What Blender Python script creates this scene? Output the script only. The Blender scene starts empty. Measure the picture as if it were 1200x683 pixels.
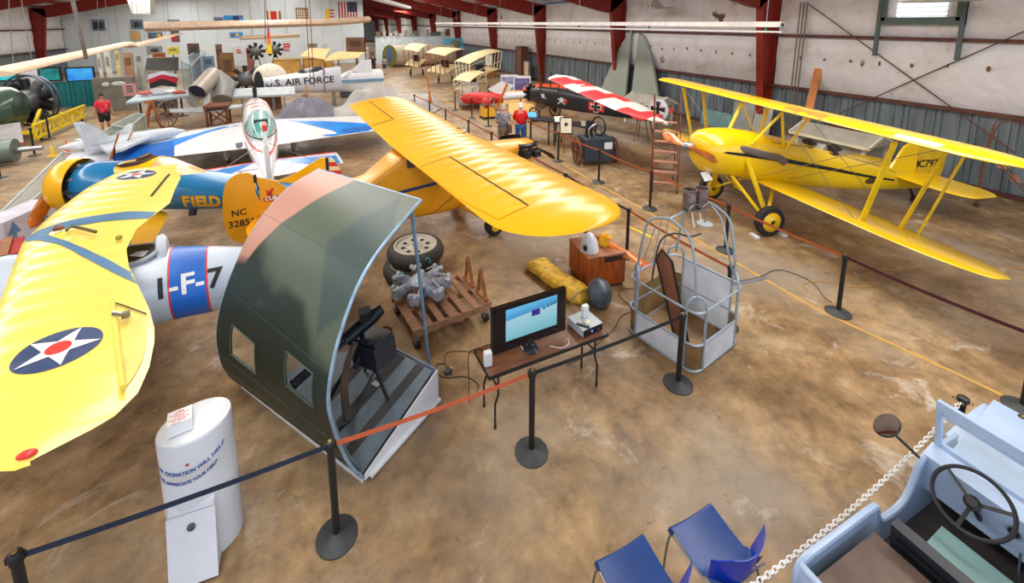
import bpy, bmesh, math, random
from mathutils import Vector, Matrix
from mathutils.bvhtree import BVHTree
random.seed(7)
PI = math.pi
sin, cos, R = math.sin, math.cos, math.radians
scn = bpy.context.scene
COL = scn.collection
# ------------------------------------------------------------------ camera
H = 4.522
FPX, CX, CY = 516.98, 585.6, 108.74
PITCH, ROLL, YAW = R(9.0875), R(-.1536), R(23.5)
_fw = Vector((sin(YAW), cos(YAW), 0)); _rt = Vector((cos(YAW), -sin(YAW), 0)); _z = Vector((0, 0, 1))
_F = _fw*cos(PITCH) - _z*sin(PITCH); _U = _fw*sin(PITCH) + _z*cos(PITCH)
_X = _rt*cos(ROLL) + _U*sin(ROLL); _Y = -_rt*sin(ROLL) + _U*cos(ROLL)
cam = bpy.data.cameras.new('camera'); camo = bpy.data.objects.new('camera', cam); COL.objects.link(camo)
cam.sensor_width = 36; cam.sensor_fit = 'HORIZONTAL'; cam.lens = 36*FPX/1200
cam.shift_x = (600-CX)/1200; cam.shift_y = -(341.5-CY)/1200
cam.clip_start = .05; cam.clip_end = 400
mw = Matrix((_X, _Y, -_F)).transposed().to_4x4(); mw.translation = (0, 0, H); camo.matrix_world = mw
scn.camera = camo
def ray(px, py): return _X*((px-CX)/FPX) + _Y*((CY-py)/FPX) + _F
def at(px, py, z=0):            # the point of the place at height z that the photo shows there
    d = ray(px, py); t = (z-H)/d.z; return Vector((d.x*t, d.y*t, z))
def atY(px, py, Y): d = ray(px, py); t = Y/d.y; return Vector((d.x*t, Y, H+d.z*t))
def atX(px, py, X): d = ray(px, py); t = X/d.x; return Vector((X, d.y*t, H+d.z*t))
def hgt(px, py, x, y): d = ray(px, py); return H+d.z*math.hypot(x, y)/math.hypot(d.x, d.y)
# ------------------------------------------------------------------ materials
MATS = {}
def lin(c): return tuple(((v/255+.055)/1.055)**2.4 if v > 10 else v/255/12.92 for v in c)
def mat(name, c, rough=.5, metal=0, var=.12, scale=3, c2=None, spec=.5, bump=0, bscale=40, emit=0, alpha=1, trans=0, coat=0, stretch=None, lo=.35, hi=.65):
    if name in MATS: return MATS[name]
    m = bpy.data.materials.new(name); m.use_nodes = True; nt = m.node_tree; N = nt.nodes; L = nt.links
    b = N['Principled BSDF']
    tc = N.new('ShaderNodeTexCoord'); no = N.new('ShaderNodeTexNoise'); no.inputs['Scale'].default_value = scale; no.inputs['Detail'].default_value = 6
    src = tc.outputs['Object']
    if stretch:
        mp = N.new('ShaderNodeMapping'); mp.inputs['Scale'].default_value = stretch; L.new(src, mp.inputs['Vector']); src = mp.outputs[0]
    L.new(src, no.inputs['Vector'])
    rp = N.new('ShaderNodeValToRGB'); a = lin(c)
    bcol = lin(c2) if c2 else tuple(min(1, v*(1+var)) for v in a)
    acol = a if c2 else tuple(v*(1-var) for v in a)
    rp.color_ramp.elements[0].position = lo; rp.color_ramp.elements[1].position = hi
    rp.color_ramp.elements[0].color = (*acol, 1); rp.color_ramp.elements[1].color = (*bcol, 1)
    L.new(no.outputs['Fac'], rp.inputs[0]); L.new(rp.outputs[0], b.inputs['Base Color'])
    b.inputs['Roughness'].default_value = rough; b.inputs['Metallic'].default_value = metal
    b.inputs['Specular IOR Level'].default_value = spec
    if coat: b.inputs['Coat Weight'].default_value = coat; b.inputs['Coat Roughness'].default_value = .12
    if bump:
        n2 = N.new('ShaderNodeTexNoise'); n2.inputs['Scale'].default_value = bscale; L.new(tc.outputs['Object'], n2.inputs['Vector'])
        bp = N.new('ShaderNodeBump'); bp.inputs['Strength'].default_value = bump; bp.inputs['Distance'].default_value = .02
        L.new(n2.outputs['Fac'], bp.inputs['Height']); L.new(bp.outputs[0], b.inputs['Normal'])
    if emit:
        L.new(rp.outputs[0], b.inputs['Emission Color']); b.inputs['Emission Strength'].default_value = emit
    if trans: b.inputs['Transmission Weight'].default_value = trans; b.inputs['IOR'].default_value = 1.05 if trans > .9 else 1.3
    if alpha < 1: b.inputs['Alpha'].default_value = alpha
    MATS[name] = m; return m
# ------------------------------------------------------------------ mesh builder (works in place coordinates)
def V3(*a): return Vector(a[0] if len(a) == 1 else a)
def frame(n):
    n = Vector(n).normalized(); a = Vector((0, 0, 1)) if abs(n.z) < .9 else Vector((1, 0, 0))
    u = a.cross(n).normalized(); return u, n.cross(u)
def catmull(pts, k=6, closed=False):
    P = [Vector(p) for p in pts]; n = len(P); out = []
    rng = n if closed else n-1
    for i in range(rng):
        p0 = P[(i-1) % n] if (closed or i > 0) else P[0]; p1 = P[i]; p2 = P[(i+1) % n]; p3 = P[(i+2) % n] if (closed or i < n-2) else P[-1]
        for j in range(k):
            t = j/k; out.append(.5*((2*p1)+(-p0+p2)*t+(2*p0-5*p1+4*p2-p3)*t*t+(-p0+3*p1-3*p2+p3)*t**3))
    if not closed: out.append(P[-1])
    return out
class MB:
    def __init__(s): s.v = []; s.f = []; s.mi = []; s.m = 0; s.T = None
    def add(s, vs, fs):
        o = len(s.v)
        s.v += [(s.T @ Vector(v)) if s.T else Vector(v) for v in vs]
        for f in fs: s.f.append([i+o for i in f]); s.mi.append(s.m)
        return s
    def box(s, c, d, rz=0, M=None):
        x, y, z = [k/2 for k in d]; vs = [Vector((a*x, b*y, e*z)) for e in (-1, 1) for b in (-1, 1) for a in (-1, 1)]
        Mr = M if M is not None else Matrix.Rotation(rz, 3, 'Z')
        return s.add([Mr @ v + Vector(c) for v in vs], [(0, 2, 3, 1), (4, 5, 7, 6), (0, 1, 5, 4), (2, 6, 7, 3), (1, 3, 7, 5), (0, 4, 6, 2)])
    def bx(s, a, b): return s.box([(p+q)/2 for p, q in zip(a, b)], [abs(q-p) for p, q in zip(a, b)])
    def bar(s, p, q, w, h=None, up=(0, 0, 1)):
        p, q = Vector(p), Vector(q); h = h or w; n = (q-p).normalized(); u = Vector(up).cross(n)
        u = u.normalized() if u.length > 1e-4 else frame(n)[0]; t = n.cross(u)
        vs = [a + u*(i*w/2) + t*(j*h/2) for a in (p, q) for i, j in ((-1, -1), (1, -1), (1, 1), (-1, 1))]
        return s.add(vs, [(3, 2, 1, 0), (4, 5, 6, 7)] + [(i, (i+1) % 4, 4+(i+1) % 4, 4+i) for i in range(4)])
    def tube(s, pts, r, n=8, closed=False, cap=True, flat=1):
        P = [Vector(p) for p in pts]; k = len(P); rs = r if isinstance(r, (list, tuple)) else [r]*k; vs = []; fs = []; u = None
        for i in range(k):
            a = P[i-1] if (i > 0 or closed) else P[i]; b = P[(i+1) % k] if (i < k-1 or closed) else P[i]
            t = (b-a).normalized()
            u = frame(t)[0] if u is None else (u - t*u.dot(t)).normalized()
            w = t.cross(u)
            for j in range(n): an = 2*PI*j/n; vs.append(P[i]+u*cos(an)*rs[i]+w*sin(an)*rs[i]*flat)
        for i in range(k if closed else k-1):
            for j in range(n): fs.append((i*n+j, i*n+(j+1) % n, ((i+1) % k)*n+(j+1) % n, ((i+1) % k)*n+j))
        if cap and not closed: fs += [tuple(range(n))[::-1], tuple((k-1)*n+j for j in range(n))]
        return s.add(vs, fs)
    def cyl(s, p, q, r, r2=None, n=16): return s.tube([p, q], [r, r if r2 is None else r2], n)
    def lathe(s, prof, o=(0, 0, 0), ax=(0, 0, 1), n=24, sx=1, sy=1, cap=True):   # prof: (radius, height)
        o = Vector(o); ax = Vector(ax).normalized(); u, w = frame(ax); vs = []; fs = []; k = len(prof)
        for r_, h_ in prof:
            for j in range(n): an = 2*PI*j/n; vs.append(o+ax*h_+u*cos(an)*r_*sx+w*sin(an)*r_*sy)
        for i in range(k-1):
            for j in range(n): fs.append((i*n+j, i*n+(j+1) % n, (i+1)*n+(j+1) % n, (i+1)*n+j))
        if cap: fs += [tuple(range(n))[::-1], tuple((k-1)*n+j for j in range(n))]
        return s.add(vs, fs)
    def torus(s, c, ax, R_, r, n=24, m=8, arc=1):
        u, w = frame(ax); c = Vector(c)
        pts = [c+u*cos(2*PI*arc*i/n)*R_+w*sin(2*PI*arc*i/n)*R_ for i in range(n+(arc < 1))]
        return s.tube(pts, r, m, closed=arc == 1)
    def ball(s, c, r, n=12, m=8, M=None):
        r = (r, r, r) if not hasattr(r, '__len__') else r; vs = [Vector((0, 0, -r[2]))]; c = Vector(c)
        for i in range(1, m):
            ph = -PI/2+PI*i/m
            for j in range(n): a = 2*PI*j/n; vs.append(Vector((r[0]*cos(ph)*cos(a), r[1]*cos(ph)*sin(a), r[2]*sin(ph))))
        vs.append(Vector((0, 0, r[2]))); fs = [(0, 1+(j+1) % n, 1+j) for j in range(n)]
        for i in range(m-2):
            for j in range(n): fs.append((1+i*n+j, 1+i*n+(j+1) % n, 1+(i+1)*n+(j+1) % n, 1+(i+1)*n+j))
        e = len(vs)-1; fs += [(e, e-n+j, e-n+(j+1) % n) for j in range(n)]
        return s.add([(M @ v if M is not None else v)+c for v in vs], fs)
    def prism(s, pts, d):            # planar outline (3D points) thickened along vector d
        P = [Vector(p) for p in pts]; d = Vector(d); n = len(P)
        nn = Vector((0, 0, 0))
        for i in range(n): nn += P[i].cross(P[(i+1) % n])
        vs = P+[p+d for p in P]
        if nn.dot(d) < 0: return s.add(vs, [tuple(range(n)), tuple(range(2*n-1, n-1, -1))]+[(i, n+i, n+(i+1) % n, (i+1) % n) for i in range(n)])
        return s.add(vs, [tuple(range(n-1, -1, -1)), tuple(range(n, 2*n))]+[(i, (i+1) % n, n+(i+1) % n, n+i) for i in range(n)])
    def grid(s, fn, nu, nv, cu=False):
        vs = [fn(i/nu, j/nv) for j in range(nv+1) for i in range(nu+(0 if cu else 1))]; w = nu if cu else nu+1
        return s.add(vs, [(j*w+i, j*w+(i+1) % w, (j+1)*w+(i+1) % w, (j+1)*w+i) for j in range(nv) for i in range(nu)])
    def sheet(s, fn, nu, nv, t):     # a curved panel with thickness t (vector or fn)
        vs = []; w = nu+1; k = (nu+1)*(nv+1)
        for sgn in (0, 1):
            for j in range(nv+1):
                for i in range(nu+1):
                    p = Vector(fn(i/nu, j/nv)); vs.append(p + (Vector(t)*sgn))
        fs = []
        for j in range(nv):
            for i in range(nu):
                a = j*w+i; fs.append((a, a+1, a+w+1, a+w)); fs.append((k+a, k+a+w, k+a+w+1, k+a+1))
        for i in range(nu): fs.append((i+1, i, k+i, k+i+1)); a = nv*w+i; fs.append((a, a+1, k+a+1, k+a))
        for j in range(nv): a = j*w; fs.append((a, a+w, k+a+w, k+a)); a += nu; fs.append((a+w, a, k+a, k+a+w))
        return s.add(vs, fs)
    def loft(s, rings, cap=True):
        n = len(rings[0]); vs = [p for r_ in rings for p in r_]; fs = []
        for i in range(len(rings)-1):
            for j in range(n): fs.append((i*n+j, i*n+(j+1) % n, (i+1)*n+(j+1) % n, (i+1)*n+j))
        if cap: k = len(rings)-1; fs += [tuple(range(n))[::-1], tuple(k*n+j for j in range(n))]
        return s.add(vs, fs)
    def body(s, secs, n=24, cap=True):  # secs: (x, yc, zc, ry, rup, rdn, power)
        rings = []
        for S in secs:
            x, yc, zc, ry, ru, rd = S[:6]; pw = S[6] if len(S) > 6 else 2; ring = []
            for j in range(n):
                a = 2*PI*j/n; c_, s_ = cos(a), sin(a); e = 2/pw
                yy = ry*math.copysign(abs(c_)**e, c_); zz = (ru if s_ > 0 else rd)*math.copysign(abs(s_)**e, s_)
                ring.append(Vector((x, yc+yy, zc+zz)))
            rings.append(ring)
        return s.loft(rings, cap)
    def build(s, name, mats, parent=None, sm=35, kind=None, label=None):
        me = bpy.data.meshes.new(name); mats = mats if isinstance(mats, (list, tuple)) else [mats]
        o = bpy.data.objects.new(name, me); COL.objects.link(o)
        if parent is not None: inv = WM(parent).inverted(); o.parent = parent
        else:
            xs = [v.x for v in s.v]; ys = [v.y for v in s.v]; z0 = min(v.z for v in s.v)
            t = Vector(((min(xs)+max(xs))/2, (min(ys)+max(ys))/2, z0)); inv = Matrix.Translation(-t); o.location = t
        me.from_pydata([inv @ v for v in s.v], [], s.f)
        for m in mats: me.materials.append(m)
        if len(mats) > 1:
            for p, k in zip(me.polygons, s.mi): p.material_index = min(k, len(mats)-1)
        if sm:
            for p in me.polygons: p.use_smooth = True
            me.set_sharp_from_angle(angle=R(sm))
        me.update()
        if kind: o['kind'] = kind
        if label: o['label'] = label
        return o
def WM(o):
    m = o.matrix_basis.copy()
    while o.parent: o = o.parent; m = o.matrix_basis @ m
    return m
def tag(o, label=None, cat=None, group=None, kind=None):
    if label: o['label'] = label
    if cat: o['category'] = cat
    if group: o['group'] = group
    if kind: o['kind'] = kind
    return o
def thing(name, label, cat, loc=(0, 0, 0), rz=0, group=None):
    o = bpy.data.objects.new(name, None); COL.objects.link(o); o.location = loc; o.rotation_euler = (0, 0, rz); o.empty_display_size = .1
    return tag(o, label, cat, group)
def dup(root, loc, rz=None, label=None, group=None):
    r = root.copy(); COL.objects.link(r); r.location = loc
    if rz is not None: r.rotation_euler = (0, 0, rz)
    if label: r['label'] = label
    if group: r['group'] = group
    for ch in list(root.children):
        if ch.name.startswith('belt') and not ch.name.startswith('belt_head'): continue
        c = ch.copy(); COL.objects.link(c); c.parent = r
        for g in list(ch.children): d = g.copy(); COL.objects.link(d); d.parent = c
    return r
def struct(mb, name, mats, sm=35): return mb.build(name, mats, None, sm, kind='structure')
def single(mb, name, mats, label, cat, group=None, sm=35): return tag(mb.build(name, mats, None, sm), label, cat, group)
# decals: flat outlines laid on the surface of a finished mesh
def fine(bm, L):
    for _ in range(6):
        es = [e for e in bm.edges if e.calc_length() > L]
        if not es: break
        bmesh.ops.subdivide_edges(bm, edges=es, cuts=1); bmesh.ops.triangulate(bm, faces=bm.faces[:])
def text_bm(s, size, bold=.0, ext=0):
    cu = bpy.data.curves.new('t', 'FONT'); cu.body = s; cu.size = size; cu.align_x = 'CENTER'; cu.align_y = 'CENTER'; cu.offset = bold; cu.resolution_u = 3
    cu.fill_mode = 'FRONT'
    o = bpy.data.objects.new('t', cu); COL.objects.link(o); dg = bpy.context.evaluated_depsgraph_get(); dg.update()
    me = bpy.data.meshes.new_from_object(o.evaluated_get(dg)); bm = bmesh.new(); bm.from_mesh(me)
    bpy.data.objects.remove(o); bpy.data.curves.remove(cu); bpy.data.meshes.remove(me); return bm
def poly_bm(polys):
    bm = bmesh.new()
    for p in polys: bm.faces.new([bm.verts.new((x, y, 0)) for x, y in p])
    bmesh.ops.triangulate(bm, faces=bm.faces[:]); return bm
def decal(name, bm, mats, parent, target, o, u, v, off=.004, L=.06, label=None, rng=3):
    """u, v: plane axes of the flat decal around o; dropped along -(u x v) onto target"""
    o = Vector(o); u = Vector(u).normalized(); v = Vector(v); v = (v-u*v.dot(u)).normalized(); n = u.cross(v)
    bmesh.ops.triangulate(bm, faces=bm.faces[:])
    mb = MB()
    if target is not None:
        fine(bm, L); tm = WM(target); me = target.data
        bvh = BVHTree.FromPolygons([tm @ x.co for x in me.vertices], [tuple(p.vertices) for p in me.polygons])
    vs = []; miss = set()
    cen = sum((o+u*x.co.x+v*x.co.y for x in bm.verts), Vector())/max(1, len(bm.verts))
    for x in bm.verts:
        p = o+u*x.co.x+v*x.co.y
        if target is not None:
            h = bvh.ray_cast(p+n*rng*.5, -n, rng)
            if h[0] is not None: p = h[0]+n*off
            else:
                ok = False
                for kk in range(1, 9):
                    q = o+(p-o)*1.0+(cen-p)*(.02*kk*kk); h = bvh.ray_cast(q+n*rng*.5, -n, rng)
                    if h[0] is not None: p = h[0]+n*off; ok = True; break
                if not ok: miss.add(len(vs))
        else: p = p+n*off
        vs.append(p)
    bm.verts.index_update()
    mb.add(vs, [[q.index for q in f.verts] for f in bm.faces if not any(q.index in miss for q in f.verts)]); bm.free()
    return mb.build(name, mats, parent, 35, label=label)
def circ(r, n=32, cx=0, cy=0, sx=1, sy=1): return [(cx+r*cos(2*PI*i/n)*sx, cy+r*sin(2*PI*i/n)*sy) for i in range(n)]
def star(r, rot=PI/2, k=.382): return [(r*(1 if i % 2 == 0 else k)*cos(rot+PI*i/5), r*(1 if i % 2 == 0 else k)*sin(rot+PI*i/5)) for i in range(10)]
def seg(p, q, w):
    p = Vector(p); q = Vector(q); d = (q-p).normalized(); n = Vector((-d.y, d.x))*w/2; return [tuple(p-n), tuple(q-n), tuple(q+n), tuple(p+n)]
def bars(name, m, par, T, L):
    for b in L:
        mb = MB(); mb.T = T; mb.bar(*b); mb.build(name, m, par)
def tubes(name, m, par, T, L, r, n=8):
    for b in L:
        mb = MB(); mb.T = T; mb.tube(b, r, n); mb.build(name, m, par)
# lifting surface: local frame x = forward, y = span, z = up.  le/te/zz/tt are functions of y
def surface(mb, T, ys, le, te, zz, tt, n=12, sag=0, rib=.3, camber=.3, refl=0):
    rings = []
    for y in ys:
        a, b = le(y), te(y); c = max(a-b, .01); t = tt(y)*c; ring = []
        s_ = 1-sag*(sin(PI*y/rib)**2) if sag else 1
        for k in range(2*n):
            if k <= n: f = (1+cos(PI*k/n))/2; top = 1
            else: f = (1+cos(PI*k/n))/2; top = -1
            x = f     # 1 = trailing edge, 0 = leading edge
            h = 5*t*(.2969*math.sqrt(max(x, 0))-.126*x-.3516*x*x+.2843*x**3-.1015*x**4)
            zc = camber*t*4*x*(1-x)*.5
            zv = zc+(h*s_ if top > 0 else -h*(1-camber))
            ring.append(T @ Vector((a-c*x, y, zz(y)+zv)))
        rings.append(ring)
    return mb.loft(rings)
def frange(a, b, n): return [a+(b-a)*i/n for i in range(n+1)]
def plerp(pts):
    def f(x):
        if x <= pts[0][0]: return pts[0][1]
        for (a, b), (c, d) in zip(pts, pts[1:]):
            if x <= c: return b+(d-b)*(x-a)/(c-a)
        return pts[-1][1]
    return f
def PF(loc, fwd):       # plane frame: x forward, y to its left, z up
    f = Vector(fwd).normalized(); l = Vector((-f.y, f.x, 0)).normalized(); u = f.cross(l)
    M = Matrix((f, l, u)).transposed().to_4x4(); M.translation = loc; return M
# ------------------------------------------------------------------ palette
black = mat('black_metal', (26, 27, 30), .45, 0, .2); rubber = mat('rubber', (38, 37, 36), .8, 0, .2, bump=.3)
white = mat('white_paint', (225, 228, 232), .45, 0, .05); steel = mat('steel', (150, 152, 155), .35, .8, .15)
alu = mat('aluminium', (186, 193, 202), .38, .6, .1); darkgrey = mat('dark_grey', (70, 72, 76), .6)
wood = mat('wood', (150, 98, 52), .5, 0, .25, 3, stretch=(1, 6, 6)); propwood = mat('varnished_wood', (205, 112, 30), .25, 0, .3, 4, coat=.6)
rust = mat('rusty_steel', (112, 66, 44), .8, 0, .35, 12, bump=.3); glass = mat('glass', (225, 240, 238), .03, 0, 0, alpha=.22, spec=.8)
red = mat('red_paint', (200, 32, 34), .45); tan = mat('tan_canvas', (216, 200, 168), .8, 0, .1)
# ================================================================== THE HANGAR
XR, XL, YF, YB = 16.4, -20.3, 53.0, 118.0
XP = 6.2                # right end of the white gable partition
EAVE, RIDGE, XRG = 5.7, 9.6, -2.0
def roofz(x): return EAVE+(RIDGE-EAVE)*(1-abs(x-XRG)/(XR-XRG if x > XRG else XRG-XL))
def node_floor():
    m = bpy.data.materials.new('stained_concrete'); m.use_nodes = True; N = m.node_tree.nodes; L = m.node_tree.links; b = N['Principled BSDF']
    g = N.new('ShaderNodeNewGeometry')
    def noise(sc, det=8, rg=.6, dist=0):
        n = N.new('ShaderNodeTexNoise'); n.inputs['Scale'].default_value = sc; n.inputs['Detail'].default_value = det; n.inputs['Roughness'].default_value = rg; n.inputs['Distortion'].default_value = dist
        L.new(g.outputs['Position'], n.inputs['Vector']); return n.outputs['Fac']
    def ramp(f, els):
        r = N.new('ShaderNodeValToRGB'); e = r.color_ramp.elements
        while len(e) < len(els): e.new(.5)
        for k, (p, c) in zip(e, els): k.position = p; k.color = (*lin(c), 1)
        L.new(f, r.inputs[0]); return r.outputs[0]
    def mix(f, a, b_, t='MIX'):
        x = N.new('ShaderNodeMix'); x.data_type = 'RGBA'; x.blend_type = t; x.clamp_result = True
        if isinstance(f, float): x.inputs[0].default_value = f
        else: L.new(f, x.inputs[0])
        L.new(a, x.inputs[6]); L.new(b_, x.inputs[7]); return x.outputs[2]
    base = ramp(noise(.8, 9, .66, .4), [(.3, FL[0]), (.45, FL[1]), (.55, FL[2]), (.7, FL[3])])
    fineg = ramp(noise(3.5, 10, .7), [(.32, (174, 172, 172)), (.5, (222, 222, 222)), (.66, (254, 252, 248))])
    c = mix(1.0, base, fineg, 'MULTIPLY')
    pale = ramp(noise(1.3, 9, .68, .8), [(.58, (0, 0, 0)), (.70, (255, 255, 255))])
    w = N.new('ShaderNodeRGB'); w.outputs[0].default_value = (*lin(FL[4]), 1); 
    f = N.new('ShaderNodeMath'); f.operation = 'MULTIPLY'; f.inputs[1].default_value = .7; L.new(pale, f.inputs[0]); c = mix(f.outputs[0], c, w.outputs[0])
    grey = ramp(noise(.3, 5, .5), [(.48, (0, 0, 0)), (.62, (255, 255, 255))])
    w2 = N.new('ShaderNodeRGB'); w2.outputs[0].default_value = (*lin(FL[5]), 1)
    f = N.new('ShaderNodeMath'); f.operation = 'MULTIPLY'; f.inputs[1].default_value = .6; L.new(grey, f.inputs[0]); c = mix(f.outputs[0], c, w2.outputs[0])
    spot = ramp(noise(6, 4, .5), [(.68, (0, 0, 0)), (.74, (255, 255, 255))])
    w3 = N.new('ShaderNodeRGB'); w3.outputs[0].default_value = (*lin((78, 58, 40)), 1)
    f = N.new('ShaderNodeMath'); f.operation = 'MULTIPLY'; f.inputs[1].default_value = .5; L.new(spot, f.inputs[0]); c = mix(f.outputs[0], c, w3.outputs[0])
    # hairline cracks
    vo = N.new('ShaderNodeTexVoronoi'); vo.feature = 'DISTANCE_TO_EDGE'; vo.inputs['Scale'].default_value = .55
    nd = N.new('ShaderNodeTexNoise'); nd.inputs['Scale'].default_value = 2; L.new(g.outputs['Position'], nd.inputs['Vector'])
    va = N.new('ShaderNodeVectorMath'); va.operation = 'ADD'; L.new(g.outputs['Position'], va.inputs[0]); L.new(nd.outputs['Color'], va.inputs[1]); L.new(va.outputs[0], vo.inputs['Vector'])
    cr = ramp(vo.outputs['Distance'], [(.0, (255, 255, 255)), (.006, (0, 0, 0))])
    f = N.new('ShaderNodeMath'); f.operation = 'MULTIPLY'; f.inputs[1].default_value = .14; L.new(cr, f.inputs[0]); c = mix(f.outputs[0], c, w3.outputs[0])
    L.new(c, b.inputs['Base Color'])
    rr = ramp(noise(1.1, 6, .6), [(.35, (150, 150, 150)), (.7, (200, 200, 200))]); L.new(rr, b.inputs['Roughness'])
    b.inputs['Specular IOR Level'].default_value = .3
    bp = N.new('ShaderNodeBump'); bp.inputs['Strength'].default_value = .15; bp.inputs['Distance'].default_value = .01; L.new(noise(14, 6), bp.inputs['Height']); L.new(bp.outputs[0], b.inputs['Normal'])
    return m
FL = [(120, 94, 66), (156, 126, 90), (176, 146, 108), (196, 170, 134), (208, 200, 188), (150, 142, 130)]
floor_m = node_floor()
def node_insul():
    m = bpy.data.materials.new('insulation_facing'); m.use_nodes = True; N = m.node_tree.nodes; L = m.node_tree.links; b = N['Principled BSDF']
    g = N.new('ShaderNodeNewGeometry'); n = N.new('ShaderNodeTexNoise'); n.inputs['Scale'].default_value = .7; n.inputs['Detail'].default_value = 9; n.inputs['Roughness'].default_value = .7; n.inputs['Distortion'].default_value = .8
    L.new(g.outputs['Position'], n.inputs['Vector']); r = N.new('ShaderNodeValToRGB'); e = r.color_ramp.elements; e.new(.5); e.new(.6)
    for k, (p, c) in zip(e, [(.24, (140, 110, 84)), (.33, (196, 184, 172)), (.42, (218, 213, 212)), (.66, (232, 231, 234))]): k.position = p; k.color = (*lin(c), 1)
    L.new(n.outputs['Fac'], r.inputs[0])
    n3 = N.new('ShaderNodeTexNoise'); n3.inputs['Scale'].default_value = .9; n3.inputs['Detail'].default_value = 3; L.new(g.outputs['Position'], n3.inputs['Vector'])
    r3 = N.new('ShaderNodeValToRGB'); r3.color_ramp.elements[0].position = .70; r3.color_ramp.elements[1].position = .74; r3.color_ramp.elements[0].color = (1, 1, 1, 1); r3.color_ramp.elements[1].color = (*lin((110, 72, 44)), 1)
    L.new(n3.outputs['Fac'], r3.inputs[0]); x = N.new('ShaderNodeMix'); x.data_type = 'RGBA'; x.blend_type = 'MULTIPLY'; x.inputs[0].default_value = 1
    L.new(r.outputs[0], x.inputs[6]); L.new(r3.outputs[0], x.inputs[7]); L.new(x.outputs[2], b.inputs['Base Color']); b.inputs['Roughness'].default_value = .6
    bp = N.new('ShaderNodeBump'); bp.inputs['Strength'].default_value = .6; bp.inputs['Distance'].default_value = .08; n2 = N.new('ShaderNodeTexNoise'); n2.inputs['Scale'].default_value = 1.6; n2.inputs['Detail'].default_value = 5; n2.inputs['Distortion'].default_value = 1.5
    L.new(g.outputs['Position'], n2.inputs['Vector']); L.new(n2.outputs['Fac'], bp.inputs['Height']); L.new(bp.outputs[0], b.inputs['Normal'])
    return m
insul = node_insul()
corr = mat('corrugated_steel', (112, 122, 128), .5, .3, .3, 1.2, stretch=(1, 3, .5)); redsteel = mat('red_oxide_steel', (138, 34, 18), .5, 0, .15, 4)
girtm = mat('rusty_girt', (92, 52, 40), .7, 0, .25); whitewall = mat('white_wall_panel', (216, 226, 230), .6, 0, .04, 1)
stain = mat('brown_stain', (120, 86, 58), .9); yline = mat('worn_yellow_line', (205, 160, 60), .7, 0, 0, 5, c2=(180, 142, 82))
struct(MB().bx((XL, -9, -.1), (XR, YB, 0)), 'floor', floor_m, 0)
# right wall: ribbed steel below, pillowed insulation above
mb = MB(); y = -9.
prof = []
while y < YB:
    for dy, dx in ((0, 0), (.21, 0), (.235, -.06), (.285, -.06), (.31, 0), (.36, 0), (.365, .03), (.375, .03), (.38, 0), (.58, 0), (.595, -.035), (.625, -.035), (.64, 0)): prof.append((XR+dx, y+dy))
    y += .75
vs = [(x, y, z) for x, y in prof for z in (0, 2.14)]; mb.add(vs, [(2*i, 2*i+1, 2*i+3, 2*i+2) for i in range(len(prof)-1)])
mb.add([(XR+.08, -9, 0), (XR+.08, YB, 0), (XR+.08, YB, 6.2), (XR+.08, -9, 6.2)], [(0, 1, 2, 3)])
struct(mb, 'wall_right', corr, 20)
def pillow(x0, s, y0, y1, z0, z1):     # stretched facing between girts, dimpled where it is pinned
    mb = MB(); nu = max(6, int((y1-y0)/.28)); nv = 8
    def fn(u, v):
        yy = y0+(y1-y0)*u; zz = z0+(z1-z0)*v
        d = .16*(1-(2*v-1)**4)*(1-(2*u-1)**10)+.025*sin(yy*5.1+3*sin(zz*2))*(1-(2*v-1)**2)
        for k in (-.6, .6):
            pass
        ph = (abs(((yy*1.25) % 1)-.5)*2); pv = abs(v-.55)
        if pv < .12 and ph < .25: d -= .07
        return (x0-s*d, yy, zz)
    mb.grid(fn, nu, nv); return mb
cols_y = [11.4, 20.2, 29.2, 38.4, 49.0, 59.5, 71, 84, 98, 112]
ends = [-9]+cols_y+[YB]
for a, b in zip(ends, ends[1:]):
    if a > 60: a2, b2 = a+.2, b-.2
    else: a2, b2 = a+.25, b-.2
    for z0, z1 in ((2.16, 3.98), (4.06, 5.8)):
        struct(pillow(XR-.03, 1, a2, b2, z0, z1), 'trim_1', insul)
for a, b in zip(ends[:6], ends[1:7]):
    mb = MB(); y = a+.8; rr_ = random.Random(int(a*7))
    while y < b-.4: mb.ball((XR-.20, y, 3.25+rr_.uniform(-.06, .06)), (.012, rr_.uniform(.03, .06), rr_.uniform(.04, .09)), 8, 5); y += .8
    struct(mb, 'trim_12', stain)
for z in (2.12, 4.02): struct(MB().bx((XR-.2, -9, z-.05), (XR-.02, YB, z+.04)), 'trim_2', girtm, 0)
struct(MB().bx((XR-.12, -9, 0), (XR-.02, YB, .12)), 'baseboard_right', girtm, 0)
# left wall
mb = MB(); mb.bx((XL-.1, -9, 0), (XL, YF, 6.2)); struct(mb, 'wall_left', corr, 0)
for a, b in zip([-9, 10, 20, 29.2, 38.4, 48.2], [10, 20, 29.2, 38.4, 48.2, YF]):
    for z0, z1 in ((2.3, 3.98), (4.06, 5.8)): struct(pillow(XL+.03, -1, a+.2, b-.2, z0, z1), 'trim_3', insul)
for z in (2.2, 4.02): struct(MB().bx((XL+.02, -9, z-.05), (XL+.2, YF, z+.04)), 'trim_4', girtm, 0)
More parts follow.
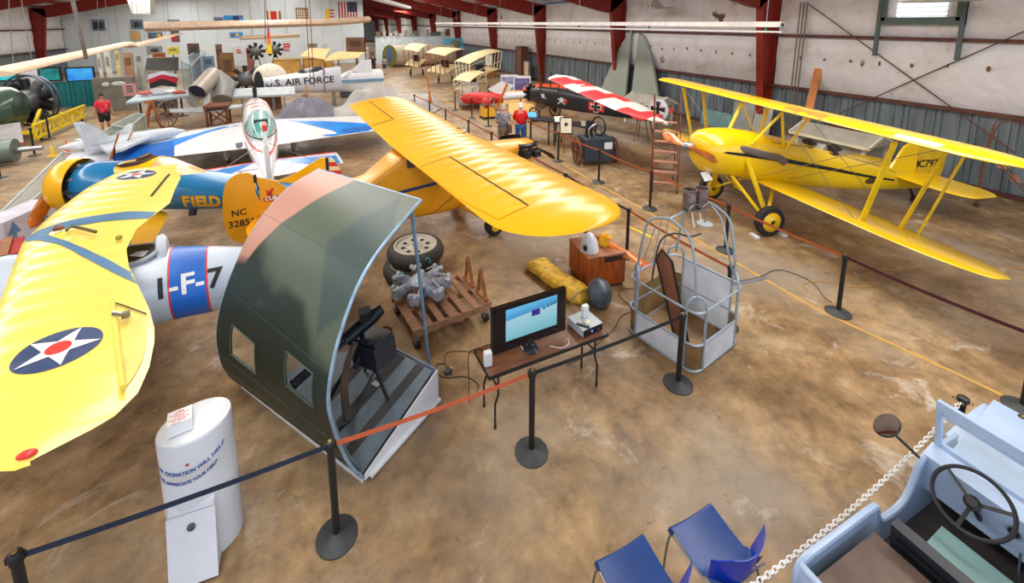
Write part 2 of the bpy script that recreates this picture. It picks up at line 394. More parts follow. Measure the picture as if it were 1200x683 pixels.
# steel frames: tapered columns with flanges and rafters up to the ridge
for i, cy in enumerate(cols_y):
    for side in (1, -1):
        if side < 0 and cy > YF: continue
        if side < 0: cy = {49.0: 48.2}.get(cy, cy)
        xw = XR if side > 0 else XL
        mb = MB(); w0, w1 = .3, .95
        X = lambda d: xw-side*d
        mb.prism([(X(0), cy-.01, 0), (X(w0), cy-.01, 0), (X(w1), cy-.01, 5.05), (X(w1), cy-.01, 5.7), (X(0), cy-.01, 5.75)], (0, .02, 0))
        mb.prism([(X(w0), cy-.14, 0), (X(w0), cy+.14, 0), (X(w1), cy+.14, 5.05), (X(w1), cy-.14, 5.05)], (side*.02, 0, 0))
        mb.bx((X(0), cy-.14, 0), (X(.02), cy+.14, 5.7))
        # rafter (only on this side of the ridge)
        xr = XRG; zt = roofz(X(0)); pts = [(X(0), 5.75), (xr, RIDGE-.05), (xr, RIDGE-.65), (X(1.4), roofz(X(1.4))-.95), (X(w1), 5.0)]
        if side > 0 and cy > YF or True:
            mb.prism([(x, cy-.01, z) for x, z in pts], (0, .02, 0))
            lo = [(X(w1), 5.0), (X(1.4), roofz(X(1.4))-.95), (xr, RIDGE-.65)]
            for (xa, za), (xb, zb) in zip(lo, lo[1:]): mb.prism([(xa, cy-.13, za), (xa, cy+.13, za), (xb, cy+.13, zb), (xb, cy-.13, zb)], (0, 0, .03))
        struct(mb, 'trim_5', redsteel, 20)
# roof, purlins
mb = MB(); mb.add([(XR, -9, EAVE+.3), (XR, YB, EAVE+.3), (XRG, YB, RIDGE+.3), (XRG, -9, RIDGE+.3), (XL, YB, EAVE+.3), (XL, -9, EAVE+.3)], [(0, 1, 2, 3), (3, 2, 4, 5)])
struct(mb, 'ceiling', insul, 0)
for k in range(1, 10):
    for xa, sgn in ((XR, -1), (XL, 1)):
        x = xa+sgn*k*(abs(XRG-xa)/10); z = roofz(x)+.1
        struct(MB().bx((x-.04, -9, z-.1), (x+.04, YB, z+.1)), 'trim_6', redsteel, 0)
# far white gable partition, and the deeper bay beyond
mb = MB(); mb.prism([(XL, YF, 0), (XP, YF, 0), (XP, YF, roofz(XP)), (XRG, YF, RIDGE), (XL, YF, EAVE)], (0, .12, 0)); struct(mb, 'wall_far', whitewall, 0)
struct(MB().bx((XP-.1, YF, 0), (XP, YB, 8)), 'wall_inner', whitewall, 0)
struct(MB().bx((XL, YB, 0), (XR, YB+.1, 9.8)), 'wall_back', whitewall, 0)
seam = MB()
for k in range(1, 13): seam.bx((XL+k*2.0, YF-.02, 0), (XL+k*2.0+.03, YF-.005, roofz(XL+k*2)-.1))
struct(seam, 'trim_7', mat('seam_grey', (176, 186, 190)), 0)
# front: the big hangar door stands open; only its header and side posts behind the camera
struct(MB().bx((XL, -9.2, 5.6), (XR, -9, 9.9)), 'wall_front', whitewall, 0)
# floor line and marks
mb = MB(); pts = [(7.2, 34), (7.24, 22), (7.2, 15), (7.33, 12), (7.28, 9.9), (7.28, 8), (7.2, 5.04), (7.16, 3.9), (7.25, 3.4), (7.49, 2.13), (7.6, 1.2)]
for (a, b), (c, d) in zip(pts, pts[1:]): mb.bar((a, b, .002), (c, d, .002), .055, .002)
struct(mb, 'trim_8', yline, 0)
struct(MB().bar((6.32, 7.42, .003), (6.46, 6.72, .003), .06, .003), 'trim_9', mat('yellow_mark', (240, 200, 30)), 0)
# right wall bracing: crossed rods
rod = mat('rod', (96, 66, 52), .7)
def xw(px, py, X=XR-.25): return atX(px, py, X)
mb = MB(); mb.tube([xw(948, 5), xw(1075, 97), xw(1190, 180)], .018, 6); struct(mb, 'trim_10', rod)
mb = MB(); mb.tube([xw(1200, 37), xw(1072, 93), xw(975, 137)], .018, 6); struct(mb, 'trim_11', rod)
for a, b in (((640, 40), (583, 90)), ((590, 40), (636, 88))):
    pass
# louvred window high on the right wall with its grey-green frame
gg = mat('grey_green_steel', (84, 98, 96), .6)
c0 = xw(1079, 6, XR-.3); yc, zc = c0.y, c0.z
mb = MB(); w, h = 1.0, .8
mb.bx((XR-.34, yc-w, zc-h*.55-.12), (XR-.26, yc+w, zc-h*.55+.1)); mb.bx((XR-.34, yc-w, zc-h*.55), (XR-.26, yc-w+.2, zc+h)); mb.bx((XR-.34, yc+w-.2, zc-h*.55), (XR-.26, yc+w, zc+h)); mb.bx((XR-.34, yc-w, zc+h-.1), (XR-.26, yc+w, zc+h+.1))
for s_ in (-1, 1): mb.bx((XR-.36, yc+s_*(w-.05)-.05, zc-1.5), (XR-.28, yc+s_*(w-.05)+.05, zc+h))
wf = struct(mb, 'window_1', gg, 0)
mb = MB()
for k in range(9): mb.box((XR-.24, yc, zc-.38+k*.13), (.02, 1.15, .1), M=Matrix.Rotation(R(25), 3, 'Y'))
for k in range(4): mb.bx((XR-.32, yc-.52+k*.33, zc-.42), (XR-.3, yc-.49+k*.33, zc+.7))
mb.build('louvre', mat('lit_louvre', (232, 240, 246), .5, emit=.8), wf, 0)
# two doors, windows in the far wall
def wallbox(x0, y0, x1, y1, name, m, d=.05):
    a = atY(x0, y0, YF-.01); b = atY(x1, y1, YF-.01); return MB().bx((a.x, YF-d, b.z), (b.x, YF-.002, a.z))
bluef = mat('blue_grey_frame', (96, 122, 150), .6); dk = mat('dark_glass', (60, 58, 50), .2)
for n, (x0, y0, x1, y1) in enumerate(((107, 23, 124, 36), (153, 23, 168, 34), (196, 23, 211, 29), (250, 20, 262, 30)), 2):
    f = struct(wallbox(x0, y0, x1, y1, '', 0, .07), 'window_%d' % n, bluef, 0)
    wallbox(x0+2.5, y0+3, x1-2.5, y1-2.5, '', 0, .09).build('pane', dk, f, 0)
for n, (x0, y0, x1, y1) in enumerate(((272, 54, 288, 78), (376, 51, 385, 68)), 1):
    f = struct(wallbox(x0-1, y0-1, x1+1, 78, '', 0, .05), 'door_%d' % n, white, 0)
    wallbox(x0, y0, x1, 77, '', 0, .08).build('door_leaf', mat('door_leaf', (205, 214, 218)), f, 0)
# ------------------------------------------------------------------ light
w = bpy.data.worlds.new('world'); scn.world = w; w.use_nodes = True
bg = w.node_tree.nodes['Background']; bg.inputs[0].default_value = (.62, .78, 1, 1); bg.inputs[1].default_value = 2.2
def area(name, loc, size, power, col=(1, 1, 1), rot=(0, 0, 0)):
    l = bpy.data.lights.new(name, 'AREA'); l.shape = 'RECTANGLE'; l.size, l.size_y = size; l.energy = power; l.color = col
    o = bpy.data.objects.new(name, l); COL.objects.link(o); o.location = loc; o.rotation_euler = rot; return o
for yy in (2, 13, 24, 35, 46):
    for xx in (-11, -2, 8): area('roof_fill', (xx, yy, roofz(xx)-.75), (2.2, 10), 590, (1, .965, .91))  # area lamps added under the roof to brighten the closed hall, no fixtures
for yy in (60, 80, 100): area('roof_fill', (11, yy, roofz(11)-.8), (3, 3), 500, (1, .96, .9))  # same added fill for the deeper bay
scn.view_settings.view_transform = 'Standard'; scn.view_settings.look = 'None'; scn.view_settings.exposure = 0; scn.view_settings.gamma = 1; scn.view_settings.use_curve_mapping = False
# ================================================================== AIRCRAFT IN FRONT
cuby = mat('cub_yellow', (246, 186, 18), .27, 0, .05, 1, spec=.5, coat=.25); cubd = mat('deep_yellow', (232, 160, 12), .35, 0, .06, 2, coat=.2)
lemon = mat('lemon_yellow', (238, 216, 100), .24, 0, .04, 1, coat=.3); gold = mat('chrome_yellow', (244, 184, 18), .3, 0, .05, 2, coat=.3)
silver = mat('silver_dope', (196, 208, 224), .35, .15, .06, 2, coat=.2); blu = mat('band_blue', (24, 104, 200), .35); navy = mat('insignia_navy', (38, 62, 104), .35)
chev = mat('chevron_blue', (60, 110, 150), .4); insr = mat('insignia_red', (214, 48, 42), .35); wht = mat('marking_white', (238, 238, 238), .4)
seamb = mat('seam_dark', (60, 44, 14), .8); yb = mat('trainer_blue', (8, 116, 170), .28, 0, .08, 1.5, coat=.4); txtblk = mat('lettering_black', (24, 24, 26), .5)
engm = mat('engine_grey', (110, 112, 116), .45, .6, .3, 14); eng_dk = mat('engine_dark', (44, 45, 48), .5, .4, .3, 14); leather = mat('black_leather', (34, 32, 36), .5)
def tyre(mb, c, ax, R_, w):
    ax = Vector(ax).normalized(); c = Vector(c); mb.lathe([(R_*.55, -w*.45), (R_*.8, -w*.5), (R_*.95, -w*.38), (R_, -w*.15), (R_, w*.15), (R_*.95, w*.38), (R_*.8, w*.5), (R_*.55, w*.45)], c, ax, 28)
def propeller(name_parent, c, ax, span, ang, mats, chord=.16, parent=None, root='propeller', tipm=None):
    """two-blade propeller as one mesh with twisted blades"""
    ax = Vector(ax).normalized(); u, w_ = frame(ax); d = u*cos(ang)+w_*sin(ang); t = ax.cross(d); mb = MB(); rings = []
    for i in range(21):
        f = -1+2*i/20; a = abs(f); r = f*span/2
        ch = chord*(.45+.75*math.sin(min(1, a*1.5)*PI/2))*(1 if a < .8 else math.sqrt(max(.02, 1-((a-.8)/.2)**2)))
        th = .03*(1-a*.8)+.006; tw = R(58-48*a)*(1 if f > 0 else -1)
        cu = t*cos(tw)+ax*sin(tw); cn = -t*sin(tw)+ax*cos(tw)
        rings.append([Vector(c)+d*r+cu*(ch/2*cos(2*PI*k/10))+cn*(th*sin(2*PI*k/10)) for k in range(10)])
    mb.loft(rings)
    return mb, d
def aim(c, ax, p0, p1):      # blade angle about ax that runs through both seen points
    n_ = ray(*p0).cross(ray(*p1)).normalized(); bd = n_.cross(Vector(ax)).normalized(); u, w = frame(ax); return math.atan2(bd.dot(w), bd.dot(u))
# ------------------------------------------------------------------ yellow high-wing cabin plane (CUB)
T = PF((2.4, 9.03, 0), (.995, .10, 0)); P_ = lambda x, y, z: T @ Vector((x, y, z))
cub = thing('light_aeroplane', 'yellow high-wing light aeroplane with a bear badge and CUB on its fin', 'aeroplane', (2.4, 9.03, 0))
Tw = T @ Matrix.Translation((0, 0, 2.03))
HS = 5.06
def tipf(y, full, L, k=1.0):
    a = abs(y); 
    return full if a < HS-L else full*math.sqrt(max(0, 1-((a-(HS-L))/L)**2.6))**k
c_le = lambda y: .0+tipf(y, .84, .8, .8); c_te = lambda y: .0-tipf(y, .97, .95, 1.0)+.0
ys = frange(-HS+.1, HS-.1, 132); ys = [-HS+.004, -HS+.02, -HS+.05]+ys+[HS-.05, HS-.02, HS-.004]
mb = MB(); surface(mb, Tw, ys, c_le, c_te, lambda y: abs(y)*.02, lambda y: .115, 13, .11, .34, .5)
cw = mb.build('wing', cuby, cub, 60)
def wing_decal(name, polys, mats, parent, target, TT, z=.6, off=.004, L=.1, **k):
    o = TT @ Vector((0, 0, z)); u = (TT.to_3x3() @ Vector((1, 0, 0))); v = (TT.to_3x3() @ Vector((0, 1, 0)))
    return decal(name, poly_bm(polys), mats, parent, target, o, u, v, off, L, **k)
for s_ in (1, -1):
    a0, a1, h = s_*1.75, s_*4.3, -.40
    wing_decal('aileron', [[(h, a0), (h, a1), (-.84, a1+s_*.02), (-.955, s_*3.4), (-.955, a0)]], cuby, cw, cw, Tw, off=.008)
    wing_decal('aileron_gap', [seg((h+.005, a0), (h+.005, a1), .028), seg((h, a0), (-.95, a0), .014)], seamb, cw, cw, Tw, off=.010)
mbf = MB(); o_ = Tw @ Vector((-.42, 3.05, .13)); mbf.bar(Tw @ Vector((-.32, 3.02, .10)), Tw @ Vector((-.10, 3.02, .135)), .03, .012); mbf.bar(Tw @ Vector((-.42, 3.02, .07)), Tw @ Vector((-.12, 3.02, .10)), .008, .008); mbf.build('aileron_horn', seamb, cub)
mbf = MB(); mbf.lathe([(.02, 0), (.05, .01), (.05, .03), (.015, .05)], Tw @ Vector((.62, .12, .13)), (0, 0, 1), 14); mbf.bar(Tw @ Vector((.55, -.25, .14)), Tw @ Vector((.7, -.05, .135)), .05, .02); mbf.build('fuel_cap', steel, cub)
mb = MB(); mb.T = T
mb.body([(2.5, 0, 1.5, .16, .17, .18, 2.4), (2.4, 0, 1.5, .28, .23, .28, 2.6), (2.1, 0, 1.48, .33, .27, .40, 2.8), (1.5, 0, 1.45, .36, .32, .6, 3.2), (1.05, 0, 1.38, .37, .40, .76, 4), (.62, 0, 1.3, .38, .70, .82, 6), (0, 0, 1.3, .38, .76, .84, 8), (-.72, 0, 1.25, .37, .72, .76, 8), (-1.1, 0, 1.15, .34, .57, .62, 7), (-1.5, 0, 1.05, .31, .40, .47, 6), (-2.6, 0, 1.0, .19, .27, .27, 5), (-3.3, 0, 1.0, .08, .17, .15, 4), (-3.4, 0, 1.0, .05, .14, .14, 4)], 28)
fus = mb.build('fuselage', cubd, cub, 40)
mb = MB()
for s_ in (1, -1):
    pass
decal('side_stripe', poly_bm([[(-1.35, -.02), (-.8, .06), (.3, .14), (1.6, .2), (2.2, .22), (1.6, .26), (.3, .21), (-.8, .13), (-1.35, .05)]]), navy, fus, fus, P_(0, -1.2, 1.05), T.to_3x3() @ Vector((1, 0, 0)), (0, 0, 1), .004, .2)
ins = []
def roundel(name, r, parent, target, o, u, v, L=.08, ctr=.32):
    base = decal(name, poly_bm([circ(r, 40)]), navy, parent, target, o, u, v, .004, L)
    decal('star', poly_bm([[(0, 0), a, b] for a, b in zip(star(r*.97), star(r*.97)[1:]+star(r*.97)[:1])]), wht, base, target, o, u, v, .008, L)
    decal('disc', poly_bm([circ(r*ctr, 20)]), insr, base, target, o, u, v, .012, L); return base
# window and the small roundel by the door
mb = MB(); mb.T = T
for s_ in (1, -1): mb.bx((-.75, s_*.375-.01, 1.62), (.55, s_*.375+.01, 1.95)); 
mb.build('side_window', mat('smoked_glass', (70, 82, 92), .1, spec=.7), cub)
mb = MB(); mb.T = T; mb.prism([(.66, -.34, 1.94), (.66, .34, 1.94), (1.02, .33, 1.72), (1.02, -.33, 1.72)], (.01, 0, .015)); mb.build('windscreen', mat('smoked_glass', (70, 82, 92), .1), cub)
decal('badge', poly_bm([circ(.1, 20)]), navy, fus, fus, P_(.05, -1.2, 1.22), T.to_3x3() @ Vector((1, 0, 0)), (0, 0, 1), .006, .1); decal('badge_ring', poly_bm([circ(.05, 14)]), mat('badge_pale', (150, 180, 220)), fus, fus, P_(.05, -1.2, 1.22), T.to_3x3() @ Vector((1, 0, 0)), (0, 0, 1), .010, .1)
# engine cylinders, exhaust, spinner, propeller
for s_ in (1, -1):
    mb = MB(); mb.T = T
    for x in (2.0, 2.26):
        for k in range(7): mb.cyl((x, s_*(.33+k*.035), 1.52), (x, s_*(.345+k*.035), 1.52), .1, None, 14)
        mb.cyl((x, s_*.3, 1.52), (x, s_*.6, 1.52), .075, None, 12); mb.box((x, s_*.6, 1.53), (.16, .07, .13))
    mb.bar((1.95, s_*.38, 1.45), (2.3, s_*.38, 1.45), .05); mb.build('engine_cylinder_bank', eng_dk, cub)
for s_ in (1, -1):
    mb = MB(); mb.T = T; mb.sheet(lambda u, v: (2.4-.55*u, s_*(.36+.20*sin(u*PI*.8)*(1-abs(v-.5))), 1.64+.10*v), 8, 3, (0, 0, .02))
    mb.build('cooling_shroud', black, cub)
mb = MB(); mb.T = T; mb.lathe([(.12, 0), (.11, .05), (.07, .13), (.01, .18)], (2.5, 0, 1.52), (1, 0, 0), 18); mb.build('spinner', steel, cub)
mb, _ = propeller('', T @ Vector((2.55, 0, 1.52)), T.to_3x3() @ Vector((1, 0, 0)), 1.8, aim(T @ Vector((2.55, 0, 1.52)), T.to_3x3() @ Vector((1, 0, 0)), (615, 170), (645, 187)), black, .13); mb.build('propeller', black, cub)
# undercarriage
mb = MB(); mb.T = T
for s_ in (1, -1):
    mb.bar((.95, s_*.3, .56), (.95, s_*.82, .24), .03, .07); mb.bar((.45, s_*.3, .52), (.93, s_*.82, .24), .03, .05); mb.bar((.95, s_*.82, .24), (.95, -s_*.05, .5), .03)
mb.prism([(.95, .3, .56), (.45, .3, .52), (.93, .8, .26), (.95, .82, .26)], (0, 0, .01)); mb.build('landing_gear_strut', cubd, cub)
for s_ in (1, -1):
    mb = MB(); mb.T = T; tyre(mb, (.95, s_*.9, .21), (0, 1, 0), .21, .2); wv = mb.build('main_wheel', rubber, cub)
    mb = MB(); mb.T = T; mb.lathe([(.1, -.1), (.1, .1)], (.95, s_*.9, .21), (0, 1, 0), 16); mb.build('hub', cuby, wv)
    mb = MB(); mb.T = T
    for x in (.55, -.35): mb.bar((.4*x/.55 if x > 0 else -.2, s_*.36, .55), (x, s_*2.55, 2.0), .06, .025)
    mb.bar((.15, s_*1.5, 1.34), (.2, s_*1.6, 2.03), .025); mb.build('wing_strut', cubd, cub)
mb = MB(); mb.T = T; mb.bar((-3.2, 0, .92), (-3.45, 0, .7), .04, .02); mb.bar((-3.4, 0, .8), (-3.35, 0, 0), .05, .05); mb.bx((-3.6, -.22, 0), (-3.1, .22, .04)); mb.build('tail_prop', black, cub)
# tail
mb = MB(); mb.T = T
mb.prism([(-3.36, -.02, .95), (-2.72, -.02, 1.1), (-2.88, -.02, 1.42), (-3.08, -.02, 1.66), (-3.42, -.02, 1.80), (-3.36, -.02, 1.3)], (0, .04, 0)); fin = mb.build('fin', cubd, cub, 30)
mb = MB(); mb.T = T
rud = catmull([(-3.42, 0, 1.78), (-3.5, 0, 1.88), (-3.68, 0, 1.90), (-3.86, 0, 1.78), (-3.94, 0, 1.5), (-3.96, 0, 1.05), (-3.88, 0, .74), (-3.72, 0, .62), (-3.5, 0, .6), (-3.36, 0, .72)], 5)+[Vector((-3.36, 0, 1.3)), Vector((-3.44, 0, 1.5))]
mb.prism([p-Vector((0, .018, 0)) for p in rud], (0, .036, 0)); rudo = mb.build('rudder', cubd, cub, 30)
mb = MB(); mb.T = T
for s_ in (1, -1):
    pts = catmull([(-3.5, s_*.04, 1.0), (-3.62, s_*.4, 1.0), (-3.55, s_*.9, 1.0), (-3.3, s_*1.1, 1.0), (-3.0, s_*1.0, 1.0), (-2.75, s_*.6, 1.0), (-2.6, s_*.04, 1.0)], 5); mb.prism(pts, (0, 0, .035))
mb.build('tailplane', cubd, cub, 30)
uT = T.to_3x3() @ Vector((1, 0, 0))
# the near side of the fin is the plane's right (-y): text reads tail to nose when seen from there
decal('registration', text_bm('NC', .16, .003), txtblk, rudo, rudo, P_(-3.72, -.5, 1.19), uT, (0, 0, 1), .004, .3)
decal('registration', text_bm('32851', .17, .003), txtblk, rudo, rudo, P_(-3.69, -.5, .99), uT, (0, 0, 1), .004, .3)
decal('bear_badge', poly_bm([circ(.12, 20, 0, 0, 1.1, .5), circ(.05, 10, -.02, .1), circ(.028, 8, .03, .16), circ(.018, 6, -.06, .15)]), mat('badge_red', (190, 34, 30), .4), fin, fin, P_(-3.2, -.5, 1.36), uT, (0, 0, 1), .004, .3)
decal('badge_text', text_bm('CUB', .1, .004), wht, fin, fin, P_(-3.2, -.5, 1.36), uT, (0, 0, 1), .008, .3)
mb = MB(); mb.T = T; mb.bx((-3.45, -.03, 1.7), (-3.40, .03, 1.84)); mb.bar((-3.42, -.03, 1.74), (-3.38, -.03, 1.55), .02); mb.build('hinge', black, cub)
# ------------------------------------------------------------------ yellow-winged naval biplane 1-F-7
O4 = (-2.6, 6.6, 0); T = PF(O4, (-.995, -.1, 0)); P_ = lambda x, y, z: T @ Vector((x, y, z)); Ti = T.inverted()
nb = thing('biplane_fighter', 'silver biplane fighter marked 1-F-7 with lemon wings and a blue chevron', 'aeroplane', O4)
WZ = 2.0
def L2(px, py, z=WZ): p = Ti @ at(px, py, z); return (p.y, p.x)
lepts = sorted([L2(145, 192), L2(100, 222), L2(60, 252), L2(27, 283), L2(12, 320), L2(0, 352), (3.05, .05)])
tepts = sorted([L2(206, 197), L2(212, 208), L2(205, 222), L2(199, 238), L2(160, 268), L2(148, 292), L2(151, 312), L2(175, 362), L2(181, 385), L2(181, 400), L2(175, 430), L2(162, 460), L2(132, 490), L2(80, 518), L2(35, 538)])
yA, yB = L2(196, 194)[0], 3.6
lepts = [(yA, -.55), (yA+.12, lepts[0][1]+.0)]+[p for p in lepts if p[0] > yA+.2]; lepts = [p for p in lepts if p[0] < 2.4]+[(3.2, -.08), (3.42, -.2), (yB, -.56)]
tepts = [(yA, -.6)]+[p for p in tepts if p[0] > yA+.05 and p[0] < yB-.02]+[(yB, -.62)]
fle, fte = plerp(lepts), plerp(tepts)
# the ailerons are separate surfaces: the wing's trailing edge stops at the hinge there
hin = sorted([L2(134, 362), L2(146, 463)]); hy0 = L2(150, 361)[0]
def te4(y): return fte(y)
Tw = T @ Matrix.Translation((0, 0, WZ))
ys = [yA+.004, yA+.015, yA+.04]+frange(yA+.08, yB-.08, 120)+[yB-.04, yB-.015, yB-.004]
hA = plerp([(hin[0][0], hin[0][1]), (hin[1][0], hin[1][1])])
mb = MB(); surface(mb, Tw, ys, fle, te4, lambda y: 0, lambda y: .10, 13, .13, .3, .3)
w4 = mb.build('upper_wing', lemon, nb, 60)
def dec4(name, pxs, m, off, parent=w4, L=.12):
    polys = [[L2(*q)[::-1] for q in poly] for poly in pxs]
    return wing_decal(name, polys, m, parent, w4, Tw, off=off, L=L)
dec4('chevron_stripe', [[(27, 283), (34, 277.5), (60, 279), (56, 282), (34, 287)], [(27, 285), (30, 279), (85, 264), (150, 252), (183, 249), (176, 256), (120, 265), (52, 279)], [(25, 284), (32, 286), (52, 280), (78, 288), (100, 296), (130, 308), (158, 322), (161, 333), (135, 323), (105, 309), (75, 294), (48, 287)]], chev, .006)
# near aileron: hinge tube, gap and the surface
dec4('aileron', [[(136, 365), (167, 372), (171, 387), (172, 404), (167, 425), (159, 441), (147, 458)]], mat('lemon_yellow_deep', (230, 200, 76), .35), .010)  # aileron set off by a slightly deeper yellow than the wing
mb = MB(); a = Tw @ Vector((*L2(132.5, 360)[::-1], .075)); b = Tw @ Vector((*L2(145.5, 463)[::-1], .06)); mb.tube([a, b], .02, 10); mb.build('aileron_hinge', lemon, nb)
dec4('aileron_root_gap', [[(134, 360), (135, 358.5), (172, 369), (172, 371)]], seamb, .013)
mb = MB(); y, x = L2(36, 537); mb.ball(Tw @ Vector((x+.02, y-.02, .02)), (.05, .03, .02), 12, 8); mb.build('navigation_light', insr, nb, label='small red wing tip light')
mb = MB(); y, x = L2(140, 284); mb.ball(Tw @ Vector((x, y, .06)), (.035, .035, .03), 14, 8); mb.build('sight_gauge', mat('gauge_olive', (150, 140, 20), .3), nb)
mb = MB(); a = Tw @ Vector((*L2(134, 382)[::-1], .12)); b = Tw @ Vector((*L2(149, 380)[::-1], .09)); mb.bar(a, b, .02, .03); mb.box(b, (.05, .04, .05)); mb.build('aileron_horn', steel, nb)
dec4('aileron_gap', [[(176, 233), (179, 233), (200, 206), (198, 205)]], seamb, .008)
def ins4(px, py, r):
    y, x = L2(px, py); roundel('wing_insignia', r, w4, w4, Tw @ Vector((x, y, .6)), T.to_3x3() @ Vector((0, 1, 0)), T.to_3x3() @ Vector((-1, 0, 0)), .12, .3)
ins4(70, 417, .255); ins4(161, 209, .255)
mb = MB(); y, x = L2(70, 277); mb.lathe([(.05, 0), (.05, .03), (.02, .05)], Tw @ Vector((x, y, .09)), (0, 0, 1), 14); mb.build('fuel_cap', mat('cap_brown', (110, 62, 34)), nb)
mb = MB(); pts = [L2(q[0], q[1]) for q in ((80, 281), (86, 276), (100, 279), (114, 283))]; mb.tube([Tw @ Vector((x, y, .12)) for y, x in pts], .018, 8); mb.build('hand_grip', mat('olive_rubber', (84, 78, 40)), nb)
# fuselage with a blue band
mb = MB(); mb.T = T
mb.body([(1.3, 0, 1.38, .40, .40, .42), (1.2, 0, 1.38, .48, .48, .48), (.75, 0, 1.38, .50, .50, .50), (.4, 0, 1.33, .50, .49, .53), (-.1, 0, 1.25, .49, .47, .54), (-.5, 0, 1.19, .48, .45, .52), (-.85, 0, 1.13, .46, .43, .47), (-1.25, 0, 1.05, .43, .42, .43), (-1.75, 0, .97, .37, .36, .37), (-2.3, 0, .91, .25, .26, .27), (-2.8, 0, .88, .12, .14, .15), (-3.0, 0, .86, .04, .08, .08)], 32)
f4 = mb.build('fuselage', silver, nb, 50)
def ring_decal(name, T, fus, x0, x1, m, off, n=40, parent=None, zc=1.1):
    tm = WM(fus); me = fus.data; bvh = BVHTree.FromPolygons([tm @ q.co for q in me.vertices], [tuple(p.vertices) for p in me.polygons]); vs = []
    nx = max(2, int(abs(x1-x0)/.08))
    for i in range(nx+1):
        x = x0+(x1-x0)*i/nx
        for j in range(n+1):
            a = 2*PI*j/n; d = (T.to_3x3() @ Vector((0, cos(a), sin(a)))); o = T @ Vector((x, 0, zc))
            h = bvh.ray_cast(o+d*3, -d, 4); vs.append((h[0]+d*off) if h[0] else o)
    mb = MB(); mb.add(vs, [(i*(n+1)+j, i*(n+1)+j+1, (i+1)*(n+1)+j+1, (i+1)*(n+1)+j) for i in range(nx) for j in range(n)]); return mb.build(name, m, parent or fus, 50)
ring_decal('fuselage_band', T, f4, -.80, -1.17, blu, .006, zc=1.1)
for x in (-.78, -1.17): ring_decal('pinstripe', T, f4, x, x-.02, insr, .008, zc=1.1)
# markings on the near (left, +y) side: text runs nose to tail
uL = T.to_3x3() @ Vector((-1, 0, 0)); sideo = lambda x, z: P_(x, 1.2, z)
vup = Vector((0, 0, 1)) + (T.to_3x3() @ Vector((0, -1, 0)))*.6
def sid4(s, x, z, size, m): decal('marking', text_bm(s, size, .008), m, f4, f4, P_(x, .95, z+.45), uL, vup, .012, .1)
for s, x, sz, m in (('1', -.71, .34, txtblk), ('-', -.84, .3, wht), ('F', -.98, .34, wht), ('-', -1.11, .3, wht), ('7', -1.27, .34, txtblk), ('U', -1.55, .15, txtblk)): sid4(s, x, 1.16-.03*abs(x), sz, m)
# cockpit: dark opening with padded rim, headrest fairing
rim = [P_(-.40+.30*cos(a), .26*sin(a), 1.735+.01*cos(2*a)-.07*sin(a)**2-.04*(1-cos(a))) for a in [2*PI*i/24 for i in range(24)]]
mb = MB(); mb.tube(rim, .028, 8, closed=True); mb.build('cockpit_coaming', mat('pale_grey_pad', (170, 178, 186)), nb)
mb = MB(); mb.prism([p+Vector((0, 0, -.01)) for p in rim], (0, 0, .012)); ck = mb.build('cockpit_opening', leather, nb)
mb = MB(); mb.T = T; mb.body([(-.64, 0, 1.58, .08, .14, .1), (-.66, 0, 1.58, .14, .22, .1), (-.72, 0, 1.58, .15, .24, .1), (-.76, 0, 1.57, .12, .2, .1)], 20); mb.build('headrest', mat('headrest_white', (214, 220, 228), .4), nb)
mb = MB(); mb.T = T; mb.prism([(.12, -.2, 1.62), (.12, .2, 1.62), (.2, .16, 1.62), (.2, -.16, 1.62)], (-.02, 0, .0)); mb.sheet(lambda u, v: (.12+.1*cos((u-.5)*PI)*(1)-.06*v, -.2+.4*u, 1.6+.16*v*sin(max(.05, u)*PI)), 10, 3, (.006, 0, 0)); mb.build('windshield', glass, nb)
# lower wing, struts, engine, wheels, tail
Tl = T @ Matrix.Translation((0, 0, .78)); lw = lambda s: s
mb = MB()
lle = lambda y: .75-.07*abs(y)-(0 if abs(y) < 3.0 else .4*(1-math.sqrt(max(0, 1-((abs(y)-3.0)/.62)**2)))); lte = lambda y: -.05-.07*abs(y)+(0 if abs(y) < 3.1 else .4*(1-math.sqrt(max(0, 1-((abs(y)-3.1)/.55)**2))))
surface(mb, Tl, [-3.61]+frange(-3.55, 1.2, 40)+[1.25], lle, lte, lambda y: abs(y)*.03, lambda y: .1, 10, .06, .3, .3); mb.build('lower_wing', gold, nb, 60)
for s_ in (-1,):
    bars('interplane_strut', silver, nb, T, [((.50, s_*1.9, .87), (.35, s_*1.9, 1.96), .07, .025), ((.05, s_*1.9, .87), (.0, s_*1.9, 1.96), .07, .025)])
    bars('cabane_strut', silver, nb, T, [((.3, s_*.4, 1.7), (.35, s_*.5, 1.96), .05, .02), ((-.05, s_*.35, 1.66), (-.1, s_*.5, 1.96), .05, .02)])
mb = MB(); mb.T = T
for k in range(9): a = 2*PI*k/9; mb.cyl((1.35, .18*sin(a), 1.38+.18*cos(a)), (1.35, .4*sin(a), 1.38+.4*cos(a)), .075, None, 10)
mb.cyl((1.22, 0, 1.38), (1.55, 0, 1.38), .16, .12, 16); mb.build('radial_engine', engm, nb)
mb, _ = propeller('', P_(1.6, 0, 1.38), T.to_3x3() @ Vector((1, 0, 0)), 1.7, R(80), steel); mb.build('propeller', steel, nb)
for s_ in (1, -1):
    mb = MB(); mb.T = T; tyre(mb, (.75, s_*.62, .27), (0, 1, 0), .27, .13); mb.build('main_wheel', rubber, nb)
    mb = MB(); mb.T = T; mb.bar((.75, s_*.56, .27), (.7, s_*.3, .98), .07, .04); mb.bar((.75, s_*.56, .3), (.1, s_*.3, .85), .05, .03); mb.build('landing_gear_strut', silver, nb)
